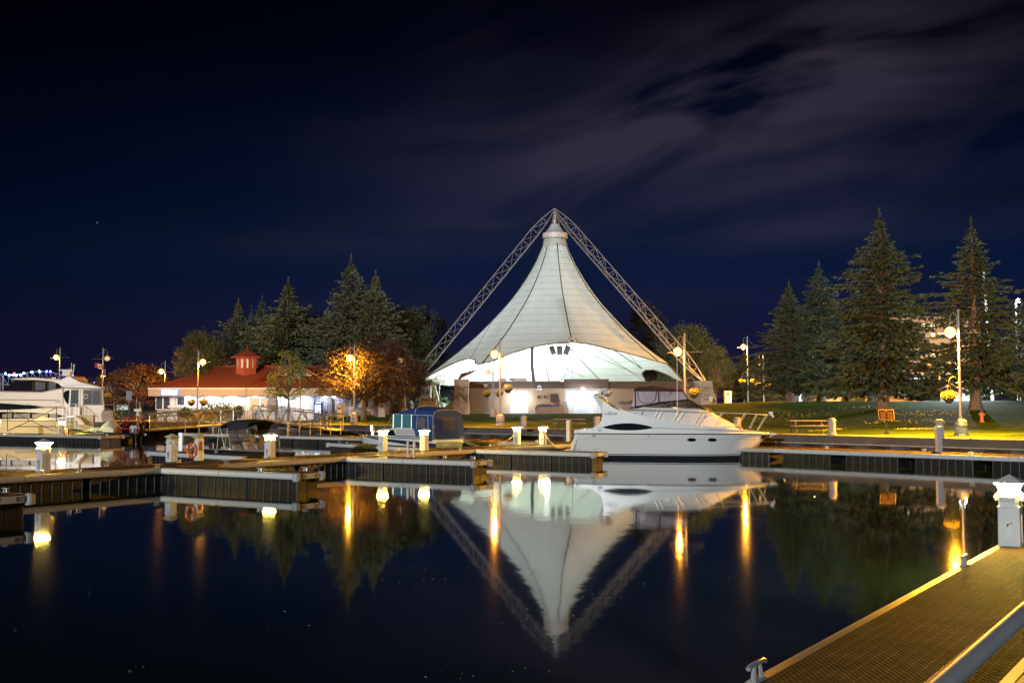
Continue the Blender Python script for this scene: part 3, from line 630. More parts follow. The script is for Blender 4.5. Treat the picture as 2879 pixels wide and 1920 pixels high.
for nm, px, Y, hh, lb in (('sign_plate', 2541, 106, 1.5, 'blank grey sign plate on a short post at the lawn crest'), ('notice_board', 365, 122, 3.4, 'tall blue notice sign on a post by the promenade fence'), ('notice_board', 845, 117, 5.6, 'slim dark banner sign in front of the vending machine')):
    p = on_ground(px, Y); r = root(nm, p, lb, 'sign'); MB().tube([(0, 0, 0), (0, 0, hh)], .05, 8).build('post', pole_m, r)
    MB().box((0, -.08, hh - .55), (.62 if nm != 'sign_plate' else .5, .05, 1.0 if nm != 'sign_plate' else .7)).build('panel', mat('sign_blue', (.10, .12, .18), .5) if nm != 'sign_plate' else alu_matt, r)

# ================================================================ BOLLARDS, CHAINS, FURNITURE
BP = []
for px, py, lb in ((997, 1195, 'pale stone bollard at the quay below the dark red tree'), (1289, 1202, 'stone bollard just right of the blue canopy boat'), (1472.6, 1206, 'reddish stone bollard behind the pair of lit pedestals'), (1679.6, 1211, 'stone bollard beside the wing of the big cruiser'),
                   (2074, 1219, 'stone bollard seen through the bow rail of the big cruiser'), (2340, 1223.6, 'pale stone bollard right of the empty picnic table'), (2643, 1231.7, 'stone bollard behind the square pale pile'), (2960, 1240, 'stone bollard just outside the right edge')):
    p = G(px, py, GZ + .03); r = root('stone_bollard', p, lb, 'bollard', 'stone bollards along the quay')
    MB().lathe((0, 0, 0), [(.26, 0), (.26, .10), (.215, .14), (.21, .80), (.18, .82), (.18, .84), (.205, .86), (.19, .93), (.12, .98)], 16).build('shaft', granite, r, smooth=True)
    m = MB(); torus(m, (.21, 0, .82), .06, .012, ax=1, n=10, k=5); torus(m, (-.21, 0, .82), .06, .012, ax=1, n=10, k=5); m.build('chain_eye', pile_m, r); BP.append(Vector(p))
chain_m = mat('rusty_chain', (.045, .03, .02), .6, .5)
CL = ['left lawn in front of the red tree', 'lawn before the pavilion lamp', 'lawn behind the two picnic frames', 'lawn hidden by the cruiser bow', 'lawn past the empty picnic table', 'lawn under the bronze plaque', 'lawn by the hydrant at the far right']
for i in range(7):
    a, b_ = BP[i] + Vector((.1, 0, .80)), BP[i + 1] + Vector((-.1, 0, .80)); L_ = (b_ - a).length; n = int(L_ / .11); m = MB()
    if i == 0: L_ = L_
    for k in range(n):
        t0, t1 = k / n, (k + 1) / n; f_ = lambda t: a.lerp(b_, t) - Vector((0, 0, min(.62, L_ * .05) * 4 * t * (1 - t)))
        p0, p1 = f_(t0), f_(t1); dd = (p1 - p0); pz = Vector((0, 0, 1)) if k % 2 else dd.cross(Vector((0, 0, 1))).normalized()
        m.tube([p0 - dd * .12, p0 + dd * .3 + pz * .028, p0 + dd * .8 + pz * .028, p1 + dd * .12], .012, 4, caps=False).tube([p0 - dd * .12, p0 + dd * .3 - pz * .028, p0 + dd * .8 - pz * .028, p1 + dd * .12], .012, 4, caps=False)
    m.build('chain', chain_m, loc=a, label='sagging rusty chain between bollards, ' + CL[i], cat='chain', group='chains strung between the stone bollards')
wood_p = mat('picnic_wood', (.24, .19, .14), .8, var=.25, scale=5, bump=.3); wood_d = mat('picnic_leg', (.08, .07, .07), .7)
def picnic(px, Y, label, rz=.0, L_=2.2):
    p = on_ground(px, Y) + Vector((0, 0, .03)); r = root('picnic_table', p, label, 'picnic table', 'wooden picnic tables near the quay', rz)
    m = MB()
    for k in range(5): m.box((0, -.32 + k * .16, .74), (L_, .145, .045))
    m.build('table_top', wood_p, r)
    for s in (-1, 1):
        MB().box((0, s * .70, .44), (L_ * 1.06, .26, .045)).build('bench_seat', wood_p, r)
    for sx in (-1, 1):
        x = sx * L_ * .36
        for s in (-1, 1): MB().prism([(x - .03, s * .30, .72), (x - .03, s * .39, .72), (x - .03, s * .80, 0), (x - .03, s * .70, 0)], (.06, 0, 0)).build('leg', wood_d, r)
        MB().box((x, 0, .405), (.06, 1.6, .09)).box((x, 0, .69), (.05, .72, .07)).tube([(x, 0, .42), (x - sx * .45, 0, .70)], .035, 4).build('brace', wood_d, r)
picnic(957, 108, 'brown picnic table on the paving left of the red tree', .1)
picnic(1600, 76.2, 'dark picnic table on the lawn edge below the floodlit doors', .0)
picnic(2267, 66.2, 'weathered picnic table on the lawn right of the cruiser bow', -.02)
# plaque
p = on_ground(2489, 63.6); r = root('plaque_stand', p + Vector((0, 0, .02)), 'bronze lettered plaque on a black post at the lawn edge', 'plaque'); brz = mat('bronze_maroon', (.012, .003, .0025), .9, 0, spec=0); gold = mat('gold_trim', (.12, .08, .03), .6, .2)
MB().box((0, 0, .45), (.10, .10, .9)).box((0, 0, .04), (.24, .24, .08)).build('post', blackp, r)
Mq = Matrix.Translation((0, -.06, 1.12)) @ Matrix.Rotation(R(-14), 4, 'X')
def tb(m, M): m.v = [tuple(M @ Vector(v)) for v in m.v]; return m
tb(MB().box((0, 0, .29), (.90, .03, .025)).box((0, 0, -.29), (.90, .03, .025)).box((-.44, 0, 0), (.025, .03, .55)).box((.44, 0, 0), (.025, .03, .55)), Mq).build('frame', gold, r); tb(MB().box((0, -.02, 0), (.85, .02, .55)), Mq).build('plate', brz, r)
tb(MB().lathe((0, 0, 0), [(.03, -.035), (.035, -.025), (.03, 0)], 10), Mq @ Matrix.Translation((0, -.03, .215)) @ Matrix.Rotation(R(90), 4, 'X')).build('crest', gold, r)
m = MB()
for sx in (-1, 1):
    for k in range(9): ww = .33 - (.05 if k in (3, 8) else 0) * 1; m.box((sx * .20, -.032, .15 - k * .045), (ww, .004, .015))
m.box((-.25, -.032, -.245), (.25, .004, .014)).box((.27, -.032, -.245), (.18, .004, .014))
tb(m, Mq).build('text_lines', mat('raised_bronze_text', (.030, .014, .010), .8, 0), r)
# hydrants
def hydrant(px, Y, label, cb, cc2, s=1.0):
    r = root('fire_hydrant', on_ground(px, Y), label, 'hydrant', 'fire hydrants on the lawns')
    MB().lathe((0, 0, 0), [(.19, 0), (.19, .05), (.13, .07), (.125, .5), (.15, .52), (.15, .62), (.13, .66)], 14).build('barrel', cb, r, smooth=True)
    MB().lathe((0, 0, 0), [(.14, .66), (.13, .74), (.09, .82), (.04, .86), (.04, .92)], 14).build('bonnet', cc2, r, smooth=True)
    for sx in (-1, 1): MB().tube([(sx * .1, 0, .56), (sx * .22, 0, .56)], .06, 8).tube([(sx * .21, 0, .56), (sx * .25, 0, .56)], .035, 5).build('side_outlet', cb, r, smooth=True)
    MB().tube([(0, -.1, .55), (0, -.22, .55)], .085, 10).build('front_outlet', cb, r, smooth=True); r.scale = (s, s, s)
hydrant(2758, 76, 'orange fire hydrant with a dark blue bonnet on the right lawn', mat('hydrant_orange', (.42, .12, .05), .5), mat('hydrant_blue', (.04, .06, .16), .5))
hydrant(1057, 117, 'red fire hydrant with a blue bonnet between the trunks of the red trees', mat('hydrant_red', (.34, .04, .04), .5), mat('hydrant_blue', (.04, .06, .16), .5), 1.0)
def bin_(px, Y, label, col, h=1.25, w=.5, round_=True):
    r = root('litter_bin', on_ground(px, Y), label, 'litter bin')
    (MB().lathe((0, 0, 0), [(w * .55, 0), (w * .6, h * .8)], 14) if round_ else MB().box((0, 0, h * .42), (w * 1.3, w * 1.3, h * .84))).build('body', col, r)
    (MB().lathe((0, 0, 0), [(w * .62, h * .8), (w * .6, h * .9), (w * .3, h)], 14) if round_ else MB().box((0, 0, h * .9), (w * 1.4, w * 1.4, h * .12), taper=.9)).build('lid', col, r, bevel=.01)
    MB().box((0, -w * (.6 if round_ else .66), h * .72), (w * .55, .03, h * .12)).build('slot', blackp, r)
bin_(957, 112, 'round tan litter bin behind the brown picnic table', mat('bin_tan', (.42, .33, .2), .6), 1.5, .62)
bin_(1075, 112, 'square granite litter bin right of the red hydrant', granite, 1.55, .5, False)
bin_(2045, 128, 'small white litter bin beyond the lawn by the right pier', white_paint, 1.5, .6, False)
bin_(1985, 126, 'bright yellow bin at the foot of the right pier', mat('bin_yellow', (.55, .42, .03), .5), 1.3, .9, False)
stone_m = mat('boulder', (.34, .29, .24), .9, var=.3, scale=2, bump=.8, bscale=6)
def boulder(px, Y, rr, label, seed):
    rn = random.Random(seed); m = MB().lathe((0, 0, rr * .45), [(max(.02, rr * sin(pi * i / 6) * rn.uniform(.85, 1.1)), -rr * .6 * cos(pi * i / 6)) for i in range(7)], 9, 1.25, 1)
    m.v = [(x * rn.uniform(.88, 1.1), y * rn.uniform(.88, 1.1), z) for x, y, z in m.v]; o = m.build('boulder', stone_m, smooth=True, label=label, cat='boulder', group='boulders among the red trees'); o.location = on_ground(px, Y)
boulder(1047, 118, 1.0, 'large tan boulder behind the red hydrant', 1); boulder(1014, 120, .9, 'pale grey boulder left of the large tan one', 2); boulder(1028, 117, .5, 'small tan boulder at the foot of the lamp lit trunk', 4)
# ropes and cords (a cord hangs between two things)
def cord(pts, r_, m_, name, label, cat='rope'): 
    P = [Vector(p) for p in pts]; out_ = []
    for i in range(len(P) - 1):
        for k in range(6): out_.append(P[i].lerp(P[i + 1], k / 6))
    out_.append(P[-1]); MB().tube(out_, r_, 5).build(name, m_, loc=P[0], label=label, cat=cat, group='mooring lines and shore power cords')
def sag(a, b, s, n=8): a, b = Vector(a), Vector(b); return [a.lerp(b, i / n) - Vector((0, 0, s * 4 * (i / n) * (1 - i / n))) for i in range(n + 1)]
# ================================================================ TENT STAGE
YC = 140.0; AZ = zoomer(1150, 560, 2.75)
TCX = W(*AZ(1130, 300), YC).x
PROF = [(1.36, 24.85), (1.68, 23.4), (2.13, 22.22), (2.85, 20.86), (3.76, 19.35), (4.65, 18.0), (5.93, 16.31), (7.93, 14.13), (10.09, 11.95), (12.17, 10.11), (14.49, 8.27), (16.98, 6.43), (20, 4.9)]
def Zc(r):
    # smooth (quadratic-blended) profile
    return (interp(r - .5, PROF) + 2 * interp(r, PROF) + interp(r + .5, PROF)) / 4 if r > 2 else interp(r, PROF)
RT = [(-180, 18.0), (-149, 18.0), (-128, 18.2), (-119, 17.9), (-114, 16.9), (-108, 16.7), (-100, 17.1), (-88, 17.3), (-78, 17.1), (-71, 16.07), (-64, 15.05), (-56.6, 14.21), (-50, 13.98), (-45, 14.2), (-42, 14.85), (-39.5, 15.1), (-36.9, 14.86), (-33, 14.6), (-28.9, 14.03), (-24.6, 13.34), (-18.4, 12.76), (-11.7, 12.28), (-4.6, 11.97), (7.8, 11.68), (17.8, 11.96), (24.8, 12.41), (31.7, 12.88), (39.2, 13.27), (46.8, 13.77), (55.4, 14.29), (65.5, 14.6), (78, 14.4), (88, 14.4), (95.5, 15.78), (101.7, 17.5), (105, 17.2), (108.6, 15.87), (114.9, 15.05), (122.5, 14.98), (127.9, 15.56), (131, 17.6), (134, 18.3), (142.5, 18.08), (180, 18.0)]
def tp(th, r, off=0): a = R(th); return Vector((TCX + (r + off) * sin(a), YC - (r + off) * cos(a), Zc(r) + off * .6))
fab = mat('tent_membrane', (.68, .74, .73), .75, var=.13, scale=.9, trans=.17)
def seam_fn(t, b, colr, tcn):
    s = t.nodes.new('ShaderNodeSeparateXYZ'); t.links.new(tcn.outputs['Object'], s.inputs[0])
    a = t.nodes.new('ShaderNodeMath'); a.operation = 'DIVIDE'; a.inputs[1].default_value = .86; t.links.new(s.outputs[2], a.inputs[0])
    f_ = t.nodes.new('ShaderNodeMath'); f_.operation = 'FRACT'; t.links.new(a.outputs[0], f_.inputs[0])
    l = t.nodes.new('ShaderNodeMath'); l.operation = 'LESS_THAN'; l.inputs[1].default_value = .055; t.links.new(f_.outputs[0], l.inputs[0])
    mx = t.nodes.new('ShaderNodeMix'); mx.data_type = 'RGBA'; mx.blend_type = 'MULTIPLY'; t.links.new(l.outputs[0], mx.inputs[0]); t.links.new(colr, mx.inputs[6]); mx.inputs[7].default_value = (.60, .60, .58, 1)
    t.links.new(mx.outputs[2], b.inputs['Base Color'])
    for n in t.nodes:
        if n.type == 'BSDF_TRANSLUCENT': t.links.new(mx.outputs[2], n.inputs[0])
fab_s = pattern('tent_membrane_seamed', fab, seam_fn)
tr_ = root('tensile_tent', (TCX, YC, 2.1), 'tall white tensile tent stage hung from a steel truss tripod', 'tent')
RIDGE = [-130, -78, -37, 7.8, 58, 101, 138, 180]
rings = []; NT = 240; NS = 26
for i in range(NS + 1):
    q = i / NS; ring = []
    for k in range(NT):
        th = -180 + 360 * k / NT; Rm = interp(th, RT); r = 1.42 + (Rm - 1.42) * (q ** 1.25); P = tp(th, r)
        # panels billow a little inwards between the ridge cables
        d = min(abs((th - a + 180) % 360 - 180) for a in RIDGE); P.z -= .42 * min(1, d / 22) * sin(pi * min(1, q * 1.02)) * q
        ring.append(P)
    rings.append(ring)
MB().loft(rings, closed=True, caps=False).build('membrane', fab_s, tr_, smooth=True, world=True)
cab = mat('dark_cable', (.05, .05, .045), .6); edge_m = mat('tent_edge_belt', (.16, .14, .11), .7)
m = MB().tube([rings[-1][k % NT] for k in range(NT + 1)], .085, 6, caps=False); m.build('edge_belt', edge_m, tr_, smooth=True, world=True)
for th in RIDGE:
    Rm = interp(((th + 180) % 360) - 180, RT); k = round((th + 180) / 360 * NT) % NT
    pts = [rings[i][k] + Vector((sin(R(th)), -cos(R(th)), .6)) * .06 for i in range(1, NS + 1)]
    MB().tube(pts, [.05 + .02 * (i / NS) for i in range(NS)], 6).build('ridge_cable', cab, tr_, world=True)
zt = lambda y: W(1560, y, YC).z
MB().lathe((TCX, YC, 0), [(1.60, zt(698)), (1.42, zt(684)), (1.33, zt(668))], 24).build('neck', mat('neck_fabric', (.62, .58, .57), .8, trans=.1), tr_, smooth=True, world=True)
MB().lathe((TCX, YC, 0), [(1.50, zt(671.5)), (1.60, zt(671)), (1.62, zt(657.5)), (1.50, zt(656))], 32).build('ring_band', white_paint, tr_, smooth=True, world=True)
m = MB()
for k in range(32):
    a = 2 * pi * k / 32; m.box((TCX + 1.47 * cos(a), YC + 1.47 * sin(a), zt(671.6)), (.06, .06, .22), a)
m.build('ring_brackets', cab, tr_, world=True)
MB().lathe((TCX, YC, 0), [(1.50, zt(656)), (1.20, zt(652)), (.92, zt(645)), (.70, zt(638)), (.56, zt(631.5)), (.45, zt(630.5))], 12).build('cap_cone', fab, tr_, world=True)
MB().lathe((TCX, YC, 0), [(.24, zt(630.5)), (.24, zt(617))], 8).tube([(TCX, YC, zt(619)), (TCX, YC, zt(586))], .09, 8).ball((TCX, YC, zt(606)), .2).ball((TCX, YC, zt(612)), .2).build('hanger', pile_m, tr_, world=True)
# truss legs
truss_m = mat('painted_truss', (.27, .26, .27), .5, var=.08)
def truss(a, b, w, name, parent, n=14, r=.068, rl=.030, upv=(0, 0, 1), tri=True, taper=True):
    a, b = Vector(a), Vector(b); d = (b - a).normalized(); s = d.cross(Vector(upv)).normalized(); u = s.cross(d).normalized()
    offs = [u * .55, -u * .35 + s * .5, -u * .35 - s * .5]; ch = []
    wid = lambda t: w * (min(1, t * 9 + .12) * min(1, (1 - t) * 9 + .12) if taper else 1)
    m = MB(); P = [[a.lerp(b, i / n) + o * wid(i / n) for i in range(n + 1)] for o in offs]
    for c in P: m.tube(c, r, 8)
    for i in range(1, n):
        for j in range(3):
            k = (j + 1) % 3; m.tube([P[j][i], P[k][i]], rl, 5)
            m.tube([P[j][i], P[k][i + 1]] if i % 2 else [P[k][i], P[j][i + 1]], rl, 5)
    return m.build(name, truss_m, parent, world=True)
apex = W(1560, 588, YC); LF = W(1160, 1080, 139); RF = W(1984, 1076, 127); BF = W(1600, 1100, 165)
truss(apex, LF, 1.3, 'truss_leg', tr_, n=15, upv=(0, 0, 1)); truss(apex, RF, 1.3, 'truss_leg', tr_, n=15)
truss(apex, BF, 1.3, 'truss_leg', tr_, n=14)
MB().tube([W(1497, 970, 141), W(1496, 1030, 141), W(1501, 1075, 141)], [.22, .22, .26], 12).build('support_mast', mat('mast_grey', (.14, .15, .16), .6), tr_, smooth=True, world=True)
# interior cables, cluster fitting
m = MB()
for p, q, r_ in ((AZ(1025, 1140), AZ(1085, 1410), .05), (AZ(1160, 1195), AZ(1235, 1330), .035), (AZ(1235, 1330), AZ(1170, 1410), .03), (AZ(1235, 1330), AZ(1360, 1370), .03), (AZ(1215, 1125), AZ(1480, 1400), .06), (AZ(1225, 1120), AZ(1900, 1410), .03), (AZ(1400, 1125), AZ(1830, 1412), .03), (AZ(1560, 1150), AZ(1735, 1265), .06), (AZ(1735, 1265), AZ(1800, 1310), .05), (AZ(1690, 1190), AZ(1800, 1310), .035), (AZ(1262, 1110), AZ(1262, 1400), .025), (AZ(760, 1220), AZ(620, 1410), .04), (AZ(545, 1325), AZ(553, 1400), .05)):
    m.tube([W(*p, 141), W(*q, 138)], r_, 5)
m.build('stay_cable', cab, tr_, world=True)
c = rings[-1][round((7.8 + 180) / 360 * NT)]; MB().b2((c.x - .45, c.y - .25, c.z - .3), (c.x - .3, c.y + .2, c.z + .45)).b2((c.x + .3, c.y - .25, c.z - .3), (c.x + .45, c.y + .2, c.z + .45)).b2((c.x - .45, c.y - .25, c.z + .3), (c.x + .45, c.y + .2, c.z + .45)).build('edge_fitting', pile_m, tr_, world=True)
# front-left guy bundle to the near pier
PT = W(1291, 1064, 121)
m = MB()
for q in ((522, 1255), (560, 1275), (600, 1268), (645, 1258), (475, 1234)):
    pass
for th, r_ in ((-42, .05), (-39, .05), (-36, .04), (-33, .04), (-29, .03)):
    e = rings[-1][round((th + 180) / 360 * NT)]; d = e - PT; m.tube([PT + d * .02, PT + d * .30], .11, 6).tube([PT + d * .3, e], r_, 5).ball(PT + d * .30, .17, 6, 4)
e = W(*AZ(645, 940), 132); m.tube([PT, PT.lerp(e, .08)], .1, 6).tube([PT, e], .025, 5); m.build('guy_cable', mat('rusty_turnbuckle', (.20, .12, .07), .6, .3), tr_, world=True)
# speakers under the edge fitting
spm = mat('speaker_grey', (.10, .12, .13), .6); r = root('speaker_cluster', W(1574, 985, 131), 'cluster of three grey speakers hanging under the front edge of the tent', 'speaker cluster')
for dx_, t_ in ((-.75, .35), (0, 0), (.75, -.35)):
    m = MB().box((0, 0, 0), (.62, .6, 1.05)); c_, s_ = cos(t_), sin(t_); m.v = [(x * c_ - z * s_ + dx_ * 1.15, y, x * s_ + z * c_) for x, y, z in m.v]; m.build('speaker', spm, r, bevel=.03)
MB().tube([(-1.3, 0, .85), (1.3, 0, .85)], .05, 5).tube([(-1.3, 0, 1.1), (1.3, 0, 1.1)], .05, 5).tube([(-.9, 0, .5), (-.9, 0, 1.6)], .03, 5).tube([(.9, 0, .5), (.9, 0, 1.6)], .03, 5).build('hanging_frame', pile_m, r)
# stage floods inside
fl = root('stage_floodlight', (TCX - 5.5, 141, 2.1), 'pair of white stage floodlights inside the tent behind the pavilion roof', 'floodlight')
MB().tube([(0, 0, 0), (0, 0, 4.2)], .08, 8).box((0, 0, 4.3), (.9, .3, .35)).build('stand', pole_m, fl)
point(fl, (0, 5.5, 4.7), (.93, .97, 1.0), 15000, .4); point(fl, (4.5, 4.0, 5.2), (.93, .97, 1.0), 1300, .4); point(fl, (13, 3.0, 4.6), (.90, .95, 1.0), 500, .4)
# ---- concrete piers
pier_c = mat('pier_concrete', (.40, .33, .25), .85, var=.12, scale=1.2, bump=.25, bscale=14)
def pier(px0, px1, y0, y1, Y, label, kink=0, dep=2.6, lean=0, emblem=None):
    """tapered kinked pier; px0..px1 base width, y0 top, y1 base"""
    b0, b1 = W(px0, y1, Y), W(px1, y1, Y); zt_ = W(px0, y0, Y).z; w = b1.x - b0.x; cx_ = (b0.x + b1.x) / 2; r = root('concrete_pier', (cx_, Y, b0.z - .3), label, 'pier', 'concrete piers holding the tent'); H_ = zt_ - b0.z + .3
    lv = [(0, .5, 0), (.62, .40, kink * .6), (.80, .40, kink), (1, .43, kink * 1.35)]
    m = MB(); m.loft([[(-w * k + lean * z * 0 + o * .0 + o, -dep / 2 * (1 - .25 * z), H_ * z), (w * k + o, -dep / 2 * (1 - .25 * z), H_ * z), (w * k + o, dep / 2, H_ * z), (-w * k + o, dep / 2, H_ * z)] for z, k, o in lv], closed=True)
    m.build('shaft', pier_c, r, bevel=.03)
    if emblem:
        ex, ez, er, sx = emblem; mm = MB(); em = mat('emblem_groove', (.16, .13, .10), .9); yy = -dep / 2 - .03
        fz = lambda z: yy * (1 - .25 * z / H_) 
        mm.tube([(ex + er * sx * cos(a), fz(ez) + .0, ez + er * sin(a)) for a in [pi * (.25 + 1.6 * i / 18) for i in range(19)]], .05, 5)
        mm.tube([(ex - .1, fz(ez), ez + er * .75), (ex + er * .55 * sx, fz(ez), ez - er * .1), (ex - er * .5 * sx, fz(ez), ez - er * .1), (ex - .1, fz(ez), ez + er * .75)], .035, 4)
        for q in (-.32, -.5): mm.tube([(ex - er * .5 * sx, fz(ez), ez + er * q), (ex + er * .5 * sx, fz(ez), ez + er * (q + .05))], .03, 4)
        mm.build('sailing_emblem', em, r)
    if emblem:
        m = MB()
        for z in (.36, .37, .78, .79): m.box((0 + (kink if z > .7 else 0), -dep / 2 * (1 - .25 * z), H_ * z), (w * .84, .04, .03))
        m.build('pour_joint', mat('emblem_groove', (.16, .13, .10), .9), r)
    return r
pier(1273, 1321, 1066, 1162, 120.5, 'large warm lit concrete pier with a sailing emblem left of the brick pavilion', kink=.05, emblem=(.45, 2.55, .62, .7))
pier(1966, 2014, 1071, 1147, 121, 'large concrete pier with a sailing emblem right of the pavilion', kink=-.35, emblem=(-.25, 1.9, .6, 1.0))
pier(1181, 1215, 1085, 1150, 133, 'plain grey concrete pier at the left foot of the tent truss')
pier(1222, 1240, 1083, 1150, 146, 'slim leaning concrete pier behind the plain grey one', kink=-.5, dep=1.2)
pier(1115, 1159, 1078, 1150, 136, 'pale concrete pier half hidden behind the dark red tree', kink=.1)
pr = root('white_notice', W(1999, 1121, 118.2), 'small white notice fixed on the right concrete pier', 'sign'); MB().box((0, 0, 0), (.36, .03, .5)).build('plate', white_paint, pr)
m = MB(); [m.box((0, -.018, .18 - .07 * k), (.26, .006, .02)) for k in range(6)]; m.build('text_lines', mat('faded_red', (.4, .15, .12), .6), pr)
MB().lathe((0, 0, 0), [(.62, 0), (.62, 1.3), (.5, 1.35)], 14).build('cylinder_tank', pile_m, smooth=True, label='small pale round tank beyond the left piers', cat='tank').location = on_ground(1243, 150)
# ---- solar lamp posts by the left piers
for px, Y, lb in ((1236, 138, 'post with a white louvred floodlight box between the left piers'), (1172, 142, 'white louvred floodlight box half hidden by the red tree')):
    r = root('floodlight_post', on_ground(px, Y), lb, 'floodlight post'); MB().tube([(0, 0, 0), (0, 0, 4.2)], .06, 8).build('pole', pole_m, r)
    m = MB(); m.tube([(-.9, -.3, 4.2), (.9, -.3, 4.2), (1.15, .4, 4.75), (-.65, .4, 4.75), (-.9, -.3, 4.2)], .05, 4)
    for k in range(1, 4): m.tube([(-.9 + .45 * k, -.3, 4.2), (-.65 + .45 * k, .4, 4.75)], .04, 4)
    m.box((0, 0, 4.0), (1.7, .5, .3)); m.build('louvred_box', white_paint, r)

# ================================================================ BRICK PAVILION
YP = 125.0; KP = YP / F_PX
def PX(px, Y=YP): return (px - CX) / F_PX * Y
def PZ(py, Y=YP): return CAM_H + (1142.5 - py) / F_PX * Y
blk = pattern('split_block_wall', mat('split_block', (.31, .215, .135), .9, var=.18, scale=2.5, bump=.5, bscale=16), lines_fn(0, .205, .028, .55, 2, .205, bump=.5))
fas = pattern('brown_fascia_boards', mat('brown_fascia', (.085, .050, .036), .6, var=.15), lines_fn(2, .36, .05, .45, bump=.4))
doorm = mat('grey_steel_door', (.33, .36, .38), .45, var=.05)
pv = root('pavilion', (PX(1600), YP, 1.9), 'low brown brick pavilion with a deep brown fascia in front of the tent', 'pavilion')
zb, zf0, zf1 = 1.8, PZ(1091.5), PZ(1072.5)
def wallbox(x0, x1, y0, y1, z0, z1, mt, nm): return MB().b2((x0, y0, z0), (x1, y1, z1)).build(nm, mt, pv, world=True)
DX = [(PX(1436.5), PX(1484)), (PX(1620.5), PX(1659))]
xs = [PX(1308), DX[0][0], DX[0][1], PX(1588)]
wallbox(xs[0], xs[1], YP, YP + 9, zb, zf0, blk, 'wall'); wallbox(xs[2], xs[3], YP, YP + 9, zb, zf0, blk, 'wall')
wallbox(xs[1], xs[2], YP + .25, YP + 9, zb, zf0, blk, 'wall')
blkw = pattern('floodlit_split_block', mat('floodlit_block', (.52, .50, .47), .9, var=.12, scale=2.5, bump=.5, bscale=16), lines_fn(0, .41, .05, .5, 2, .205, bump=.5))  # door recess walls: the floodlight's white wash is put into the block colour
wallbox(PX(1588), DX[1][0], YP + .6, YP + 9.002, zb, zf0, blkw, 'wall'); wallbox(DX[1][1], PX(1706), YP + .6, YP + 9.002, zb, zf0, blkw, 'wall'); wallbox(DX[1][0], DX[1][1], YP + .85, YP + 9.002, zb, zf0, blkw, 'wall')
wallbox(PX(1706), PX(1962), YP, YP + 9, zb, zf0, blk, 'wall')
wallbox(PX(1305), PX(1586.5), YP - .5, YP + 9.3, zf0, zf1, fas, 'fascia'); wallbox(PX(1585), PX(1709.5), YP - 1.0, YP + 9.4, zf0 - .03, PZ(1066.5), fas, 'fascia'); wallbox(PX(1708), PX(1966), YP - .5, YP + 9.3, zf0, zf1, fas, 'fascia')
for (a, b_), yy in zip(DX, (YP + .25, YP + .85)):
    mid = (a + b_) / 2
    for q, (u0, u1) in enumerate(((a + .06, mid - .01), (mid + .01, b_ - .06))):
        d = MB().b2((u0, yy - .08, 2.05), (u1, yy - .02, zf0 - .35)).build('door', doorm, pv, world=True)
        hx = u1 - .12 if q == 0 else u0 + .12; MB().b2((hx - .02, yy - .14, 2.9), (hx + .02, yy - .08, 3.5)).build('handle', steel, d, world=True)
    MB().b2((a, yy - .11, 2.05), (a + .06, yy, zf0 - .3)).b2((b_ - .06, yy - .11, 2.05), (b_, yy, zf0 - .3)).b2((a, yy - .11, zf0 - .35), (b_, yy, zf0 - .27)).build('door_frame', white_paint, pv, world=True)
wl = MB().ball((0, 0, 0), .28, 12, 8)
for px, py, yy in ((1461, 1109, YP - .75), (1640, 1099, YP - 1.3)):
    c = W(px, py, yy); MB().ball(c, .30, 12, 8).build('wall_lamp', globe_w, pv, world=True, smooth=True); q = mw(pv).inverted() @ Vector(c)
    MB().tube([c, (c.x, yy + .45, c.z + .25)], .05, 6).build('lamp_bracket', pole_m, pv, world=True)
    point(pv, q + Vector((0, -.3, -.25)), (.66, .82, 1.0), 800, .15, 'wall_lamp_light')
MB().tube([W(1513, 1095, YP - .2), W(1513, 1087, YP - .5), W(1517, 1083.5, YP - .55), W(1519.5, 1087, YP - .5), W(1519.5, 1096, YP - .2)], .07, 6).tube([W(1522, 1085, YP - .5), W(1522, 1096, YP - .2)], .05, 6).build('pipe', white_paint, pv, world=True, smooth=True)
for px in (1514, 1532): MB().tube([W(px, 1116, YP - .12), W(px, 1116, YP)], .15, 12).build('round_vent', blackp, pv, world=True)
MB().prism([W(px, py, YP - .45) for px, py in ((1548, 1107), (1569, 1107), (1575, 1131), (1560, 1133), (1549, 1130))], (0, .4, 0)).build('black_board', blackp, pv, world=True)
MB().prism([W(px, py, YP - .56) for px, py in ((1361, 1079.5), (1370, 1079.5), (1370, 1090), (1361, 1090))], (0, .05, 0)).build('fascia_plate', mat('cream_plate', (.5, .44, .33), .6), pv, world=True)
for px, w_ in ((1412, 1.3), (1463, 2.2)): MB().box((PX(px), YP + 3, zf1 + .2), (w_ * .8, 1, .5), taper=.8).build('roof_vent', pile_m, pv, world=True, bevel=.05)
plaza = mat('pale_plaza_concrete', (.42, .41, .39), .85, var=.1)
MB().b2((PX(1300), YP - 1.6, 1.7), (PX(1990), YP + .1, 2.17)).b2((PX(1596), YP - 5, 1.7), (PX(1720), YP - 1.59, 2.166)).build('plaza', plaza, kind='structure')
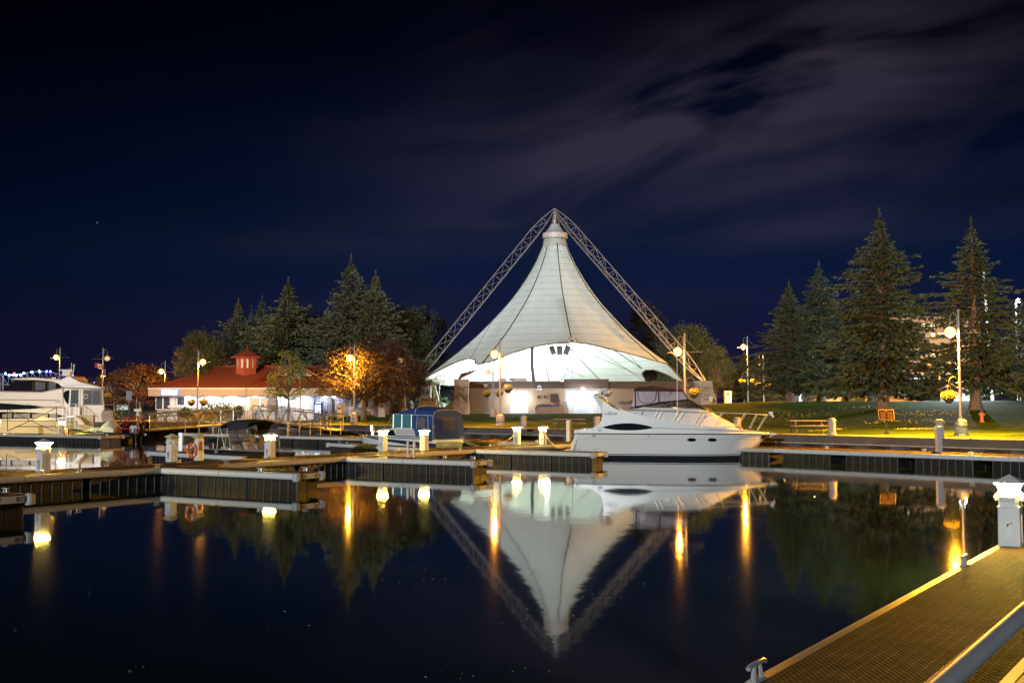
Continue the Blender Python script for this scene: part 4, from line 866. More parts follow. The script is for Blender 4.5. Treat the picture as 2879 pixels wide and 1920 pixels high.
# planters
soil = mat('soil', (.05, .035, .025), .95); plant_m = mat('planter_wall', (.30, .21, .16), .85, var=.15, bump=.3)
fl_b = mat('blue_flowers', (.10, .12, .5), .7, island=True, var=.5); fl_mix = mat('mixed_flowers', (.5, .22, .12), .7, island=True, var=.9); shrub_m = mat('shrub_leaves', (.07, .14, .05), .7, island=True, var=.5, trans=.2)
def planter(px0, px1, Y, z0, h, label, seed, fl=(fl_b, fl_mix)):
    x0, x1 = PX(px0, Y), PX(px1, Y); w = x1 - x0; r = root('flower_planter', ((x0 + x1) / 2, Y, z0), label, 'planter', 'long flower planters before the pavilion')
    oct_ = lambda k, z: [(-w / 2 * k, -.4, z), (-w / 2 * k + .5, -1.0, z), (w / 2 * k - .5, -1.0, z), (w / 2 * k, -.4, z), (w / 2 * k, .8, z), (-w / 2 * k, .8, z)]
    MB().loft([oct_(1, 0), oct_(1, h)], closed=True).build('planter_wall', plant_m, r, bevel=.02)
    rn = random.Random(seed); a = MB(); b = MB(); c = MB()
    for k in range(int(w * 4)):
        x = rn.uniform(-w / 2 + .3, w / 2 - .3); hh = .25 + .55 * max(0, min(1, (x / w + .35))) * rn.uniform(.5, 1)
        q = leafball(42, (x, rn.uniform(-.5, .4), h + hh * .5), .28, .07, seed * 97 + k, max(.6, hh * 1.6)); a.add(q.v, q.f)
        q = leafball(26, (x + .1, rn.uniform(-.85, -.5), h + .1), .16, .05, seed * 37 + k, .6); b.add(q.v, q.f)
        q = leafball(8, (x, rn.uniform(-.6, 0), h + hh * .8), .25, .055, seed * 57 + k, .6); c.add(q.v, q.f)
    a.build('foliage', shrub_m, r); b.build('blue_flowers', fl[0], r, kind='stuff'); c.build('bright_flowers', fl[1], r, kind='stuff')
planter(1505, 1597, YP - 2.6, 2.1, .75, 'long planter with blue flowers left of the second floodlit door', 1)
planter(1735, 1795, YP - 3.6, 2.1, 1.05, 'curved planter seen through the radar arch of the big cruiser', 2)

# ================================================================ KIOSK WITH RED ROOF
YK = 120.0
KX = lambda px, Y=YK: (px - CX) / F_PX * Y
KZ = lambda py, Y=YK: CAM_H + (1142.5 - py) / F_PX * Y
ks = root('kiosk', (KX(650), YK, 1.3), 'long kiosk with a red tiled roof, louvred cupola and white floodlit walls', 'kiosk')
corr = pattern('white_corrugated_siding', mat('white_siding', (.66, .66, .66), .55, var=.05), lines_fn(0, .30, .09, .55, bump=.8))
tile_m = pattern('red_roof_tiles', mat('roof_tile', (.34, .075, .032), .6, var=.3, scale=3), lines_fn(2, .235, .075, .38, bump=1.0))
fasc2 = pattern('cream_shingle_fascia', mat('cream_shingle', (.50, .42, .34), .8, var=.1), lines_fn(0, .32, .03, .7, 2, .22, bump=.3))
trim_w = mat('white_trim', (.72, .70, .66), .5)
Kz0, Kz1, Kz2 = 1.25, KZ(1113.5), KZ(1091.5)
kw = lambda x0, x1, y0, y1, z0, z1, mt, nm, par=None: MB().b2((x0, y0, z0), (x1, y1, z1)).build(nm, mt, par or ks, world=True)
kw(KX(433), KX(776), YK + 1.4, YK + 11, Kz0, Kz1 + .1, corr, 'wall'); kw(KX(776), KX(984), YK + 2.6, YK + 11, Kz0, Kz1 + .1, corr, 'wall')
kw(KX(418), KX(777), YK, YK + .25, Kz1, Kz2 - .08, fasc2, 'fascia'); kw(KX(418), KX(418) + .25, YK + .26, YK + 12, Kz1, Kz2 - .08, fasc2, 'fascia'); kw(KX(779), KX(990), YK + 1.2, YK + 1.4, Kz1, Kz2 - .08, fasc2, 'fascia')
kw(KX(417), KX(778), YK - .06, YK + .3, Kz2 - .078, Kz2 + .06, trim_w, 'eave_trim'); kw(KX(779), KX(991), YK + 1.1, YK + 1.5, Kz2 - .078, Kz2 + .06, trim_w, 'eave_trim')
kw(KX(418) + .26, KX(985), YK + .3, YK + 11.8, Kz1 - .04, Kz1 - .0, trim_w, 'soffit')
ex0, ex1, ey0, ey1, ez = KX(415.5), KX(993), YK - .2, YK + 12.4, Kz2 + .065; rx0, rx1, ry, rz_ = KX(573), KX(838), YK + 6, KZ(1031, YK + 6)
MB().add([(ex0, ey0, ez), (ex1, ey0 + 1.2, ez), (ex1, ey1, ez), (ex0, ey1, ez), (rx0, ry, rz_), (rx1 + 1.5, ry, rz_)], [(0, 1, 5, 4), (1, 2, 5), (2, 3, 4, 5), (3, 0, 4), (3, 2, 1, 0)]).build('roof', tile_m, ks, world=True)
# side gable
gx, gy = KX(838, YK + 3), YK + 2.2; gw = 2.3; gz1, gz0 = KZ(1025, gy), KZ(1057, gy)
MB().add([(gx - gw, gy, gz0), (gx + gw, gy, gz0), (gx, gy, gz1), (gx - gw, ry + .5, gz0), (gx + gw, ry + .5, gz0), (gx, ry + .5, gz1)], [(0, 2, 5, 3), (1, 4, 5, 2), (3, 5, 4)]).build('gable_roof', tile_m, ks, world=True)
louv = pattern('white_louvres', trim_w, lines_fn(2, .12, .035, .35, bump=.8))
MB().prism([(gx - gw * .8, gy + .06, gz0 + .02), (gx + gw * .8, gy + .06, gz0 + .02), (gx, gy + .06, gz1 - .25)], (0, .1, 0)).build('gable_louvre', louv, ks, world=True)
rust = mat('rust_red_trim', (.38, .085, .035), .55); orp = mat('orange_trim', (.6, .22, .05), .55)
MB().tube([(gx - gw - .1, gy - .05, gz0), (gx, gy - .05, gz1 + .05), (gx + gw + .1, gy - .05, gz0)], .11, 4).build('gable_trim', orp, ks, world=True)
MB().tube([(rx0, ry, rz_ + .03), (rx1 + 1.5, ry, rz_ + .03)], .08, 6).build('ridge_cap', rust, ks, world=True)
# cupola
cxk, cyk = KX(692, YK + 4), YK + 4.6; hexr = lambda r_, z, n=6, o=pi / 6: [(cxk + r_ * cos(o + 2 * pi * k / n), cyk + r_ * sin(o + 2 * pi * k / n), z) for k in range(n)]
cz0, cz1, cz2 = 6.2, KZ(1007, cyk), KZ(979, cyk)
cp = MB().loft([hexr(1.32, cz0), hexr(1.32, cz1)], closed=True).build('cupola', rust, ks, world=True)
MB().loft([hexr(1.92, cz1), hexr(1.95, cz1 + .12), hexr(.06, cz2 - .1), hexr(.03, cz2 + .35)], closed=True).build('cupola_roof', tile_m, cp, world=True)
for k in range(6):
    a = 2 * pi * k / 6 - pi / 2 + pi / 6 * 0; ap = 1.32 * cos(pi / 6) + .02; n = Vector((cos(a), sin(a), 0)); s = Vector((-sin(a), cos(a), 0)); c = Vector((cxk, cyk, 0)) + n * ap; h0, h1 = cz1 - 1.15, cz1 - .12
    MB().prism([c - s * .42 + Vector((0, 0, h0)), c + s * .42 + Vector((0, 0, h0)), c + s * .42 + Vector((0, 0, h1)), c - s * .42 + Vector((0, 0, h1))], n * .04).build('louvre', louv, cp, world=True)
# front details
def kp(px0, px1, py0, py1, Y, d, mt, nm, par=None): return MB().b2((KX(px0, Y), Y, KZ(py1, Y)), (KX(px1, Y), Y + d, KZ(py0, Y))).build(nm, mt, par or ks, world=True)
yk = YK + 1.4
win = mat('kiosk_window_glass', (.04, .05, .07), .08, spec=.8)
for a, b_, c, d in ((440, 459, 1116, 1152), (461, 480, 1116, 1152), (500, 521, 1116, 1139)):
    f_ = kp(a, b_, c, d, yk - .06, .05, mat('window_frame_alu', (.5, .5, .52), .4, .5), 'window'); kp(a + .9, b_ - .9, c + .9, d - .9, yk - .075, .02, win, 'pane', f_)
kp(483, 491, 1115, 1178, yk - .05, .05, trim_w, 'door'); kp(474, 505, 1140, 1146, yk - .5, .5, trim_w, 'counter')
kp(443, 495, 1150, 1152, yk - .3, .3, trim_w, 'window_ledge')
kp(703, 731, 1117, 1153, yk - .9, .06, mat('window_frame_alu', (.5, .5, .52), .4, .5), 'notice_case_frame'); kp(704.5, 729.5, 1118.5, 1152, yk - .93, .03, mat('pale_paper', (.62, .62, .64), .6), 'notice_case')
kp(735, 752, 1119, 1152, yk - .93, .03, mat('pale_paper', (.62, .62, .64), .6), 'notice_board'); kp(754, 775, 1119, 1152, yk - .93, .03, mat('grey_panel', (.22, .22, .26), .5), 'notice_board')
kp(736, 744, 1136, 1145, yk - .95, .02, mat('tan_sticker', (.25, .2, .15), .7), 'poster'); 
kp(776, 781, 1113, 1180, yk - .9, .2, blackp, 'post'); kp(936, 941, 1113, 1180, yk + .6, .3, blackp, 'post')
kp(868, 883, 1113, 1178, yk + .5, .5, mat('pale_machine', (.6, .66, .72), .4), 'ice_box')
vm = root('vending_machine', (KX(896, yk), yk + .3, 1.45), 'blue vending machine with glowing product panels at the kiosk wall', 'vending machine')
MB().box((0, 0, 1.0), (.92, .8, 2.05)).build('body', mat('vending_blue', (.02, .07, .35), .3), vm, bevel=.02)
glow = emis('vending_glow', (.7, .85, 1.0), 3.5)
m = MB(); [m.box((-.24 + .22 * i, -.41, 1.55 - .24 * k), (.19, .02, .17)) for i in range(3) for k in range(4)]; m.build('product_panel', glow, vm)
MB().box((.05, -.41, 1.88), (.6, .02, .1)).build('top_sign', glow, vm); MB().box((-.05, -.41, .42), (.4, .02, .2)).build('dispense_slot', blackp, vm)
kp(910, 918, 1115, 1175, yk + 1.1, .08, mat('purple_lit_panel', (.42, .38, .46), .6), 'wall_panel'); kp(921, 934, 1115, 1175, yk + 1.1, .08, mat('brown_panel', (.26, .2, .2), .6), 'wall_panel'); kp(944, 976, 1115, 1175, yk + 1.1, .08, mat('purple_lit_panel', (.42, .38, .46), .6), 'wall_panel')  # lilac panels: the wall's purple lighting is put into their colour
# lit sign; the photo's lettering is overexposed, white on blue in two lines
sg = kp(454, 504, 1094.2, 1111, YK - .08, .07, mat('sign_blue_face', (.03, .10, .32), .4, emit=(.05, .25, .9), estr=.9), 'lit_sign')
sgt = emis('sign_letters', (.85, .93, 1.0), 5)
m = MB(); rn = random.Random(5)
for row, (yc, hh, n) in enumerate(((1100.0, 5.2, 24), (1107.2, 3.2, 30))):
    for k in range(n):
        if k in ((8, 16) if row == 0 else (6, 13)): continue      # word gaps; the photo's letters are burnt out
        px = 456.8 + 44.0 * k / n; up = rn.choice((0, 0, 1.4)) if row == 0 else 0
        m.b2((KX(px, YK), YK - .12, KZ(yc + hh / 2)), (KX(px + 1.35, YK), YK - .08, KZ(yc - hh / 2 - up)))
m.build('sign_lettering', sgt, ks, world=True)
for px in (531, 592, 651, 718, 800, 855, 915, 940):
    yy = YK + (.75 if px < 776 else 1.75); c = Vector((KX(px, yy), yy, Kz1 - .10)); MB().box(c, (.35, .2, .08)).build('soffit_lamp', globe_w, ks, world=True)
    point(ks, mw(ks).inverted() @ (c - Vector((0, 0, .12))), (.72, .82, 1.0), 70 if px < 900 else 22, .1, 'soffit_light')
# shrubs and flower bed in front of the kiosk
hed = mat('hedge_leaves', (.08, .16, .06), .7, island=True, var=.5, trans=.2); pink = mat('pink_flowers_bed', (.45, .10, .25), .7, island=True, var=.6); grs = mat('ornamental_grass', (.28, .24, .12), .8, island=True, var=.4)
def bush(px, Y, w, h, label, mt=None, fl=None, seed=1, n=900, ls=.11, cat='shrub', name='shrub', z=None):
    p = on_ground(px, Y); r = root(name, p, label, cat); rn = random.Random(seed); m = MB(); f2 = MB()
    for k in range(9):
        c = (rn.uniform(-.5, .5) * w, rn.uniform(-.3, .3) * w * .6, h * rn.uniform(.25, .72)); q = leafball(n // 9, c, min(w, h) * .33, ls, seed * 31 + k, 1.0, .3); m.add(q.v, q.f)
        if fl: q = leafball(14, (c[0], c[1] - .2, c[2] * .9), min(w, h) * .34, .07, seed * 71 + k, .8); f2.add(q.v, q.f)
    m.build('foliage', mt or hed, r)
    if fl: f2.build('blossom', fl, r)
    st_ = MB(); [st_.tube([(rn.uniform(-.2, .2) * w, 0, 0), (rn.uniform(-.4, .4) * w, rn.uniform(-.2, .2), h * .5)], .025, 4) for _ in range(5)]; st_.build('stems', bark, r); return r
bush(545, 118.5, 2.8, 1.7, 'pink flowering bed at the left part of the kiosk wall', fl=pink, seed=3); bush(576, 118, 2.2, 1.3, 'reddish grass clump beside the lamp post at the kiosk', grs, seed=4); bush(616, 118.5, 2.8, 2.2, 'tall airy shrub at the middle of the kiosk wall', fl=pink, seed=5); bush(658, 118.6, 1.9, 1.9, 'rounded green shrub with violet tips before the kiosk siding', fl=mat('violet_flowers', (.25, .10, .4), .7, island=True, var=.5), seed=6)
bush(306, 121, 2.8, 1.9, 'feathery ornamental grass clump right of the yacht stern', mat('green_grass_clump', (.16, .2, .08), .8, island=True, var=.4), fl=grs, seed=8)
# ================================================================ BOATS
def profile_boat(r, K, z0, u0):
    """K metres per traced pixel, z0 height of row 0, u0 column of x = 0"""
    return (lambda x: (x - u0) * K), (lambda y: z0 - y * K)
def side_strip(m, cols_, half, th=.10, flip=1):
    """panel standing on the curve y = half(u); cols_ = [(u, zbottom, ztop)]"""
    o1 = [(u, flip * half(u), a) for u, a, b in cols_]; o2 = [(u, flip * half(u), b) for u, a, b in cols_]; i1 = [(u, flip * (half(u) - th), a) for u, a, b in cols_]; i2 = [(u, flip * (half(u) - th), b) for u, a, b in cols_]
    m.loft([[a, b, c, d] for a, b, c, d in zip(o1, o2, i2, i1)], closed=True); return m
def on_side(r, half, poly, name, mt, off=.012, th=.02, flip=-1, parent=None, smooth_=False):
    """thin shape following the hull side; poly = [(u, zlow, zhigh)] columns"""
    m = MB(); A_ = [[(u, flip * (half(u, a) + off), a), (u, flip * (half(u, b) + off), b), (u, flip * (half(u, b) - th), b), (u, flip * (half(u, a) - th), a)] for u, a, b in poly]
    return m.loft(A_, closed=True).build(name, mt, parent or r)
def lens_cols(x0, x1, yc, up, dn, n=16, px=.8, pdn=None):
    return [(x0 + (x1 - x0) * i / n, yc - 0 - dn * sin(pi * i / n) ** px, yc + up * sin(pi * i / n) ** px) for i in range(n + 1)]
hullpaint = pattern('hull_white_dark_bottom', gelcoat, lambda t, b, c, tcn: None)
def bottom_fn(z, colr_):
    def fn(t, b, colr, tcn):
        s = t.nodes.new('ShaderNodeSeparateXYZ'); t.links.new(tcn.outputs['Object'], s.inputs[0]); l = t.nodes.new('ShaderNodeMath'); l.operation = 'LESS_THAN'; l.inputs[1].default_value = z; t.links.new(s.outputs[2], l.inputs[0])
        mx = t.nodes.new('ShaderNodeMix'); mx.data_type = 'RGBA'; t.links.new(l.outputs[0], mx.inputs[0]); t.links.new(colr, mx.inputs[6]); mx.inputs[7].default_value = (*colr_, 1); t.links.new(mx.outputs[2], b.inputs['Base Color'])
    return fn
hull_c = pattern('cruiser_hull_paint', gelcoat, bottom_fn(.20, (.02, .022, .03)))
# ---- big cruiser ------------------------------------------------
KC = .00552; ux = lambda zx: (zx - 75) * KC; uz = lambda zy: 4.72 - zy * .005522
sw = W(1601, 1262, 60.6); cr = root('cabin_cruiser', (sw.x, 60.6 + 1.9, 0), 'large white cabin cruiser with swept radar arch and eye shaped side window', 'boat', 'boats moored in the marina', atan2(-.17, 1))
LC = 11.35
def cb(u, z=1.4):        # half beam
    t = max(0, min(1, u / LC)); k = (1 - max(0, (t - .42) / .58) ** 2.3) if t > .42 else (1 - .06 * (1 - t / .42)); rake = 1.0
    fl = .80 + .20 * min(1, max(0, z) / 1.41) if z < 1.41 else 1.0
    u_end = LC * (.905 + .095 * min(1, max(0, z / 1.41)))
    k2 = max(.004, 1 - (max(0, u - (u_end - 4.2)) / 4.2) ** 2.4) if u < u_end else .004
    return 1.9 * min(k if t <= .42 else 1, 1) * (k2 if u > u_end - 4.2 else 1) * fl
m = MB(); rr = []
us = [.35] + [.35 + (LC - .35) * i / 30 for i in range(1, 31)]
for u in us:
    ring = []
    for z in (-.35, 0, .2, .5, .9, 1.2, 1.41):
        u_end = LC * (.845 + .155 * max(0, z + .35) / 1.76); uu = min(u, u_end); y = cb(uu, z) if z > -.2 else cb(uu, 0) * .7
        if uu >= u_end - 1e-6: y = .01
        ring.append((uu + (-.28 * (z + .35) / 1.7 * -1 if u == us[0] else 0), y, z))
    rr.append([(a, -b, c) for a, b, c in ring] + [(a, b, c) for a, b, c in reversed(ring)])
m.loft(rr, closed=True).build('hull', hull_c, cr, smooth=True)
def cT(u): return interp(u, [(ux(470), uz(345)), (ux(560), uz(348)), (ux(650), uz(372)), (ux(740), uz(394)), (ux(870), uz(425)), (ux(1000), uz(450)), (ux(1300), uz(503)), (ux(1700), uz(548)), (ux(2000), uz(576)), (ux(2112), uz(596))])
top = [(ux(x), uz(y)) for x, y in ((180, 570), (205, 563), (330, 560), (365, 547), (400, 525), (432, 505), (455, 470))]
wingA = [(ux(x), uz(a), uz(b)) for x, a, b in ((372, 228, 222), (395, 262, 224), (420, 300, 232), (440, 335, 244), (460, 378, 262), (470, 400, 276))]
upper = [(ux(470), 1.40, uz(276)), (ux(500), 1.40, uz(298)), (ux(560), 1.40, uz(335)), (ux(650), 1.40, uz(372))] + [(u, 1.40, cT(u)) for u in [ux(740) + (LC - .15 - ux(740)) * i / 20 for i in range(21)]]
low = [(u, 1.40, z) for u, z in top] + [(ux(470), 1.40, uz(400))]
hb = lambda u: cb(u, 1.5) - .03 - .10 * smooth(LC - 3, LC, u)
for fl_ in (-1, 1):
    m = MB(); side_strip(m, low, hb, .12, fl_); side_strip(m, upper, hb, .12, fl_)
    m.build('topside', gelcoat, cr, smooth=True)
    m = MB(); w_ = lambda u: hb(u) - (ux(470) - u) * .25; side_strip(m, wingA, w_, .14, fl_); m.build('arch_wing', gelcoat, cr, smooth=True)
# arch bridge
a0, a1, za = ux(372), ux(455), uz(222)
yw = hb(ux(470)) - .22
MB().loft([[(a0 + .02, y, za - .05), (a1 + .2, y, za - .02 + dz), (a1 + .2, y, za + .05 + dz), (a0 + .02, y, za + .02 + dz)] for y, dz in ((-yw, 0), (-yw * .6, .07), (0, .10), (yw * .6, .07), (yw, 0))], closed=True).build('arch_bridge', gel_cream, cr, smooth=True)
MB().lathe((ux(484), -.2, uz(206)), [(.2, -.1), (.30, 0), (.33, .08), (.33, .16), (.28, .22), (.1, .25)], 18).build('radar_dome', mat('radar_white', (.6, .58, .55), .35), cr, smooth=True)
MB().tube([(ux(430), -.9, za), (ux(428), -.9, za + .32)], .05, 8).build('horn', white_paint, cr)
# decks and cabin trunk
m = MB(); rr = []
for i in range(22):
    u = ux(360) + (LC - .3 - ux(360)) * i / 21; z = min(cT(u) - .06, 2.3) if u > ux(740) else 1.55; h = hb(u) - .06
    rr.append([(u, -h, z - .25), (u, -h, z), (u, 0, z + .05), (u, h, z), (u, h, z - .25)])
m.loft(rr, closed=True).build('deck', gel_cream, cr, smooth=True)
m = MB(); rr = []
for x, y, hw in ((745, 352, 1.45), (790, 342, 1.5), (900, 338, 1.5), (1150, 341, 1.45), (1430, 352, 1.3), (1490, 372, 1.22), (1560, 405, 1.12), (1700, 478, .85), (1800, 528, .6), (1858, 556, .4)):
    u = ux(x); zt_ = uz(y); zb_ = cT(u) - .15; rr.append([(u, -hw - .12, zb_), (u, -hw - .04, lerp(zb_, zt_, .6)), (u, -hw + .12, zt_ - .02), (u, 0, zt_ + .06), (u, hw - .12, zt_ - .02), (u, hw + .04, lerp(zb_, zt_, .6)), (u, hw + .12, zb_)])
m.loft(rr, closed=True).build('cabin_trunk', gelcoat, cr, smooth=True)
m = MB(); m.loft([[(ux(x) , -.55 * k, uz(y) + .07), (ux(x), .55 * k, uz(y) + .07), (ux(x), .55 * k, uz(y) + .11), (ux(x), -.55 * k, uz(y) + .11)] for x, y, k in ((1470, 362, 1), (1530, 368, 1), (1560, 395, .8))], closed=True).build('deck_cushion', mat('tan_cushion', (.5, .36, .16), .7), cr, smooth=True)
# windshield
def yq(u, z, hw=1.42): return hw
tint = mat('smoked_windshield', (.03, .028, .026), .06, alpha=.42, spec=.8); frame_b = mat('dark_window_frame', (.02, .016, .015), .4)
wsf = [(ux(1000), uz(340)), (ux(1020), uz(302)), (ux(1325), uz(262)), (ux(1470), uz(356))]
for fl_ in (-1, 1):
    m = MB(); m.prism([(ux(880), fl_ * 1.40, uz(336)), (ux(900), fl_ * 1.36, uz(322)), (ux(1325), fl_ * 1.15, uz(262)), (ux(1470), fl_ * 1.12, uz(356))], (0, fl_ * .02, 0)).build('side_window', tint, cr)
    MB().tube([(ux(740), fl_ * 1.46, uz(345)), (ux(880), fl_ * 1.42, uz(320)), (ux(1100), fl_ * 1.30, uz(285)), (ux(1325), fl_ * 1.17, uz(261)), (ux(1475), fl_ * 1.13, uz(355))], .04, 6).tube([(ux(1060), fl_ * 1.34, uz(292)), (ux(1150), fl_ * 1.3, uz(345))], .035, 5).build('window_frame', frame_b, cr, smooth=True)
MB().loft([[(ux(1325), y, uz(262)), (ux(1470) + .25 * (1 - abs(y) / 1.2), y, uz(356))] for y in (-1.13, -.6, 0, .6, 1.13)], caps=False).build('windshield', tint, cr)
# canopy
can = mat('maroon_canvas', (.060, .022, .022), .85, var=.3, scale=5, bump=.6); clear = mat('clear_vinyl', (.62, .56, .66), .15, alpha=.42)
m = MB(); rr = []
for x, y, z2 in ((778, 168, 150), (800, 150, 146), (880, 145, 135), (960, 138, 122), (1050, 145, 130), (1120, 150, 138), (1200, 148, 142), (1268, 158, 150)):
    u = ux(x); e = uz(178); rr.append([(u, -1.42, e), (u, -1.38, uz(y) - .03), (u, -.8, uz(z2)), (u, 0, uz(z2) + .06), (u, .8, uz(z2)), (u, 1.38, uz(y) - .03), (u, 1.42, e), (u, 0, uz(150))])
m.loft(rr, closed=True).build('canopy_top', can, cr, smooth=True)
for fl_ in (-1, 1):
    for q in (((755, 345), (780, 178), (793, 178), (797, 340)), ((797, 340), (793, 178), (1022, 180), (1028, 292)), ((1034, 290), (1030, 180), (1268, 178), (1320, 262))):
        MB().prism([(ux(x), fl_ * (1.45 - .3 * smooth(900, 1320, x)), uz(y)) for x, y in q], (0, fl_ * .01, 0)).build('clear_panel', clear, cr)
    m = MB()
    for l in (((793, 172), (797, 345)), ((1026, 172), (1030, 292)), ((1268, 172), (1320, 262)), ((797, 345), (740, 352)), ((797, 345), (1030, 290), (1320, 262))): m.tube([(ux(x), fl_ * (1.47 - .3 * smooth(900, 1320, x)), uz(y)) for x, y in l], .035, 5)
    m.tube([(ux(x), fl_ * 1.46, uz(y)) for x, y in ((820, 180), (822, 230), (850, 285), (890, 300), (950, 295), (995, 260), (1008, 180))], .018, 4)
    for l in (((840, 180), (940, 300)), ((985, 180), (880, 290)), ((1040, 185), (1090, 260)), ((1160, 182), (1060, 290))): m.tube([(ux(x), fl_ * 1.3, uz(y)) for x, y in l], .016, 4)
    m.build('canopy_frame', frame_b, cr)
MB().prism([(ux(755), -1.4, uz(345)), (ux(782), -1.38, uz(178)), (ux(782), 1.38, uz(178)), (ux(755), 1.4, uz(345))], (.01, 0, 0)).build('clear_panel', clear, cr)
# side details
side = lambda u, z=1.4: (cb(u, z) if z < 1.41 else hb(u))
on_side(cr, side, lens_cols(ux(463), ux(978), uz(541), .245, .15, 22, .75), 'eye_window', darkglass, .02)
on_side(cr, side, [(u, uz(541) - .012 - .001 * 0, uz(541) + .014) for u in (ux(405), ux(430), ux(463))], 'cove_line', blackp, .01)
on_side(cr, side, [(ux(x), uz(541 + (x - 978) * .036) - .012, uz(541 + (x - 978) * .036) + .012) for x in range(978, 2060, 60)], 'cove_line', blackp, .012)
on_side(cr, side, [(ux(x), uz(655) - .004, uz(655) + .004) for x in range(190, 2040, 50)], 'crease_shadow_strip', mat('shadow_line', (.25, .25, .25), .6), .003)  # grey strip stands in for the shadow along the crease
on_side(cr, side, [(ux(x), uz(808) - .02, uz(808) + .02) for x in range(190, 1890, 50)], 'boot_stripe', blackp, .004)
on_side(cr, side, [(ux(x), uz(812) - .03, uz(812) - .0) for x in range(190, 1885, 50)], 'boot_stripe_light', white_paint, .005)
for xc in (1350, 1552): on_side(cr, side, lens_cols(ux(xc - 47), ux(xc + 47), uz(659), .10, .10, 12, .5), 'porthole_rim', steel, .012); on_side(cr, side, lens_cols(ux(xc - 42), ux(xc + 42), uz(659), .08, .08, 12, .5), 'porthole', darkglass, .02)
for xc, yc in ((440, 569), (380, 627)): on_side(cr, side, lens_cols(ux(xc - 26), ux(xc + 26), uz(yc), .07, .07, 8, .35), 'vent', mat('vent_grey', (.42, .42, .42), .5), .012)
for xc, yc, q in ((377, 566, .03), (268, 617, .015), (543, 735, .02), (185, 721, .02), (925, 625, .035), (1377, 770, .015), (1915, 745, .015), (152, 758, .06)): on_side(cr, side, [(ux(xc) - q, uz(yc) - q * .7, uz(yc) + q * .7), (ux(xc) + q, uz(yc) - q * .7, uz(yc) + q * .7)], 'hull_fitting', blackp if q < .05 else steel, .01)
on_side(cr, side, [(ux(2040), uz(655), uz(618)), (ux(2065), uz(655), uz(617)), (ux(2090), uz(640), uz(616))], 'bow_pad', blackp, .03)
for fl_ in (-1, 1): MB().tube([(ux(x), fl_ * (cb(ux(x), 1.41) + .02), uz(602)) for x in range(195, 2110, 40)] + [(LC, 0, uz(602))], .03, 6).build('rub_rail', steel, cr, smooth=True)
q = ux(555); text('CARVER', .20, ink, cr, wallM((ux(551), -hb(ux(551)) - .014, uz(405)), (1, 0, 0)), 'brand_lettering', .002)
text('YACHTS', .075, mat('faint_grey', (.4, .4, .4), .6), cr, wallM((ux(551), -hb(ux(551)) - .014, uz(419)), (1, 0, 0)), 'brand_lettering', .002)
m = MB(); m.tube([(ux(551) + .11 * cos(a) - .02, -hb(ux(551)) - .01, uz(387) + .035 * sin(a)) for a in [pi * (.3 + 1.1 * i / 10) for i in range(11)]] + [(ux(551) + .12, -hb(ux(551)) - .01, uz(388))], .007, 4).build('brand_swoosh', ink, cr)
# rails, anchor, antenna, platform
railm = MB(); yr = lambda u, k=1: (hb(u) - .12)
for fl_ in (-1, 1):
    railm.tube([(ux(740), fl_ * yr(ux(740)), uz(362)), (ux(800), fl_ * yr(ux(800)), uz(362)), (ux(1200), fl_ * yr(ux(1200)), uz(374)), (ux(1600), fl_ * yr(ux(1600)), uz(392)), (ux(1900), fl_ * yr(ux(1900)), uz(402)), (ux(2100), fl_ * .28, uz(414)), (ux(2130), 0, uz(417))], .022, 6)
    for x0, y0, x1, y1 in ((870, 371, 855, 412), (1020, 372, 985, 440), (1065, 376, 1025, 450), (1225, 375, 1165, 478), (1275, 385, 1210, 484), (1440, 380, 1375, 505), (1490, 400, 1410, 510), (1660, 395, 1580, 528), (1885, 405, 1795, 550), (2000, 410, 1930, 550), (2098, 415, 2005, 570)):
        railm.tube([(ux(x0), fl_ * yr(min(ux(x0), LC - .9)), uz(y0)), (ux(x1), fl_ * max(.1, yr(ux(x1))), uz(y1))], .02, 5)
railm.build('bow_rail', rail_steel, cr, smooth=True)
MB().box((ux(2138), -.12, uz(395)), (.22, .2, .12)).box((ux(2140), -.12, uz(412)), (.12, .14, .12)).box((ux(2160), -.12, uz(428)), (.1, .12, .12)).build('searchlight', white_paint, cr, bevel=.02)
MB().prism([(ux(2040), -.08, uz(590)), (ux(2120), -.08, uz(586)), (ux(2200), -.08, uz(600)), (ux(2205), -.08, uz(615)), (ux(2120), -.08, uz(640)), (ux(2140), -.08, uz(612)), (ux(2060), -.08, uz(604))], (0, .16, 0)).tube([(ux(2125), -.1, uz(638)), (ux(2210), -.1, uz(608))], .03, 5).tube([(ux(2185), -.15, uz(615)), (ux(2188), .15, uz(590))], .02, 5).build('anchor', steel, cr)
MB().tube([(ux(1212), -1.7, uz(420)), (ux(1214), -1.7, uz(-160))], [.02, .008], 5).build('antenna', white_paint, cr)
MB().box((ux(1100), -1.6, uz(462)), (.32, .05, .05)).build('grab_rail', steel, cr); MB().box((ux(1500), -1.2, uz(420)), (.5, .05, .05)).build('grab_rail', steel, cr); MB().box((ux(1922), -.3, cT(ux(1922)) + .02), (.2, .14, .12)).build('windlass', blackp, cr, bevel=.02)
MB().loft([[(-.25, -1.6, .28), (.45, -1.75, .28), (.45, 1.75, .28), (-.25, 1.6, .28)], [(-.25, -1.6, .40), (.45, -1.75, .40), (.45, 1.75, .40), (-.25, 1.6, .40)]], closed=True).build('swim_platform', gel_cream, cr, bevel=.03)
MB().loft([[(.30, -1.72, .3), (.50, -1.72, .3), (.50, 1.72, .3), (.30, 1.72, .3)], [(.70, -1.78, 1.58), (.92, -1.78, 1.60), (.92, 1.78, 1.60), (.70, 1.78, 1.58)]], closed=True).build('transom', gelcoat, cr, bevel=.02)
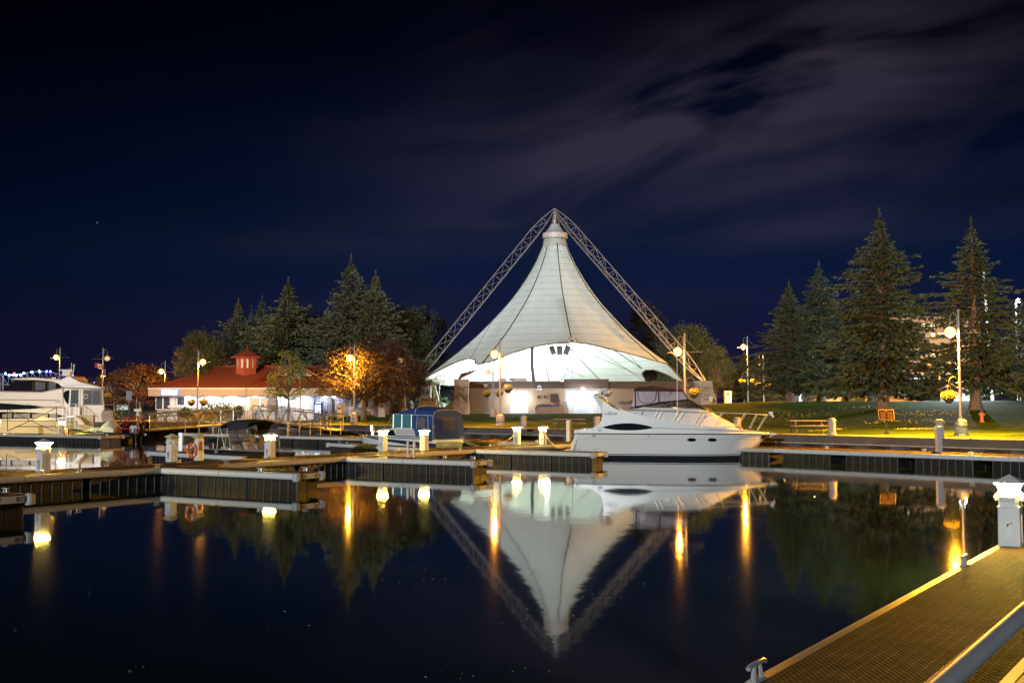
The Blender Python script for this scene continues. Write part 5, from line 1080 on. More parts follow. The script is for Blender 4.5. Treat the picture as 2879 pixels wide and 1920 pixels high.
m = MB(); m.box((3.1, 0, 1.9), (.6, 2.4, .7)).box((4.9, -.5, 2.25), (.5, .6, .9)).build('cockpit_seat', mat('cockpit_vinyl', (.45, .38, .32), .6), cr, bevel=.06)

# ---- blue canopy boat -------------------------------------------
ca = .67; KB = .002857; S1 = Vector((-4.6, 64.2))
blu = root('canopy_boat', (S1.x, S1.y, .06), 'white day cruiser with a blue striped hull under a tall blue canvas canopy', 'boat', 'boats moored in the marina', atan2(.67, -.74))
# local +x = towards bow, near side is local +y; the hull lies on y < 0
kx = 1 / .78
LB = 8.3; BW = 2.5
navy = (.025, .04, .10)
def stripe_fn(t, b, colr, tcn):
    s = t.nodes.new('ShaderNodeSeparateXYZ'); t.links.new(tcn.outputs['Object'], s.inputs[0])
    def mm(op, a, v): 
        n = t.nodes.new('ShaderNodeMath'); n.operation = op
        for i, q in enumerate((a, v)):
            if isinstance(q, (int, float)): n.inputs[i].default_value = q
            else: t.links.new(q, n.inputs[i])
        return n.outputs[0]
    top_ = mm('ADD', mm('MULTIPLY', s.outputs[0], .045), .66); bot = mm('ADD', mm('MULTIPLY', s.outputs[0], .085), .33)
    k = mm('MULTIPLY', mm('LESS_THAN', s.outputs[2], top_), mm('GREATER_THAN', s.outputs[2], bot))
    mx = t.nodes.new('ShaderNodeMix'); mx.data_type = 'RGBA'; t.links.new(k, mx.inputs[0]); t.links.new(colr, mx.inputs[6]); mx.inputs[7].default_value = (*navy, 1); t.links.new(mx.outputs[2], b.inputs['Base Color'])
hull_b = pattern('striped_hull', gelcoat, stripe_fn)
def bb(u, z): 
    t = u / LB; k = 1 - max(0, (t - .45) / .55) ** 2.2; return BW / 2 * max(.01, k) * (.82 + .18 * min(1, max(0, z / .9)))
rr = []
for i in range(25):
    u = LB * i / 24; ring = []
    for z in (-.3, 0, .3, .6, .88 + .12 * (i / 24)):
        ue = LB * (.80 + .20 * (z + .3) / 1.3); uu = min(u, ue); ring.append((uu, bb(uu, z) * (1 if uu < ue else .02), z))
    rr.append([(a, b - BW / 2, c) for a, b, c in ring] + [(a, -b - BW / 2, c) for a, b, c in reversed(ring)])
MB().loft(rr, closed=True).build('hull', hull_b, blu, smooth=True)
MB().tube([(LB * i / 20, bb(LB * i / 20, 1) - BW / 2 + .01, .90 + .1 * i / 20) for i in range(21)], .03, 5).tube([(LB * i / 20, -bb(LB * i / 20, 1) - BW / 2 - .01, .90 + .1 * i / 20) for i in range(21)], .03, 5).build('rub_rail', blackp, blu)
m = MB(); rr = []
for u, z, k in ((.6, 1.50, .96), (3.55, 1.55, .92), (3.8, 1.52, .9), (4.7, 1.44, .84), (5.6, 1.30, .72), (6.3, 1.12, .52), (7.0, .99, .3)):
    h = max(.05, bb(u, 1) * k); rr.append([(u, -h - BW / 2 - .05, .86), (u, -h * .92 - BW / 2, z), (u, -BW / 2, z + .05), (u, h * .92 - BW / 2, z), (u, h + .05 - BW / 2, .86)])
m.loft(rr, closed=True).build('cabin', gelcoat, blu, smooth=True)
def bside(poly, nm, mt, off=.03, k=.95): return MB().prism([(u, bb(u, 1) * k - BW / 2 + off - (z - .9) * .10, z) for u, z in poly], (0, -.03, 0)).build(nm, mt, blu)
bside([(3.45, 1.04), (3.75, 1.40), (4.9, 1.36), (5.9, 1.09)], 'cabin_window', darkglass, .02, .93)
bside([(1.2, 1.00), (1.2, 1.08), (3.4, 1.10), (3.5, 1.02)], 'side_stripe', mat('dusty_blue', (.12, .2, .32), .5), .06, .97)
bside([(.15, .80), (.15, .88), (1.0, .88), (1.0, .80)], 'engine_vent', blackp, .10, .97)
m = MB(); [m.tube([(1.0 + .0, bb(1.5, 1) - BW / 2 + .015 - (z - .9) * .1, z), (3.4, bb(3, 1) * .96 - BW / 2 + .02 - (z - .9) * .1, z + .01)], .008, 4) for z in (1.16, 1.22, 1.28, 1.34, 1.40)]; m.build('moulded_shadow_lines', mat('shadow_line', (.25, .25, .25), .6), blu)  # grey of these lines stands in for the moulding's shadow
canv = mat('blue_canvas', (.012, .045, .20), .9, var=.25, scale=3, bump=.5, bscale=4); canv_p = mat('dusky_blue_canvas', (.016, .030, .125), .9, var=.2, scale=3, bump=.7, bscale=4); teal = mat('teal_vinyl', (.06, .22, .27), .25, var=.1); piping = mat('white_piping', (.6, .6, .6), .6)
yb = lambda u: bb(u, 1) * .97 - BW / 2; yf = lambda u: -bb(u, 1) * .97 - BW / 2
def hoop(u, zt_, zs, k=1.0, n=10):
    return [(u, yf(u) + .04 + (1 - k) * .3, zs)] + [(u, -BW / 2 - bb(u, 1) * .93 * k * cos(pi * i / n), zs + (zt_ - zs) * sin(pi * i / n) ** .45) for i in range(1, n)] + [(u, yb(u) - .04 - (1 - k) * .3, zs)]
rr = [hoop(.15, 2.62, 2.28), hoop(.7, 2.78, 2.34), hoop(1.7, 2.86, 2.36), hoop(2.6, 2.74, 2.36), hoop(3.4, 2.55, 2.38), hoop(3.7, 2.42, 2.37)]
MB().loft(rr, caps=False).build('canopy_top', canv, blu, smooth=True)
def pan(poly, nm, mt, dy=0.0): return MB().prism([(u, yb(u) - .03 + dy - (z - 1.5) * .05, z) for u, z in poly], (0, -.02, 0)).build(nm, mt, blu)
pan([(.05, .9), (.15, 2.32), (1.95, 2.37), (1.9, 1.5), (1.55, .95)], 'canopy_side', canv); pan([(1.97, 1.55), (1.99, 2.36), (3.6, 2.37), (3.65, 1.57)], 'clear_side', teal)
pan([(.85, 1.56), (.85, 2.1), (1.0, 2.2), (1.28, 2.2), (1.4, 2.1), (1.42, 1.56)], 'door_window', mat('grey_vinyl', (.16, .13, .12), .2), .03)
m = MB()
for a, b_ in (((1.55, 1.5), (1.5, 2.36)), ((.45, .95), (.62, 2.36)), ((.06, .9), (.16, 2.3)), ((.16, 2.3), (3.62, 2.37))): m.tube([(a[0], yb(a[0]) + .02 - (a[1] - 1.5) * .05, a[1]), (b_[0], yb(b_[0]) + .02 - (b_[1] - 1.5) * .05, b_[1])], .016, 4)
m.tube([(x, y, z + .01) for x, y, z in hoop(1.75, 2.87, 2.37)], .014, 4).tube([(x - .02, y, z + .01) for x, y, z in hoop(.15, 2.63, 2.28)], .014, 4).build('piping', piping, blu)
MB().tube([(2.0, yb(2) + .02, 1.5), (2.0, yb(2) - .0, 2.36)], .03, 5).tube([(2.85, yb(2.85) + .02, 1.5), (2.85, yb(2.85), 2.36)], .04, 5).tube([(3.62, yb(3.62) + .02, 1.5), (3.62, yb(3.62), 2.37)], .05, 5).tube([(3.64, yb(3.64), 2.37), (4.6, yb(4.6) - .05, 1.45)], .02, 5).tube([(3.64, yf(3.64), 2.37), (4.6, yf(4.6) + .05, 1.45)], .02, 5).build('window_posts', alu_matt, blu)
aft = hoop(.12, 2.61, 2.27); MB().prism([(-.18, yb(0) - .0, .92)] + [(x, y, z) for x, y, z in reversed(aft)] + [(-.18, yf(0) + .0, .92)], (.02, 0, 0)).build('canopy_aft_panel', canv_p, blu)
MB().prism([(-.06, -.75, 1.45), (-.05, -.65, 1.55), (.03, -.65, 2.15), (.04, -.78, 2.2), (.04, -1.55, 2.2), (.03, -1.65, 2.15), (-.05, -1.65, 1.5), (-.06, -1.55, 1.42)], (-.02, 0, 0)).build('aft_window', mat('glossy_vinyl', (.10, .08, .09), .08, spec=.9), blu)
MB().b2((-.35, -BW + .12, .12), (.0, -.12, .22)).build('swim_step', gelcoat, blu, bevel=.02)
MB().b2((-.02, -BW * .93, .36), (-.005, -BW * .07, .72)).build('transom_band', mat('grey_green_band', (.22, .22, .17), .5), blu)
text('TRIPLE', .20, mat('cream_letter', (.6, .52, .3), .5), blu, wallM((-.03, -.95, .55), (0, -1, 0)), 'boat_name', .003)
m = MB()
for q in range(4): m.tube([(6.5 + .16 * q, -BW / 2 + .4 - .12 * q, 1.05), (6.62 + .16 * q, -BW / 2 + .42 - .12 * q, 1.6), (6.75 + .16 * q, -BW / 2 + .1, 1.62), (6.7 + .16 * q, -BW / 2 - .1, 1.05)], .03, 5)
m.build('bow_rail', steel, blu, smooth=True)
MB().tube([(6.2, -.7, 1.1), (5.6, -.5, 1.8)], .012, 4).tube([(0.05, -1.9, .9), (-.1, -1.95, 1.35)], .015, 4).build('whip_rods', blackp, blu)
MB().ball((1.6, .12, .45), .14, 8, 6, 1.3).tube([(1.6, .1, .6), (1.7, 0, 1.5)], .01, 4).build('fender', white_paint, blu, smooth=True)
MB().lathe((1.9 + 2.6, -BW / 2, 1.50), [(.16, 0), (.2, .06), (.12, .16)], 10).build('roof_vent', blackp, blu)

# ---- black canopy runabout --------------------------------------
bow = W(833, 1268, 51.2); run = root('runabout', (bow.x - .74 * 6.6, bow.y + .67 * 6.6, 0), 'black open runabout with a folding bimini top and clear side curtain', 'boat', 'boats moored in the marina', atan2(-.67, .74))
hull_k = mat('black_gelcoat', (.018, .018, .02), .25, var=.1, coat=.3)
LR = 6.6; rb = lambda u, z: 1.1 * max(.01, 1 - max(0, (u / LR - .45) / .55) ** 2.2) * (.8 + .2 * min(1, max(0, z) / .8))
rr = []
for i in range(21):
    u = LR * i / 20; ring = []
    for z in (-.2, 0, .3, .62, .78):
        ue = LR * (.82 + .18 * (z + .2) / .98); uu = min(u, ue); ring.append((uu, rb(uu, z) * (1 if uu < ue else .02), z))
    rr.append([(a, -b, c) for a, b, c in ring] + [(a, b, c) for a, b, c in reversed(ring)])
MB().loft(rr, closed=True).build('hull', hull_k, run, smooth=True)
MB().tube([(LR * i / 16, -rb(LR * i / 16, 1) - .01, .79) for i in range(17)], .025, 5).tube([(LR * i / 16, rb(LR * i / 16, 1) + .01, .79) for i in range(17)], .025, 5).build('rub_rail', alu_matt, run)
for y in (-.5, .5):
    for x in (2.2, 3.6): MB().prism([(x, y - .24, .8), (x + .5, y - .24, .8), (x + .42, y - .24, 1.0), (x + .15, y - .24, 1.05), (x + .05, y - .24, 1.45), (x - .12, y - .24, 1.45)], (0, .48, 0)).build('seat', mat('grey_tan_seat', (.42, .33, .24), .6), run, bevel=.05)
k_can = mat('black_canvas', (.022, .021, .026), .85, var=.2, bump=.5); kvin = mat('dark_clear_vinyl', (.16, .12, .12), .12, alpha=.55)
def hp(u, zt_, zs, n=8, hw=1.02): return [(u, -hw, zs)] + [(u, -hw * .98 * cos(pi * i / n), zs + (zt_ - zs) * sin(pi * i / n) ** .5) for i in range(1, n)] + [(u, hw, zs)]
MB().loft([hp(.9, 2.25, 2.15), hp(1.3, 2.6, 2.35), hp(2.0, 2.78, 2.45), hp(3.0, 2.84, 2.42), hp(4.2, 2.82, 2.40), hp(4.5, 2.70, 2.36)], caps=False).build('bimini_top', k_can, run, smooth=True)
for fl_ in (-1, 1):
    MB().prism([(2.0, fl_ * 1.03, 2.45), (4.5, fl_ * 1.03, 2.38), (4.62, fl_ * 1.03, 2.22), (2.15, fl_ * 1.03, 2.05)], (0, .015, 0)).build('canvas_skirt', k_can, run)
    MB().prism([(2.15, fl_ * 1.03, 2.06), (4.62, fl_ * 1.03, 2.24), (4.85, fl_ * 1.02, 1.45), (2.45, fl_ * 1.05, 1.30)], (0, .012, 0)).build('clear_curtain', kvin, run)
    m = MB(); m.tube([(2.45, fl_ * 1.05, 1.30), (4.9, fl_ * 1.0, 1.42)], .03, 5).tube([(2.35, fl_ * 1.05, 1.28), (2.3, fl_ * 1.04, .82)], .025, 5).tube([(3.0, fl_ * 1.04, 2.3), (4.0, fl_ * 1.03, .82)], .035, 5).build('curtain_frame', frame_b, run)
    m = MB(); [MB().tube(q, .022, 5).build('canopy_pole', rail_steel, run) for q in ([(.95, fl_ * 1.0, 2.2), (.75, fl_ * 1.0, .8)], [(1.15, fl_ * 1.0, 2.2), (1.7, fl_ * 1.0, .82)], [(2.05, fl_ * 1.0, 2.3), (1.7, fl_ * 1.0, .82)], [(4.8, fl_ * .98, 1.5), (5.3, fl_ * .75, .86)])]
MB().loft([[(2.4, -1.0, .80), (2.4, 1.0, .8)], [(2.42, -1.0, 1.25), (2.42, 1.0, 1.25)]], caps=False).build('windscreen', kvin, run)
MB().loft([[(4.55, -.95, .80), (4.9, 0, .8), (4.55, .95, .8)], [(4.35, -.9, 1.3), (4.6, 0, 1.3), (4.35, .9, 1.3)]], caps=False).build('windscreen', kvin, run)
def outboard(parent, x, y, z, s=1.0, red_=True, sx=1):
    ob = MB(); ob.loft([[(x + sx * (a) * s, y - b * s, z + c * s), (x + sx * (a + l) * s, y - b * .8 * s, z + c * s), (x + sx * (a + l) * s, y + b * .8 * s, z + c * s), (x + sx * a * s, y + b * s, z + c * s)] for a, l, b, c in ((-.1, .42, .15, 0), (-.16, .55, .21, .16), (-.16, .58, .23, .42), (-.10, .46, .20, .62), (0, .26, .12, .72))], closed=True)
    o = ob.build('outboard_motor', blackp, parent, smooth=False, bevel=.04)
    MB().loft([[(x + sx * -.02 * s, y - .07 * s, z), (x + sx * .2 * s, y - .05 * s, z), (x + sx * .2 * s, y + .05 * s, z), (x + sx * -.02 * s, y + .07 * s, z)], [(x + sx * .02 * s, y - .04 * s, z - .75 * s), (x + sx * .2 * s, y - .03 * s, z - .75 * s), (x + sx * .2 * s, y + .03 * s, z - .75 * s), (x + sx * .02 * s, y + .04 * s, z - .75 * s)]], closed=True).build('leg', blackp, o)
    if red_:
        MB().b2((x + sx * .0 * s, y - .236 * s, z + .1 * s), (x + sx * .05 * s, y - .22 * s, z + .5 * s)).build('red_stripe', red, o); MB().b2((x + sx * .2 * s, y - .225 * s, z + .2 * s), (x + sx * .34 * s, y - .21 * s, z + .5 * s)).build('pale_decal', mat('decal_grey', (.4, .4, .42), .4), o)
    return o
for o in [o for o in bpy.data.objects if o.parent == run and o.name.split('.')[0] in ('bimini_top', 'canvas_skirt', 'clear_curtain', 'curtain_frame', 'canopy_pole', 'windscreen')]:
    for v in o.data.vertices: v.co = Vector((1.35 + (v.co.x - .9) * .70, v.co.y * .84, .80 + (v.co.z - .80) * .72))
for o in [o for o in bpy.data.objects if o.parent == run and o.name.split('.')[0] == 'seat']:
    for v in o.data.vertices: v.co.x = v.co.x * .8 + .4
outboard(run, -.35, 0, .55, 1.0)

# ---- inflatable with outboards ----------------------------------
st_ = W(372, 1238, 90.3); rib = root('rescue_inflatable', (st_.x, 90.3, 0), 'black rigid inflatable with a red tube frame and two black outboards', 'boat', 'boats moored in the marina', atan2(.12, -1))
LI = 6.6; blk_t = mat('black_rubber_tube', (.022, .022, .024), .42, var=.2)
for fl_ in (-1, 1):
    pts = [(-.55, fl_ * .95, .42), (-.2, fl_ * 1.0, .45)] + [(LI * i / 8, fl_ * 1.0, .47 + .02 * i) for i in range(1, 7)] + [(LI * .86, fl_ * .75, .66), (LI * .95, fl_ * .35, .76), (LI * .98, 0, .80)]
    MB().tube(pts, [.03, .25] + [.28] * (len(pts) - 3) + [.27], 14).build('tube', blk_t, rib, smooth=True)
MB().loft([[(0, -.75, .15), (0, -.3, -.2), (0, .3, -.2), (0, .75, .15), (0, .75, .5), (0, -.75, .5)], [(LI * .7, -.7, .2), (LI * .7, -.1, -.15), (LI * .7, .1, -.15), (LI * .7, .7, .2), (LI * .7, .7, .55), (LI * .7, -.7, .55)], [(LI * .95, -.1, .6), (LI * .95, 0, .5), (LI * .95, 0, .5), (LI * .95, .1, .6), (LI * .95, .1, .7), (LI * .95, -.1, .7)]], closed=True).build('hull', mat('dull_brown_hull', (.14, .10, .07), .6), rib)
tarp = mat('grey_green_tarp', (.52, .56, .52), .75, var=.2, scale=2, bump=.9, bscale=4)
def cover(x0, x1, h, w, nm, seed):
    rn = random.Random(seed); rr = []
    for i in range(9):
        t = i / 8; k = sin(pi * min(1, max(0, .12 + t * .80))) ** .5; rr.append([(lerp(x0, x1, t) + rn.uniform(-.05, .05), -w, .62), (lerp(x0, x1, t), -w * .92 + rn.uniform(-.06, .06), .62 + h * .75 * k), (lerp(x0, x1, t), -w * .3, .62 + h * k + rn.uniform(-.06, .06)), (lerp(x0, x1, t), w * .4, .62 + h * k + rn.uniform(-.06, .06)), (lerp(x0, x1, t), w, .62 + h * .6 * k), (lerp(x0, x1, t), w, .6)])
    MB().loft(rr, closed=True).build(nm, tarp, rib, smooth=True)
cover(1.5, 3.0, 1.05, .75, 'console_cover', 3); cover(2.6, 4.7, .55, .7, 'seat_cover', 4)
text('Visit Thunder Bay.ca', .27, mat('dark_blue_letters', (.03, .05, .10), .6), rib, wallM((3.75, .78, .9), (-1, 0, 0)), 'cover_lettering', .01)
rib.scale = (.86, .95, 1)
rt = mat('red_tube_frame', (.32, .03, .025), .4)
m = MB()
for fl_ in (-1, 1):
    m.tube([(1.35, fl_ * .75, .6), (.75, fl_ * .62, 1.9), (.6, fl_ * .6, 2.02), (-.5, fl_ * .6, 2.1), (-.95, fl_ * .6, 2.0), (-.85, fl_ * .7, .65)], .032, 6).tube([(.85, fl_ * .72, .6), (.3, fl_ * .6, 1.95), (.1, fl_ * .6, 2.05)], .032, 6).tube([(-.5, fl_ * .7, .65), (-.45, fl_ * .62, 1.95)], .032, 6).tube([(.2, fl_ * .6, 2.0), (1.0, fl_ * .7, 1.3)], .03, 5).tube([(1.1, fl_ * .7, 1.05), (-.85, fl_ * .7, 1.08)], .035, 5)
for x, z in ((.6, 2.02), (-.5, 2.1), (-.9, 2.0), (1.1, 1.05)): m.tube([(x, -.65, z), (x, .65, z)], .04, 5)
m.tube([(.2, 0, .6), (.2, 0, 1.3)], .09, 6).build('roll_frame', rt, rib, smooth=True)
MB().loft([[(1.0, -.5, 2.0), (1.0, .5, 2.0), (1.0, .5, 2.08), (1.0, -.5, 2.08)], [(.5, -.55, 2.06), (.5, .55, 2.06), (.5, .55, 2.22), (.5, -.55, 2.22)], [(-.1, -.5, 2.12), (-.1, .5, 2.12), (-.1, .5, 2.2), (-.1, -.5, 2.2)]], closed=True).build('rolled_canvas', k_can, rib, smooth=True)
MB().tube([(-.5, 0, 2.1), (-.5, 0, 2.5)], [.13, .07], 10).box((-.5, 0, 2.6), (.62, .3, .2)).tube([(-.75, 0, 2.7), (-.75, 0, 2.85)], .03, 5).build('radar_scanner', white_paint, rib, bevel=.02); MB().tube([(-.42, .1, 2.1), (-.42, .1, 3.6)], .014, 4).build('antenna', white_paint, rib)
outboard(rib, -.35, .48, .5, 1.35, sx=-1); outboard(rib, -.35, -.52, .5, 1.35, sx=-1)
# mirrored pair in view: decals face the camera side too
for y in (.48, -.52): MB().b2((-.75, y + .31, .62), (-.70, y + .325, 1.2)).build('red_stripe', red, rib); MB().b2((-.52, y + .31, .8), (-.38, y + .325, 1.25)).build('pale_decal', mat('decal_grey', (.4, .4, .42), .4), rib)
o = root('life_ring', rib.location + Vector((-5.35, -.9, .82)), 'orange life ring lying on the bow of the inflatable', 'life ring'); torus(MB(), (0, 0, 0), .30, .075, ax=1, sy=1).build('ring', orange, o, smooth=True)
m = MB(); [m.box((.3 * cos(a), 0, .3 * sin(a)), (.14, .165, .14)) for a in (1.2, 2.6, 4.2)]; m.build('band', white_paint, o, bevel=.01)

# ---- tall yacht at the left -------------------------------------
KY = .00385; YY = 96.5; yx = lambda zx: (zx / 7.837 - CX) / F_PX * YY; yz = lambda zy: CAM_H + (142.5 - zy / 7.837) / F_PX * YY
ya = root('motor_yacht', (yx(1000), YY, 0), 'tall cream motor yacht with a flybridge and curved dark windows at the left edge', 'boat', 'boats moored in the marina')
yl = lambda zx: yx(zx) - yx(1000)
def yhalf(u, z=2): t = max(0, (-u - 6) / 9.5); return 2.25 * max(.02, 1 - t ** 2)
def yskew(m):      # the stern is raked back towards the far side
    xr = yl(1380); m.v = [(x - max(0, y - .25) * .40 * smooth(xr, yl(2100), x), y, z) for x, y, z in m.v]; return m
def ysec(poly, y0, y1, nm, mt, bev=.06, par=None):
    return yskew(MB().prism([(yl(x), y0, yz(y)) for x, y in poly], (0, y1 - y0, 0))).build(nm, mt, par or ya, bevel=bev)
# hull
rr = []
for i in range(26):
    u = lerp(yl(-4200), yl(2080), i / 25); ring = []
    for z in (-.3, .2, .9, 1.6, 2.15):
        tt = max(0, (yl(-1200) - u) / (yl(-1200) - yl(-4200))); ue = tt * (1.12 - .12 * z / 2.15); y = 2.25 * max(.02, 1 - min(1, ue) ** 2.2) * (.86 + .14 * z / 2.15); ring.append((u + (.35 * (z / 2.15) if i == 0 else 0) * -1, y, z + tt * .35 * (z > 1)))
    rr.append([(a, b_ - 0 + 2.25 - 4.5 * 1 + 0, c) for a, b_, c in []] + [(a, 2.25 - b_, c) for a, b_, c in ring] + [(a, 2.25 + b_, c) for a, b_, c in reversed(ring)])
yskew(MB().loft(rr, closed=True)).build('hull', gel_cream, ya, smooth=True)
ysec([(-2600, 1230), (-2500, 1060), (-300, 1020), (300, 1060), (900, 1130), (1450, 1135), (1490, 1370), (1400, 1440), (-2600, 1440)], .02, 4.48, 'topside', gel_cream, .10)
ysec([(-1700, 1060), (-900, 780), (-200, 770), (900, 790), (1250, 720), (1380, 700), (1400, 900), (1390, 1140), (900, 1140), (300, 1090)], .25, 4.25, 'superstructure', gel_cream, .12)
ysec([(1380, 700), (2250, 735), (2300, 1150), (2290, 1200), (2240, 1290), (2290, 1480), (1650, 1480), (1450, 1370), (1380, 1100)], .25, 4.25, 'aft_cabin', gel_cream, .08)
ysec([(1340, 700), (1450, 670), (1600, 650), (2000, 640), (2285, 712), (2270, 725), (1500, 705)], -.05, 4.55, 'aft_roof', gel_cream, .04)
ysec([(170, 520), (240, 490), (700, 470), (1300, 520), (1480, 430), (1560, 470), (1740, 570), (2150, 660), (2285, 710), (1340, 700), (1250, 620), (1100, 570), (700, 540), (350, 540)], .35, 4.15, 'flybridge_roof', gel_cream, .10)
ysec([(0, 768), (350, 545), (700, 545), (1060, 575), (1200, 630), (1310, 705), (1050, 765), (600, 775)], .42, 4.08, 'flybridge_window', darkglass, .02)
yf_ = mat('yacht_window_frame', (.02, .015, .012), .4)
for a, b_ in (((320, 545), (30, 768)), ((640, 545), (330, 772)), ((500, 545), (190, 770)), ((690, 545), (700, 772)), ((1010, 560), (1005, 770))): MB().tube([(yl(a[0]), .40, yz(a[1])), (yl(b_[0]), .40, yz(b_[1]))], .06, 4).build('window_bar', yf_, ya)
cur = mat('curtained_window', (.05, .04, .035), .12, spec=.7, var=.4)
for a, b_ in ((740, 970), (1040, 1200)): ysec([(a, 570), (b_, 590), (b_ - 8, 745), (a, 760)], .40, .41, 'pane', cur, 0)
def ylens(x0, x1, yc, up, dn, nm, y, mt=darkglass, n=16, p=.6): 
    m = MB(); m.loft([[(yl(lerp(x0, x1, i / n)), y, yz(yc + dn * sin(pi * i / n) ** p)), (yl(lerp(x0, x1, i / n)), y, yz(yc - up * sin(pi * i / n) ** p)), (yl(lerp(x0, x1, i / n)), y + .03, yz(yc - up * sin(pi * i / n) ** p)), (yl(lerp(x0, x1, i / n)), y + .03, yz(yc + dn * sin(pi * i / n) ** p))] for i in range(n + 1)], closed=True); return m.build(nm, mt, ya)
ylens(-1300, 1480, 1330, 95, 60, 'hull_window', -.005); ylens(-1500, 930, 1150, 105, 45, 'side_window', -.006)
for x0, x1 in ((80, 290), (330, 690), (735, 1085), (1120, 1300)): ysec([(x0, 1285), (x1, 1262), (x1, 1372), (x0, 1365)], -.012, -.008, 'pane', mat('lit_curtain', (.16, .13, .06), .2), 0)
ysec([(1520, 755), (1505, 1080), (1440, 1010), (1390, 900), (1385, 830), (1430, 775)], .22, .24, 'aft_side_window', darkglass, .01)
ysec([(1530, 730), (1760, 730), (1760, 1130), (1530, 1130)], .20, .24, 'door_frame', white_paint, .01); ysec([(1565, 750), (1725, 750), (1725, 1118), (1550, 1118)], .18, .21, 'door_glass', mat('bluish_glass', (.05, .06, .075), .1, spec=.9, var=.5), 0)
ysec([(1815, 745), (2225, 750), (2262, 1088), (1828, 1086)], .21, .245, 'aft_window', yf_, .01)
for a, b_ in ((1845, 2005), (2035, 2200)): ysec([(a, 765), (b_, 765), (b_ + 4, 1065), (a, 1065)], .19, .21, 'pane', cur, 0)
m = MB(); torus(m, (yl(1895), .15, yz(895)), .19, .035, ax=1); m.build('lifebuoy', white_paint, ya, smooth=True)
ysec([(1540, 1135), (1580, 1130), (1790, 1125), (1790, 1320), (1570, 1325)], .0, .06, 'coaming', gel_cream, .02)
MB().tube([(yl(x), .0, yz(965 + max(0, x) * .01)) for x in (-1800, 0, 600, 1310)], .015, 4).tube([(yl(x), -.0, yz(1428)) for x in (-2400, 0, 1400)], .02, 4).tube([(yl(x), -.0, yz(1555)) for x in (380, 1600)], .03, 4).tube([(yl(x), -.0, yz(1460)) for x in (1500, 2290)], .015, 4).build('trim_lines', blackp, ya)
text('CARVER', .15, ink, ya, wallM((yl(1262), .24, yz(1018)), (1, 0, 0)), 'brand_lettering', .002)
m = MB(); m.tube([(yl(-600), -.03, yz(1095)), (yl(650), -.03, yz(1090)), (yl(850), -.03, yz(1110)), (yl(990), -.03, yz(1160))], .03, 5); [m.tube([(yl(x), -.03, yz(1092)), (yl(x + 95), -.03, yz(1180))], .02, 4) for x in (-400, -80, 240, 600)]; m.build('side_rail', steel, ya, smooth=True)
m = MB(); m.box((yl(1220), 2.2, yz(300)), (1.15, .25, .12)).box((yl(1240), 2.2, yz(370)), (.55, .5, .5)).tube([(yl(1370), 2.0, yz(450)), (yl(1370), 2.0, yz(140))], .025, 5).tube([(yl(1400), 2.0, yz(440)), (yl(1440), 2.0, yz(165))], .05, 6).tube([(yl(1370), 2.0, yz(205)), (yl(1440), 2.0, yz(205))], .02, 4).tube([(yl(1300), 2.0, yz(290)), (yl(1330), 2, yz(262)), (yl(1375), 2, yz(280)), (yl(1385), 2, yz(400))], .02, 4).build('radar_mast', white_paint, ya, bevel=.02)
MB().box((yl(2050), 2.2, .5), (1.9, 4.1, .12)).build('swim_platform', gel_cream, ya, bevel=.03)
# boarding steps beside the yacht
bs = root('boarding_steps', (yx(1700), YY - 1.0, ZD), 'cream boarding steps with a handrail at the yacht stern', 'steps')
m = MB(); xa = lambda zx: yx(zx) - yx(1700); za_ = lambda zy: yz(zy) - ZD
for y in (0, .7):
    m.tube([(xa(1590), y, 0), (xa(1590), y, za_(1065)), (xa(1785), y, za_(1065)), (xa(2110), y, za_(1345)), (xa(2110), y, 0)], .022, 5).tube([(xa(1785), y, 0), (xa(1785), y, za_(1065))], .022, 5).tube([(xa(1500), y, 0), (xa(1510), y, za_(1080)), (xa(1590), y, za_(1065))], .022, 5)
m.build('handrail', alu_matt, bs, smooth=True); MB().b2((xa(1590), 0, za_(1345)), (xa(1790), .7, za_(1322))).build('landing', alu_matt, bs)
for y in (0, .68): MB().prism([(xa(1790), y, za_(1330)), (xa(2000), y, za_(1510)), (xa(1880), y, za_(1510)), (xa(1770), y, za_(1350))], (0, .03, 0)).build('stringer', gel_cream, bs)
for k in range(4): MB().b2((xa(1800 + 45 * k), .03, za_(1365 + 42 * k)), (xa(1860 + 45 * k), .67, za_(1358 + 42 * k))).build('step', gel_cream, bs)
# mooring ropes
def zz(px, py, Y): return W(px, py, Y)
Z5 = zoomer(1580, 1050, 3.562)
cord([zz(1527, 1222, 64.5)] + sag(zz(1536, 1226, 64.5), zz(1627, 1219, 62), .75), .022, rope_m, 'shore_cord', 'yellow shore power cord looping from the pedestal to the cruiser stern')
cord(sag(zz(1446, 1224, 64), zz(1388, 1250, 62), .1), .022, rope_m, 'shore_cord', 'yellow cord running from the left pedestal of the pair down to the dock')
cord(sag(zz(1298, 1232, 64), zz(1348, 1252, 62), .18), .025, rope_w, 'mooring_line', 'pale mooring line from the blue canopy boat stern to a dock cleat')
cord([zz(1294, 1228, 64)] + sag(zz(1300, 1230, 64), zz(1400, 1256, 62), .25), .02, rope_m, 'shore_cord', 'yellow cord from the blue canopy boat lying along the dock')
cord(sag(W(161, 1145, 91.0), W(20, 1212, 87), .05), .03, rope_d, 'mooring_line', 'dark spring line crossing the yacht hull down to the left'); cord(sag(W(26, 1152, 91.2), W(152, 1211, 87), .05), .03, rope_d, 'mooring_line', 'dark spring line crossing the yacht hull down to the right'); cord(sag(W(160, 1146, 91), W(158, 1212, 87), .0), .03, rope_d, 'mooring_line', 'dark upright mooring line by the far left pedestal'); cord(sag(W(22, 1152, 91), W(21, 1212, 87), .0), .03, rope_d, 'mooring_line', 'dark upright mooring line at the left end of the yacht')
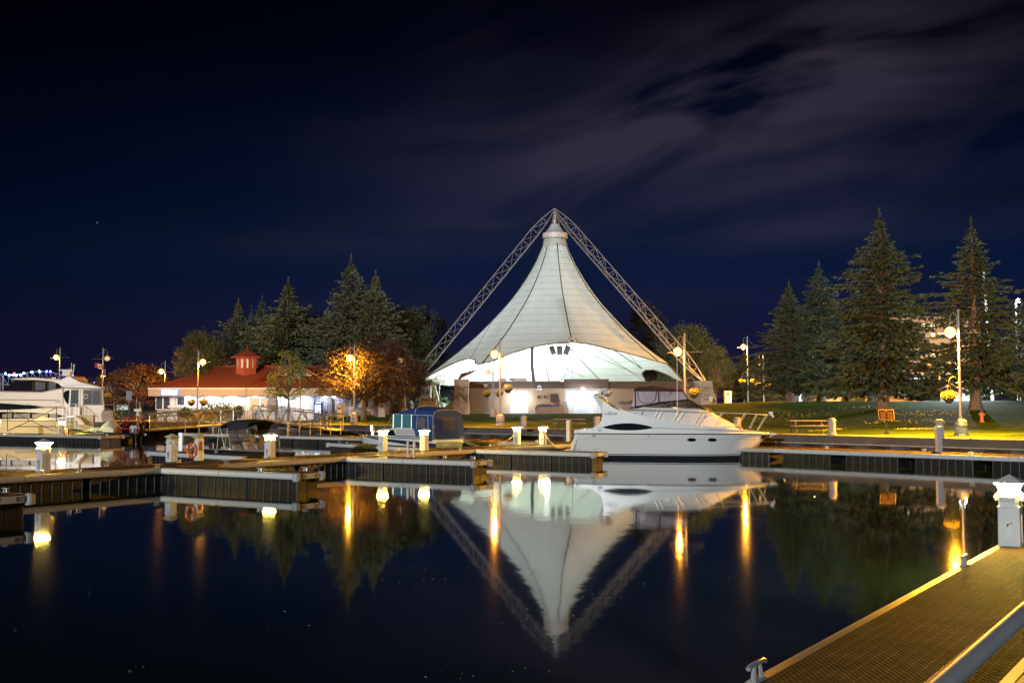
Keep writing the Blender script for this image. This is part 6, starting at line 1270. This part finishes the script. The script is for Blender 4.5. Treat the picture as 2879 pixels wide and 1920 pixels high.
cord(sag(W(255, 1211, 87.5), W(292, 1218, 84.5), .08), .03, rope_w, 'mooring_line', 'pale line from the inflatable to the left dock cleat'); cord(sag(W(1031, 1245, 68), W(1044, 1262, 62), .05), .02, rope_d, 'mooring_line', 'thin line at the bow of the blue canopy boat')
# ================================================================ RAMPS, RAILINGS, FENCES
def gangway(a, b, w, h, label, n=6, mt=alu, name='boat_ramp'):
    a, b = Vector(a), Vector(b); r = root(name, a, label, 'boat ramp', 'aluminium ramps between quay and docks'); d = (b - a); s = Vector((-d.y, d.x, 0)).normalized() * w
    if s.y < 0: s = -s
    up = Vector((0, 0, h)); dk = MB().prism([a, b, b + s, a + s], (0, 0, -.08)).build('walk_deck', alu_matt, r, world=True)
    for k, o in enumerate((Vector((0, 0, 0)), s)):
        m = MB(); m.tube([a + o, a + o + up * .92, a + o + up + d.normalized() * .12, b + o + up - d.normalized() * .12, b + o + up * .92, b + o], .045, 6).tube([a + o, b + o], .06, 6).tube([a + o + up * .78, b + o + up * .78], .022, 5)
        for i in range(n):
            p0 = a + d * (i / n) + o; p1 = a + d * ((i + 1) / n) + o; mid = (p0 + p1) / 2 + up
            m.tube([p0, mid], .04, 5).tube([mid, p1], .04, 5)
        m.build('truss_side', mt, r, world=True, smooth=True)
    MB().prism([a + Vector((0, 0, .05)), b + Vector((0, 0, .05)), b + up * .72, a + up * .72], s * .004).build('mesh_panel', mat('perforated_panel', (.45, .44, .42), .5, .3, alpha=.13), r, world=True)
    return r
gangway(W(421, 1209, 91), W(656, 1192, 100), 1.5, 1.35, 'silver truss ramp rising to the promenade beside the inflatable', 4)
gangway(W(919, 1208, 88), W(710, 1178, 99), 1.5, 1.25, 'brassy lit truss ramp sloping down towards the right below the kiosk', 5, mat('lamplit_aluminium', (.60, .52, .38), .35, .9))  # lamplight on ramp and end railing is put into a warmer aluminium colour
def railing(pts, h, label, mt=alu, rows=3, step=1.8, name='dock_railing', grp='railings on the floating walkway', post=.04):
    pts = [Vector(p) for p in pts]; r = root(name, pts[0], label, 'railing', grp); m = MB(); pm = MB()
    for k in range(rows): m.tube([p + Vector((0, 0, h * (1 - k / rows))) for p in pts], .028, 5)
    for a, b in zip(pts, pts[1:]):
        n = max(1, round((b - a).length / step))
        for i in range(n + 1): q = a.lerp(b, i / n); pm.tube([q, q + Vector((0, 0, h))], post, 6)
    m.build('rail', mt, r, world=True); pm.build('posts', mt, r, world=True); return r
lamplit_al = mat('lamplit_aluminium', (.60, .52, .38), .35, .9)
def gk(px, py, z=ZD, dy=0): p = G(px, py, z); return Vector((p.x, p.y + dy, z))
railing([gk(521, 1218), gk(640, 1221), gk(808, 1225)], 1.12, 'single rail fence along the walkway behind the black runabout', alu_matt, 1, 1.05 * 2)
railing([gk(812, 1226), gk(958, 1222)], 1.15, 'three rail lit railing at the right end of the walkway', lamplit_al, 3, 1.15)
# dark promenade fences in hooped panels
fence_m = mat('black_fence', (.03, .032, .04), .45)
def fence(pxa, pxb, label, back=1.2, n=None, h=1.15, cat='fence'):
    k = n or max(1, round((pxb - pxa) * .039 / 2.4)); r = None
    for i in range(k):
        p, q = lerp(pxa, pxb, i / k), lerp(pxa, pxb, (i + 1) / k)
        def gp(px): s = (px - CX) / F_PX; x, y = wall_at(s); return Vector((x + s * back, y + back, 1.28))
        a, b = gp(p), gp(q)
        if r is None: r = root('promenade_fence', a, label, cat, 'black promenade fences')
        d = (b - a); m = MB(); u = Vector((0, 0, h)); e = d.normalized() * .10; L_ = d.length
        m.tube([a + e * .5, a + e * .5 + u * .94, a + e * 1.2 + u, b - e * 1.2 + u, b - e * .5 + u * .94, b - e * .5], .028, 5).tube([a + e + u * .12, b - e + u * .12], .02, 4)
        nn = int(L_ / .13)
        for j in range(1, nn): c = a + d * (j / nn); m.tube([c + u * .12, c + u], .009, 3, caps=False)
        m.build('fence_panel', fence_m, r, world=True)
fence(282, 405, 'black picket fence between the yacht stern and the kiosk', 1.5); fence(407, 655, 'black picket fence in front of the kiosk flower beds', 3.2)
fence(785, 864, 'short black hooped fence before the vending machine', 4.0); fence(662, 780, 'black railing at the head of the ramps', 1.0)
MB().box((0, 0, .6), (1.7, .5, 1.2)).build('low_wall', conc, loc=None, label='small dark cabinet on the quay beside the yacht stern', cat='cabinet').location = (*G2(297, 1184.5), 1.2)
ww_ = on_ground(1120, 133); MB().box((0, 0, .7), (7.2, .4, 1.4)).build('garden_wall', conc, label='long low concrete wall behind the red trees', cat='wall').location = ww_
MB().prism([(0, 0, 0), (3.6, 0, 0), (3.6, 0, 2.6)], (0, .5, 0)).build('white_ramp_wall', white_paint, label='white triangular wall left of the big emblem pier', cat='wall').location = W(1246, 1147, 128)
gr = root('barbecue_cabinet', W(1188, 1150, 126), 'grey cabinet with dials standing before the plain grey pier', 'cabinet'); MB().box((.6, 0, .45), (2.0, .8, 1.7)).build('cabinet', pile_m, gr, bevel=.03)
MB().tube([(.0, -.41, 1.05), (.0, -.45, 1.05)], .12, 10).tube([(1.2, -.41, 1.05), (1.2, -.45, 1.05)], .12, 10).box((.6, -.42, 1.05), (.5, .03, .12)).build('dials', blackp, gr)
# foreground handrail (a gangway tube passing to the right of the camera)
hl = 2.36; q1, q2 = G(2653, 1920, hl), G(2879, 1722, hl); hd = (q2 - q1).normalized(); hr = root('gangway_handrail', q1, 'thick grey tube handrail crossing the bottom right corner', 'handrail')
tubem = mat('brushed_handrail', (.66, .68, .70), .38, .05, var=.2, scale=6, bump=.02, bscale=60)
MB().tube([q1 - hd * 2.2, q1 + hd * 2.4], .023, 20).build('tube', tubem, hr, smooth=True, world=True)
q3, q4 = G(2790, 1935, 1.15), G(2910, 1812, 1.15); h2 = (q4 - q3).normalized(); sd = Vector((h2.y, -h2.x, 0)) * .09
MB().prism([q3 - h2 * 2, q4 + h2 * 1.2, q4 + h2 * 1.2 + sd, q3 - h2 * 2 + sd], (0, 0, -.12)).build('toe_beam', alu_matt, hr, world=True, bevel=.008)
MB().prism([q3 - h2 * 2 + sd * 1.03, q4 + h2 * 1.2 + sd * 1.03, q4 + h2 * 1.2 + sd * 14, q3 - h2 * 2 + sd * 14], (0, 0, -.10)).build('walk_plank', mat('brown_plank', (.16, .09, .04), .45, var=.3, scale=5), hr, world=True)
for t in (-1.9, 2.3): p = q1 + hd * t; MB().tube([p, (p.x + .02, p.y, 1.0)], .022, 10).build('post', tubem, hr, world=True, smooth=True)

# ================================================================ FAR BACKGROUND
YB = 230
dimw = mat('dull_white_steel', (.30, .30, .32), .6)
br = root('truss_bridge', W(120, 1060, YB), 'distant white lattice footbridge strung with blue lights behind the yacht', 'bridge')
bt = [(-60, 1040), (0, 1050), (25, 1055), (60, 1052), (90, 1045.5), (112, 1044), (128, 1045), (155, 1049), (185, 1057), (210, 1063), (245, 1074), (262, 1080)]
m = MB(); up_ = [W(x, y, YB) for x, y in bt]; lo_ = [p - Vector((0, 0, 2.1 if x < 160 else .8)) for p, (x, y) in zip(up_, bt)]
m.tube(up_, .10, 5).tube(lo_, .10, 5)
fine = []
for (a, b, c, d) in zip(up_, up_[1:], lo_, lo_[1:]):
    n = max(1, int((b - a).length / 1.0))
    for i in range(n): m.tube([a.lerp(b, i / n), c.lerp(d, i / n)], .05, 4).tube([a.lerp(b, i / n), c.lerp(d, (i + 1) / n)], .05, 4)
m.tube([W(0, 1062, YB), W(0, 1100, YB)], .2, 5).tube([W(9, 1055, YB), W(9, 1100, YB)], .2, 5).tube([W(-30, 1055, YB), W(-30, 1100, YB)], .2, 5)
m.tube([W(0, 1105, YB), W(262, 1105, YB)], .3, 5)
m.build('lattice', dimw, br, world=True)
bl1, bl2, bl3 = emis('ice_blue_bulb', (.30, .62, 1.0), 28), emis('deep_blue_bulb', (.06, .10, 1.0), 34), emis('red_bulb', (1, .02, .04), 26)
for i, (x, y) in enumerate([(16, 1051), (26, 1055), (37, 1055), (47, 1055), (58, 1055), (68, 1050), (90, 1047), (111, 1045), (132, 1045), (142, 1045), (184, 1051), (195, 1055), (205, 1057), (217, 1063), (226, 1063), (244, 1071), (256, 1077), (265, 1077), (41, 1051)]):
    MB().ball(W(x, y - 1, YB - .5), .20, 8, 5).build('bulb', bl3 if x == 41 else (bl1 if x < 120 else bl2), br, world=True)
# hotel block
hot = mat('hotel_render', (.36, .28, .20), .85, var=.06); YH = 260; hx = lambda px: (px - CX) / F_PX * YH; hz = lambda py: CAM_H + (1142.5 - py) / F_PX * YH
hb_ = root('apartment_block', (hx(2640), YH, 3), 'beige multi storey block rising behind the right spruces', 'building')
MB().b2((hx(2500), YH, 2), (hx(2760), YH + 14, hz(893))).build('wall', hot, hb_, world=True); MB().b2((hx(2500) - .2, YH - .2, hz(895)), (hx(2760) + .2, YH + 14.2, hz(890))).b2((hx(2500), YH - .12, hz(914)), (hx(2760), YH, hz(912))).build('cornice', hot, hb_, world=True)
MB().lathe((hx(2585), YH + 5, 0), [(2.3, hz(895)), (2.3, hz(856)), (2.0, hz(851)), (.3, hz(849))], 12, 1.1).build('roof_tower', hot, hb_, world=True, smooth=True)
wlit = emis('lit_window', (1.0, .78, .42), 2.2); wdk = mat('dark_pane', (.03, .035, .04), .1)
rn = random.Random(4)
for fl in range(8):
    for k in range(9):
        px = 2512 + k * 27; py = 908 + fl * 28; lit = rn.random() < .16 or (fl == 3 and 2640 < px < 2665)
        f_ = MB().b2((hx(px), YH - .05, hz(py + 13)), (hx(px + 12), YH + .1, hz(py))).build('window', mat('window_frame_grey', (.3, .28, .26), .6), hb_, world=True)
        MB().b2((hx(px + .8), YH - .08, hz(py + 12.2)), (hx(px + 11.2), YH - .055, hz(py + .8))).build('pane', wlit if lit else wdk, f_, world=True)
for fl in (1, 3, 5): MB().b2((hx(2567), YH - 1, hz(935 + fl * 28)), (hx(2610), YH, hz(933 + fl * 28))).b2((hx(2567), YH - 1, hz(922 + fl * 28)), (hx(2610), YH - .9, hz(920 + fl * 28))).build('balcony', hot, hb_, world=True)
point(hb_, (-4, -9, 6), AMBER, 16000, .3, 'facade_fill_light'); point(hb_, (3, -7, 2), COOL, 5000, .3, 'facade_fill_light')  # unseen lights added to brighten the facade
def shed(px0, px1, py0, py1, Y, label, mt, power=None, col=AMBER, name='low_building', win_=None):
    x0, x1 = (px0 - CX) / F_PX * Y, (px1 - CX) / F_PX * Y; z0, z1 = CAM_H + (1142.5 - py1) / F_PX * Y, CAM_H + (1142.5 - py0) / F_PX * Y
    r = root(name, ((x0 + x1) / 2, Y, z0), label, 'building'); MB().b2((x0, Y, z0 - 1), (x1, Y + 8, z1)).build('wall', mt, r, world=True, bevel=.03); MB().b2((x0 - .3, Y - .4, z1 + .003), (x1 + .3, Y + 8.4, z1 + .3)).build('roof', mat('dark_flat_roof', (.08, .07, .07), .8), r, world=True)
    n = max(2, int((x1 - x0) / 3)); 
    for k in range(n):
        a = lerp(x0, x1, (k + .25) / n); b = lerp(x0, x1, (k + .75) / n); MB().b2((a, Y - .04, lerp(z0, z1, .45)), (b, Y + .1, lerp(z0, z1, .8))).build('window', win_ or wdk, r, world=True)
    if power: point(r, (0, -4, z1 - z0 + 1.0), col, power, .2)
    return r
cream_w = mat('cream_wall', (.5, .42, .3), .85, var=.08); white_w = mat('white_wall', (.6, .6, .62), .7)
shed(2290, 2425, 1102, 1136, 185, 'low cream building lit amber between the spruce trunks', cream_w, 2600); shed(2475, 2650, 1101, 1120, 175, 'long low amber lit wall behind the lawn crest at the right', cream_w, 2600, SODIUM, win_=mat('shaded_bay', (.2, .16, .1), .7))
shed(2644, 2730, 1104, 1122, 150, 'glowing white trailer behind the low floodlight at the right', white_w, 2600, COOL, win_=white_w)
shed(2129, 2175, 1132.5, 1146, 190, 'small dark roofed pavilion with bright windows beyond the lawn', white_w, None, win_=emis('cool_window', (.8, .85, 1), 3)); shed(2178, 2215, 1130, 1146, 196, 'tiny stall building with bright windows beyond the lawn', white_w, None, win_=emis('cool_window', (.8, .85, 1), 3))
shed(2246, 2290, 1105, 1140, 200, 'pale floodlit gable building behind the left spruce trunk', white_w, 1800, COOL)
shed(2540, 2600, 1060, 1098, 230, 'white lit annex seen low through the spruce branches', white_w, 2600, COOL)
shed(330, 362, 1117, 1136, 190, 'small distant building behind the left autumn trees', white_w, 500, COOL)

# ================================================================ TREES
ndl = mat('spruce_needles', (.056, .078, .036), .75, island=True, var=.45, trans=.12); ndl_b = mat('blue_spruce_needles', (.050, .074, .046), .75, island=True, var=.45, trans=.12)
lf_g = mat('green_leaves', (.075, .095, .035), .7, island=True, var=.5, trans=.2); lf_d = mat('dark_leaves', (.05, .055, .04), .75, island=True, var=.5, trans=.15); lf_p = mat('purple_leaves', (.055, .034, .026), .6, island=True, var=.6, trans=.15)
lf_o = mat('autumn_leaves', (.085, .050, .030), .65, island=True, var=.55, trans=.2); lf_m = mat('maple_leaves', (.22, .24, .06), .6, island=True, var=.6, trans=.3)
ndl_l = mat('lit_olive_needles', (.155, .185, .095), .75, island=True, var=.45, trans=.15); ndl_m = mat('lit_grey_needles', (.125, .160, .105), .75, island=True, var=.45, trans=.15)  # left group: brighter lighting is put into these paler needle colours
_tm = {}
def conifer_mesh(v, H_=15.0, R_=4.6, base=.11, nb=12, dens=1.0, droop=.34):
    rn = random.Random(100 + v); m = MB(); lim = MB()
    lim.tube([(0, 0, -.4), (.0, 0, H_ * .12), (.05, .03, H_ * .5), (0, 0, H_ * .98)], [.38, .30, .17, .02], 9)
    lim.lathe((0, 0, -.3), [(.62, 0), (.42, .45), (.36, .9)], 9)
    z = H_ * base; k = 0
    while z < H_ * .985:
        t = (z - H_ * base) / (H_ * (1 - base)); prof = (1 - t) ** .92 * (.62 + .38 * smooth(0, .14, t)) * (1 - .5 * smooth(.72, 1, t)); L0 = R_ * prof * (1 + .10 * sin(k * 2.1 + v)); n = max(4, int(nb * (.55 + .45 * (1 - t)))) ; a0 = rn.uniform(0, 6.28)
        for j in range(n):
            a = a0 + 2 * pi * j / n + rn.uniform(-.28, .28)
            if rn.random() < .13: continue
            L_ = L0 * (1 + .22 * sin(2 * a + z * .8 + v) + .14 * sin(3 * a - z * 1.6 + v * 2)) * rn.uniform(.58, 1.2) * (1.25 if rn.random() < .09 else 1); 
            if L_ < .12: L_ = .12
            rise = lerp(-.05, .75, t ** 1.4); pts = []
            for q in range(6):
                s = q / 5; pts.append(Vector((cos(a) * L_ * s, sin(a) * L_ * s, z + L_ * (rise * s - droop * s * s + .45 * max(0, s - .7)) + rn.uniform(-.03, .03))))
            if L_ > .9: lim.tube([pts[0], pts[2], pts[4]], [.045, .03, .012], 3, caps=False)
            ns = int(max(5, L_ * 12.5 * dens))
            for q in range(ns):
                s = (.10 + .92 * (q + rn.random()) / ns); i = min(4, int(s * 5)); p = pts[i].lerp(pts[min(5, i + 1)], min(1, s * 5 - i)); w_ = L_ * .26 * (1.15 - s) + .10
                side_ = rn.choice((-1, 1)) * rn.random() * w_; p = p + Vector((-sin(a) * side_, cos(a) * side_, rn.uniform(-.10, .04)))
                for _ in range(2):
                    d = Vector((cos(a) * rn.uniform(.2, 1) - sin(a) * side_ * .8, sin(a) * rn.uniform(.2, 1) + cos(a) * side_ * .8, rn.uniform(-.9, .25))).normalized() * rn.uniform(.20, .44) * (1 - .45 * t)
                    w = d.cross(Vector((rn.gauss(0, 1), rn.gauss(0, 1), rn.gauss(0, 1)))).normalized() * rn.uniform(.045, .085)
                    m.add([p - w, p + w, p + d + w * .35, p + d - w * .35], [(0, 1, 2, 3)])
        z += H_ * lerp(.026, .017, t) * rn.uniform(.85, 1.15); k += 1
    for q in range(46):      # leader shoot
        zz_ = H_ * lerp(.93, 1.035, q / 46); w_ = .34 * (1 - q / 50); a = q * 2.4; p = Vector((0, 0, zz_)); d = Vector((cos(a) * w_, sin(a) * w_, .16)); w = Vector((-sin(a), cos(a), .3)) * .035
        m.add([p - w, p + w, p + d + w * .3, p + d - w * .3], [(0, 1, 2, 3)])
    return m, lim
def decid_mesh(v, H_=9.0, R_=3.6, n=60, leaves=120, ls=.13, trunk=.28, low=.28, spread=1.0):
    rn = random.Random(300 + v); m = MB(); lim = MB()
    lim.tube([(0, 0, -.3), (.08, 0, H_ * low * .6), (.0, .05, H_ * (low + .1)), (.1, 0, H_ * .6)], [1.15 * trunk, .85 * trunk, .7 * trunk, .3 * trunk], 9)
    for k in range(n):
        a = rn.uniform(0, 2 * pi); zt_ = rn.random() ** .8; z = H_ * lerp(low + .02, .97, zt_); rr_ = R_ * spread * sqrt(max(.03, 1 - abs(2 * zt_ - .75) ** 2.2 / 1.75)) * rn.uniform(.25, 1) ** .55
        c = Vector((cos(a) * rr_, sin(a) * rr_, z)); lim.tube([(0, 0, lerp(H_ * low, z, .35)), c * .55 + Vector((0, 0, z * .38)), c], [.10 * trunk + .03, .05, .015], 3, caps=False)
        cr_ = R_ * rn.uniform(.16, .30)
        for _ in range(leaves):
            d = Vector((rn.gauss(0, 1), rn.gauss(0, 1), rn.gauss(0, .75))).normalized() * cr_ * rn.uniform(.35, 1.12); p = c + d; x = Vector((rn.gauss(0, 1), rn.gauss(0, 1), rn.gauss(0, .6))).normalized(); y = x.cross(Vector((rn.gauss(0, 1), rn.gauss(0, 1), rn.gauss(0, 1)))).normalized(); s = ls * rn.uniform(.6, 1.3)
            m.add([p - x * s, p + y * s * .6, p + x * s, p - y * s * .6], [(0, 1, 2, 3)])
    return m, lim
def tree(kind, px, py_top, Y, half, label, mt, brk=bark, rz=0, H0=15.0, R0=4.6, base_y=None, name='spruce_tree', cat='tree', grp=None, **kw):
    """place a tree so that its top reaches the row py_top and its half width is half photo pixels at distance Y"""
    p = on_ground(px, Y); h = W(px, py_top, Y).z - p.z; r = root(name, p, label, cat, grp, rz); key = (kind, mt.name)
    if key not in _tm:
        m, l = (conifer_mesh if kind[0] == 'c' else decid_mesh)(int(kind[1:]), H0, R0, **kw); _tm[key] = (m.build('crown', mt, r), l.build('trunk', brk, r, smooth=True), H0, R0)
    else:
        for o in _tm[key][:2]: c = o.copy(); COL.objects.link(c); c.parent = r
        H0, R0 = _tm[key][2:]
    w = half / F_PX * Y * (1.32 if kind[0] == 'c' else 1.0); r.scale = (w / R0, w / R0, h / H0); return r
SG = 'spruces of the right lawn'; LG2 = 'trees behind the kiosk'
tree('c1', 2482, 606, 92, 168, 'tallest and broadest spruce, centre of the right lawn', ndl, base=.12, grp=SG, dens=1.1)
tree('c2', 2742, 628, 87, 160, 'airy open branched spruce nearest the right edge lamp', ndl, base=.14, nb=8, dens=1.1, grp=SG)
tree('c3', 2308, 748, 112, 120, 'middle sized spruce left of the tallest one', ndl_b, base=.12, grp=SG)
tree('c1', 2222, 800, 106, 112, 'leftmost spruce of the right lawn group', ndl, rz=2.1, grp=SG)
tree('c3', 2450, 880, 125, 120, 'low spruce behind and left of the tallest trunk', ndl_b, rz=1.1, grp=SG)
tree('c3', 2375, 860, 135, 100, 'spruce standing behind the middle sized one', ndl_b, rz=4.1, grp=SG)
tree('c2', 2880, 860, 100, 110, 'dark spruce cut by the right edge of the photo', ndl, rz=3.3, grp=SG); tree('c3', 2590, 1075, 122, 60, 'short spruce between the two tall ones on the right', ndl_b, rz=2.5, grp=SG)
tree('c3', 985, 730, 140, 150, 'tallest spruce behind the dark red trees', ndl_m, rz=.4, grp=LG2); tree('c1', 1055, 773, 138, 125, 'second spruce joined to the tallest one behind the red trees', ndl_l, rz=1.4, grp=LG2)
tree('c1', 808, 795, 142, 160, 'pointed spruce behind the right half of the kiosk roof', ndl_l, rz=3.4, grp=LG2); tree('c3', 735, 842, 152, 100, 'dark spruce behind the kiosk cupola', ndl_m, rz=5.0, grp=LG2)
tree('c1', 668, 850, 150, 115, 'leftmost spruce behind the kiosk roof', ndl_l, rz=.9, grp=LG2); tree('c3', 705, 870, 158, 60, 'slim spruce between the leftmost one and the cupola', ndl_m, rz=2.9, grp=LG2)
tree('d1', 1128, 868, 145, 95, 'olive broadleaf tree at the right of the spruces by the tent', lf_g, H0=12, R0=4.6, n=110, leaves=150, ls=.12, low=.1, name='broadleaf_tree', grp=LG2)
tree('d2', 1200, 862, 168, 70, 'dark tree behind the left truss leg of the tent', lf_d, H0=12, R0=4.2, n=90, leaves=130, ls=.13, low=.1, name='broadleaf_tree', grp=LG2)
tree('d1', 880, 885, 150, 105, 'green broadleaf tree filling the gap between the spruces', lf_g, rz=1.5, H0=12, R0=4.6, name='broadleaf_tree', grp=LG2); tree('d1', 765, 905, 148, 85, 'green broadleaf tree behind the kiosk ridge', lf_g, rz=3.0, H0=12, R0=4.6, name='broadleaf_tree', grp=LG2)
tree('d2', 620, 955, 140, 75, 'dim broadleaf tree behind the left slope of the kiosk roof', lf_d, rz=2.0, H0=12, R0=4.2, name='broadleaf_tree', grp=LG2)
tree('d2', 950, 950, 146, 100, 'shadowed broadleaf tree low behind the lamp lit red tree', lf_d, rz=4.0, name='broadleaf_tree', grp=LG2)
PG = 'dark red trees beside the tent'
tree('d3', 1022, 980, 107, 130, 'dark red tree around the amber lamp, lit gold on its left', lf_p, H0=8, R0=4.4, n=120, leaves=170, ls=.10, low=.26, name='red_leaved_tree', grp=PG)
tree('d3', 1066, 955, 112, 112, 'dark red tree with the slim grey trunk, right of the lit one', lf_p, bark_g, rz=2.2, name='red_leaved_tree', grp=PG); tree('d3', 1128, 1005, 118, 78, 'smallest dark red tree close to the grey tent pier', lf_p, rz=4.0, name='red_leaved_tree', grp=PG)
for px, Y, lb in ((1040, 122, 'bare reddish trunk standing behind the leaning lit one'), (1090, 128, 'thick trunk at the right of the granite litter bin')):
    m = MB().tube([(0, 0, -.2), (.2, 0, 2.0), (.0, 0, 4.5)], [.36, .26, .18], 10); m.build('tree_trunk', bark, smooth=True, label=lb, cat='tree').location = on_ground(px, Y)
tree('d4', 812, 990, 112, 62, 'small yellow green maple in front of the kiosk', lf_m, H0=6, R0=2.4, n=46, leaves=75, ls=.085, trunk=.12, low=.30, name='young_maple', grp=None)
OG = 'autumn coloured trees left of the kiosk'
tree('d5', 395, 1028, 134, 85, 'orange lit autumn tree touching the kiosk corner', lf_o, bark_g, H0=7.5, R0=3.4, n=90, leaves=120, ls=.10, trunk=.16, low=.3, name='autumn_tree', grp=OG)
tree('d5', 325, 1050, 142, 70, 'reddish autumn tree behind the flag lamp post', lf_o, bark_g, rz=2.0, name='autumn_tree', grp=OG); tree('d5', 262, 1068, 150, 60, 'low autumn tree just behind the yacht roof', lf_o, rz=4.0, name='autumn_tree', grp=OG); tree('d5', 225, 1062, 165, 48, 'dim autumn tree behind the blue bridge lights', lf_o, rz=5.0, name='autumn_tree', grp=OG)
tree('d1', 560, 935, 126, 72, 'yellow lit tree glowing behind the kiosk lamp', lf_g, rz=5.0, name='broadleaf_tree', grp=LG2)
RG = 'trees right of the tent'
tree('d2', 1822, 852, 178, 70, 'dark tree top just beyond the right slope of the tent', lf_d, rz=1.0, name='broadleaf_tree', grp=RG); tree('d1', 1938, 915, 148, 85, 'large tree lit orange behind the cruiser lamp', lf_g, rz=2.4, name='broadleaf_tree', grp=RG)
tree('d2', 1880, 940, 160, 75, 'dim tree inside the right truss leg', lf_d, rz=3.0, name='broadleaf_tree', grp=RG); tree('d1', 2012, 975, 142, 55, 'green tree directly behind the right emblem pier', lf_g, rz=.4, name='broadleaf_tree', grp=RG)
tree('c1', 2093, 988, 150, 48, 'narrow conifer behind the lamp beyond the lawn crest', ndl, rz=2.0, grp=RG); tree('c3', 2128, 992, 152, 45, 'second narrow conifer right of the lamp beyond the crest', ndl_b, rz=2.0, grp=RG); tree('d2', 2060, 1040, 165, 45, 'low dark tree between the pier and the distant lamp', lf_d, rz=2.0, name='broadleaf_tree', grp=RG)
tree('d1', 2160, 1070, 160, 45, 'low green tree lit from behind, left of the left spruce trunk', lf_g, rz=1.0, name='broadleaf_tree', grp=RG); tree('d1', 2205, 1085, 172, 40, 'round tree behind the twin globe lamp', lf_g, rz=3.7, name='broadleaf_tree', grp=RG)
tree('d1', 2390, 1090, 150, 32, 'small tree glowing gold between the spruce trunks', lf_m, rz=3.7, H0=12, R0=4.6, n=60, leaves=90, low=.15, name='broadleaf_tree', grp=RG); tree('d1', 2425, 1098, 155, 34, 'thin branched tree left of the tallest spruce trunk', lf_m, rz=1.7, name='broadleaf_tree', grp=RG); tree('d2', 2580, 1075, 135, 50, 'dark bush tree around the tiny amber light', lf_d, rz=1.7, name='broadleaf_tree', grp=RG)
tree('d1', 2790, 1080, 125, 70, 'dark foliage mass right of the leaning pole', lf_g, rz=2.7, name='broadleaf_tree', grp=RG)
bush(1172, 150, 4.2, 3.6, 'bright green bush between the left concrete piers', hed, seed=11); bush(1222, 150, 3.6, 2.4, 'low green bush right of the plain grey pier', hed, seed=12); bush(1260, 160, 6, 5.5, 'dark green shrubs behind the white triangular wall', lf_d, seed=13, n=1800, ls=.16); bush(1150, 165, 10, 5, 'dark hedge far behind the red trees', lf_d, seed=14, n=2500, ls=.2); bush(980, 160, 14, 4.5, 'long dark hedge behind the kiosk end', lf_d, seed=15, n=2500, ls=.2)
bush(1770, 168, 16, 7, 'dark shrubbery seen under the right edge of the tent', lf_d, seed=16, n=2500, ls=.22); bush(1895, 150, 5, 5, 'dim shrub behind the pavilion end', lf_g, seed=17, n=1400, ls=.15)
# flag on the left lamp post
fo = root('flag', bpy.data.objects['lamp_post'].location, 'crumpled red and white flag on the lamp post by the yacht', 'flag'); fo.location = W(281, 1030, 123.8); fo.scale = (.72, 1, .62)
flm = mat('flag_red', (.42, .04, .03), .8); flw = mat('flag_white', (.6, .58, .56), .8)
def flagp(x0, x1, mt, nm):
    m = MB(); rr = []
    for i in range(9): u = lerp(x0, x1, i / 8); rr.append([(u, .12 * sin(u * 6 + z * 2.2), z * .5 - u * .35) for z in (-.9, -.3, .3, .9)])
    m.loft(rr, caps=False).build(nm, mt, fo, smooth=True)
flagp(.75, .35, flm, 'red_band'); flagp(.35, -.35, flw, 'white_band'); flagp(-.35, -.8, flm, 'red_band'); MB().prism([(.05, -.22, .15), (.2, -.22, -.05), (0, -.22, -.25), (-.2, -.22, -.05)], (0, .01, 0)).build('leaf_mark', flm, fo)
# yellow dandelion patches on the lawn
dand = mat('dandelion_yellow', (.6, .5, .06), .8, island=True, var=.4)
rn = random.Random(21); m = MB()
for cx_, Yc, w_, n in ((2565, 70, 1.6, 90), (2520, 79, 3, 60), (2340, 72, 1.2, 30), (2620, 86, 4, 160), (2300, 70, .8, 24), (2440, 95, 3, 60), (2050, 95, 4, 60), (2200, 90, 5, 60)):
    for _ in range(n):
        x = (cx_ - CX) / F_PX * Yc + rn.gauss(0, w_ * .5); y = Yc + rn.gauss(0, w_ * .35); z = hgt(x, y) + .05; s = rn.uniform(.025, .05); m.quad((x - s, y, z), (x, y - s * .5, z - s * .6), (x + s, y, z), (x, y + s * .5, z + s * .6))
m.build('dandelions', dand, label='scattered yellow dandelions on the right lawn', cat='flowers', kind='stuff')

# pale flecks drifting on the still water
rn = random.Random(9); m = MB()
for dx_, dy_, n, w_ in ((1000, 1300, 4, .5), (990, 1331, 4, .35), (1380, 1372, 7, .3), (1290, 1473, 3, .2), (1080, 1545, 9, .5), (290, 1538, 5, .12), (45, 1440, 4, .3), (455, 1236, 5, .3), (900, 1338, 4, .4), (1190, 1418, 5, .6), (1630, 1330, 5, .5), (2130, 1216, 5, .4), (700, 1430, 3, .8)):
    c = G(dx_ / .8166, dy_ / .8166, .004)
    for _ in range(n):
        x, y = c.x + rn.gauss(0, w_), c.y + rn.gauss(0, w_ * .6); s_ = rn.uniform(.012, .035); a = rn.uniform(0, 3)
        m.quad((x - s_ * cos(a), y - s_ * sin(a), .006), (x + s_ * .4 * sin(a), y - s_ * .4 * cos(a), .012), (x + s_ * cos(a), y + s_ * sin(a), .006), (x - s_ * .4 * sin(a), y + s_ * .4 * cos(a), .008))
m.build('floating_leaves', mat('pale_floating_leaf', (.45, .42, .34), .7, island=True, var=.5), label='small pale leaves drifting on the dark water', cat='leaves', kind='stuff')
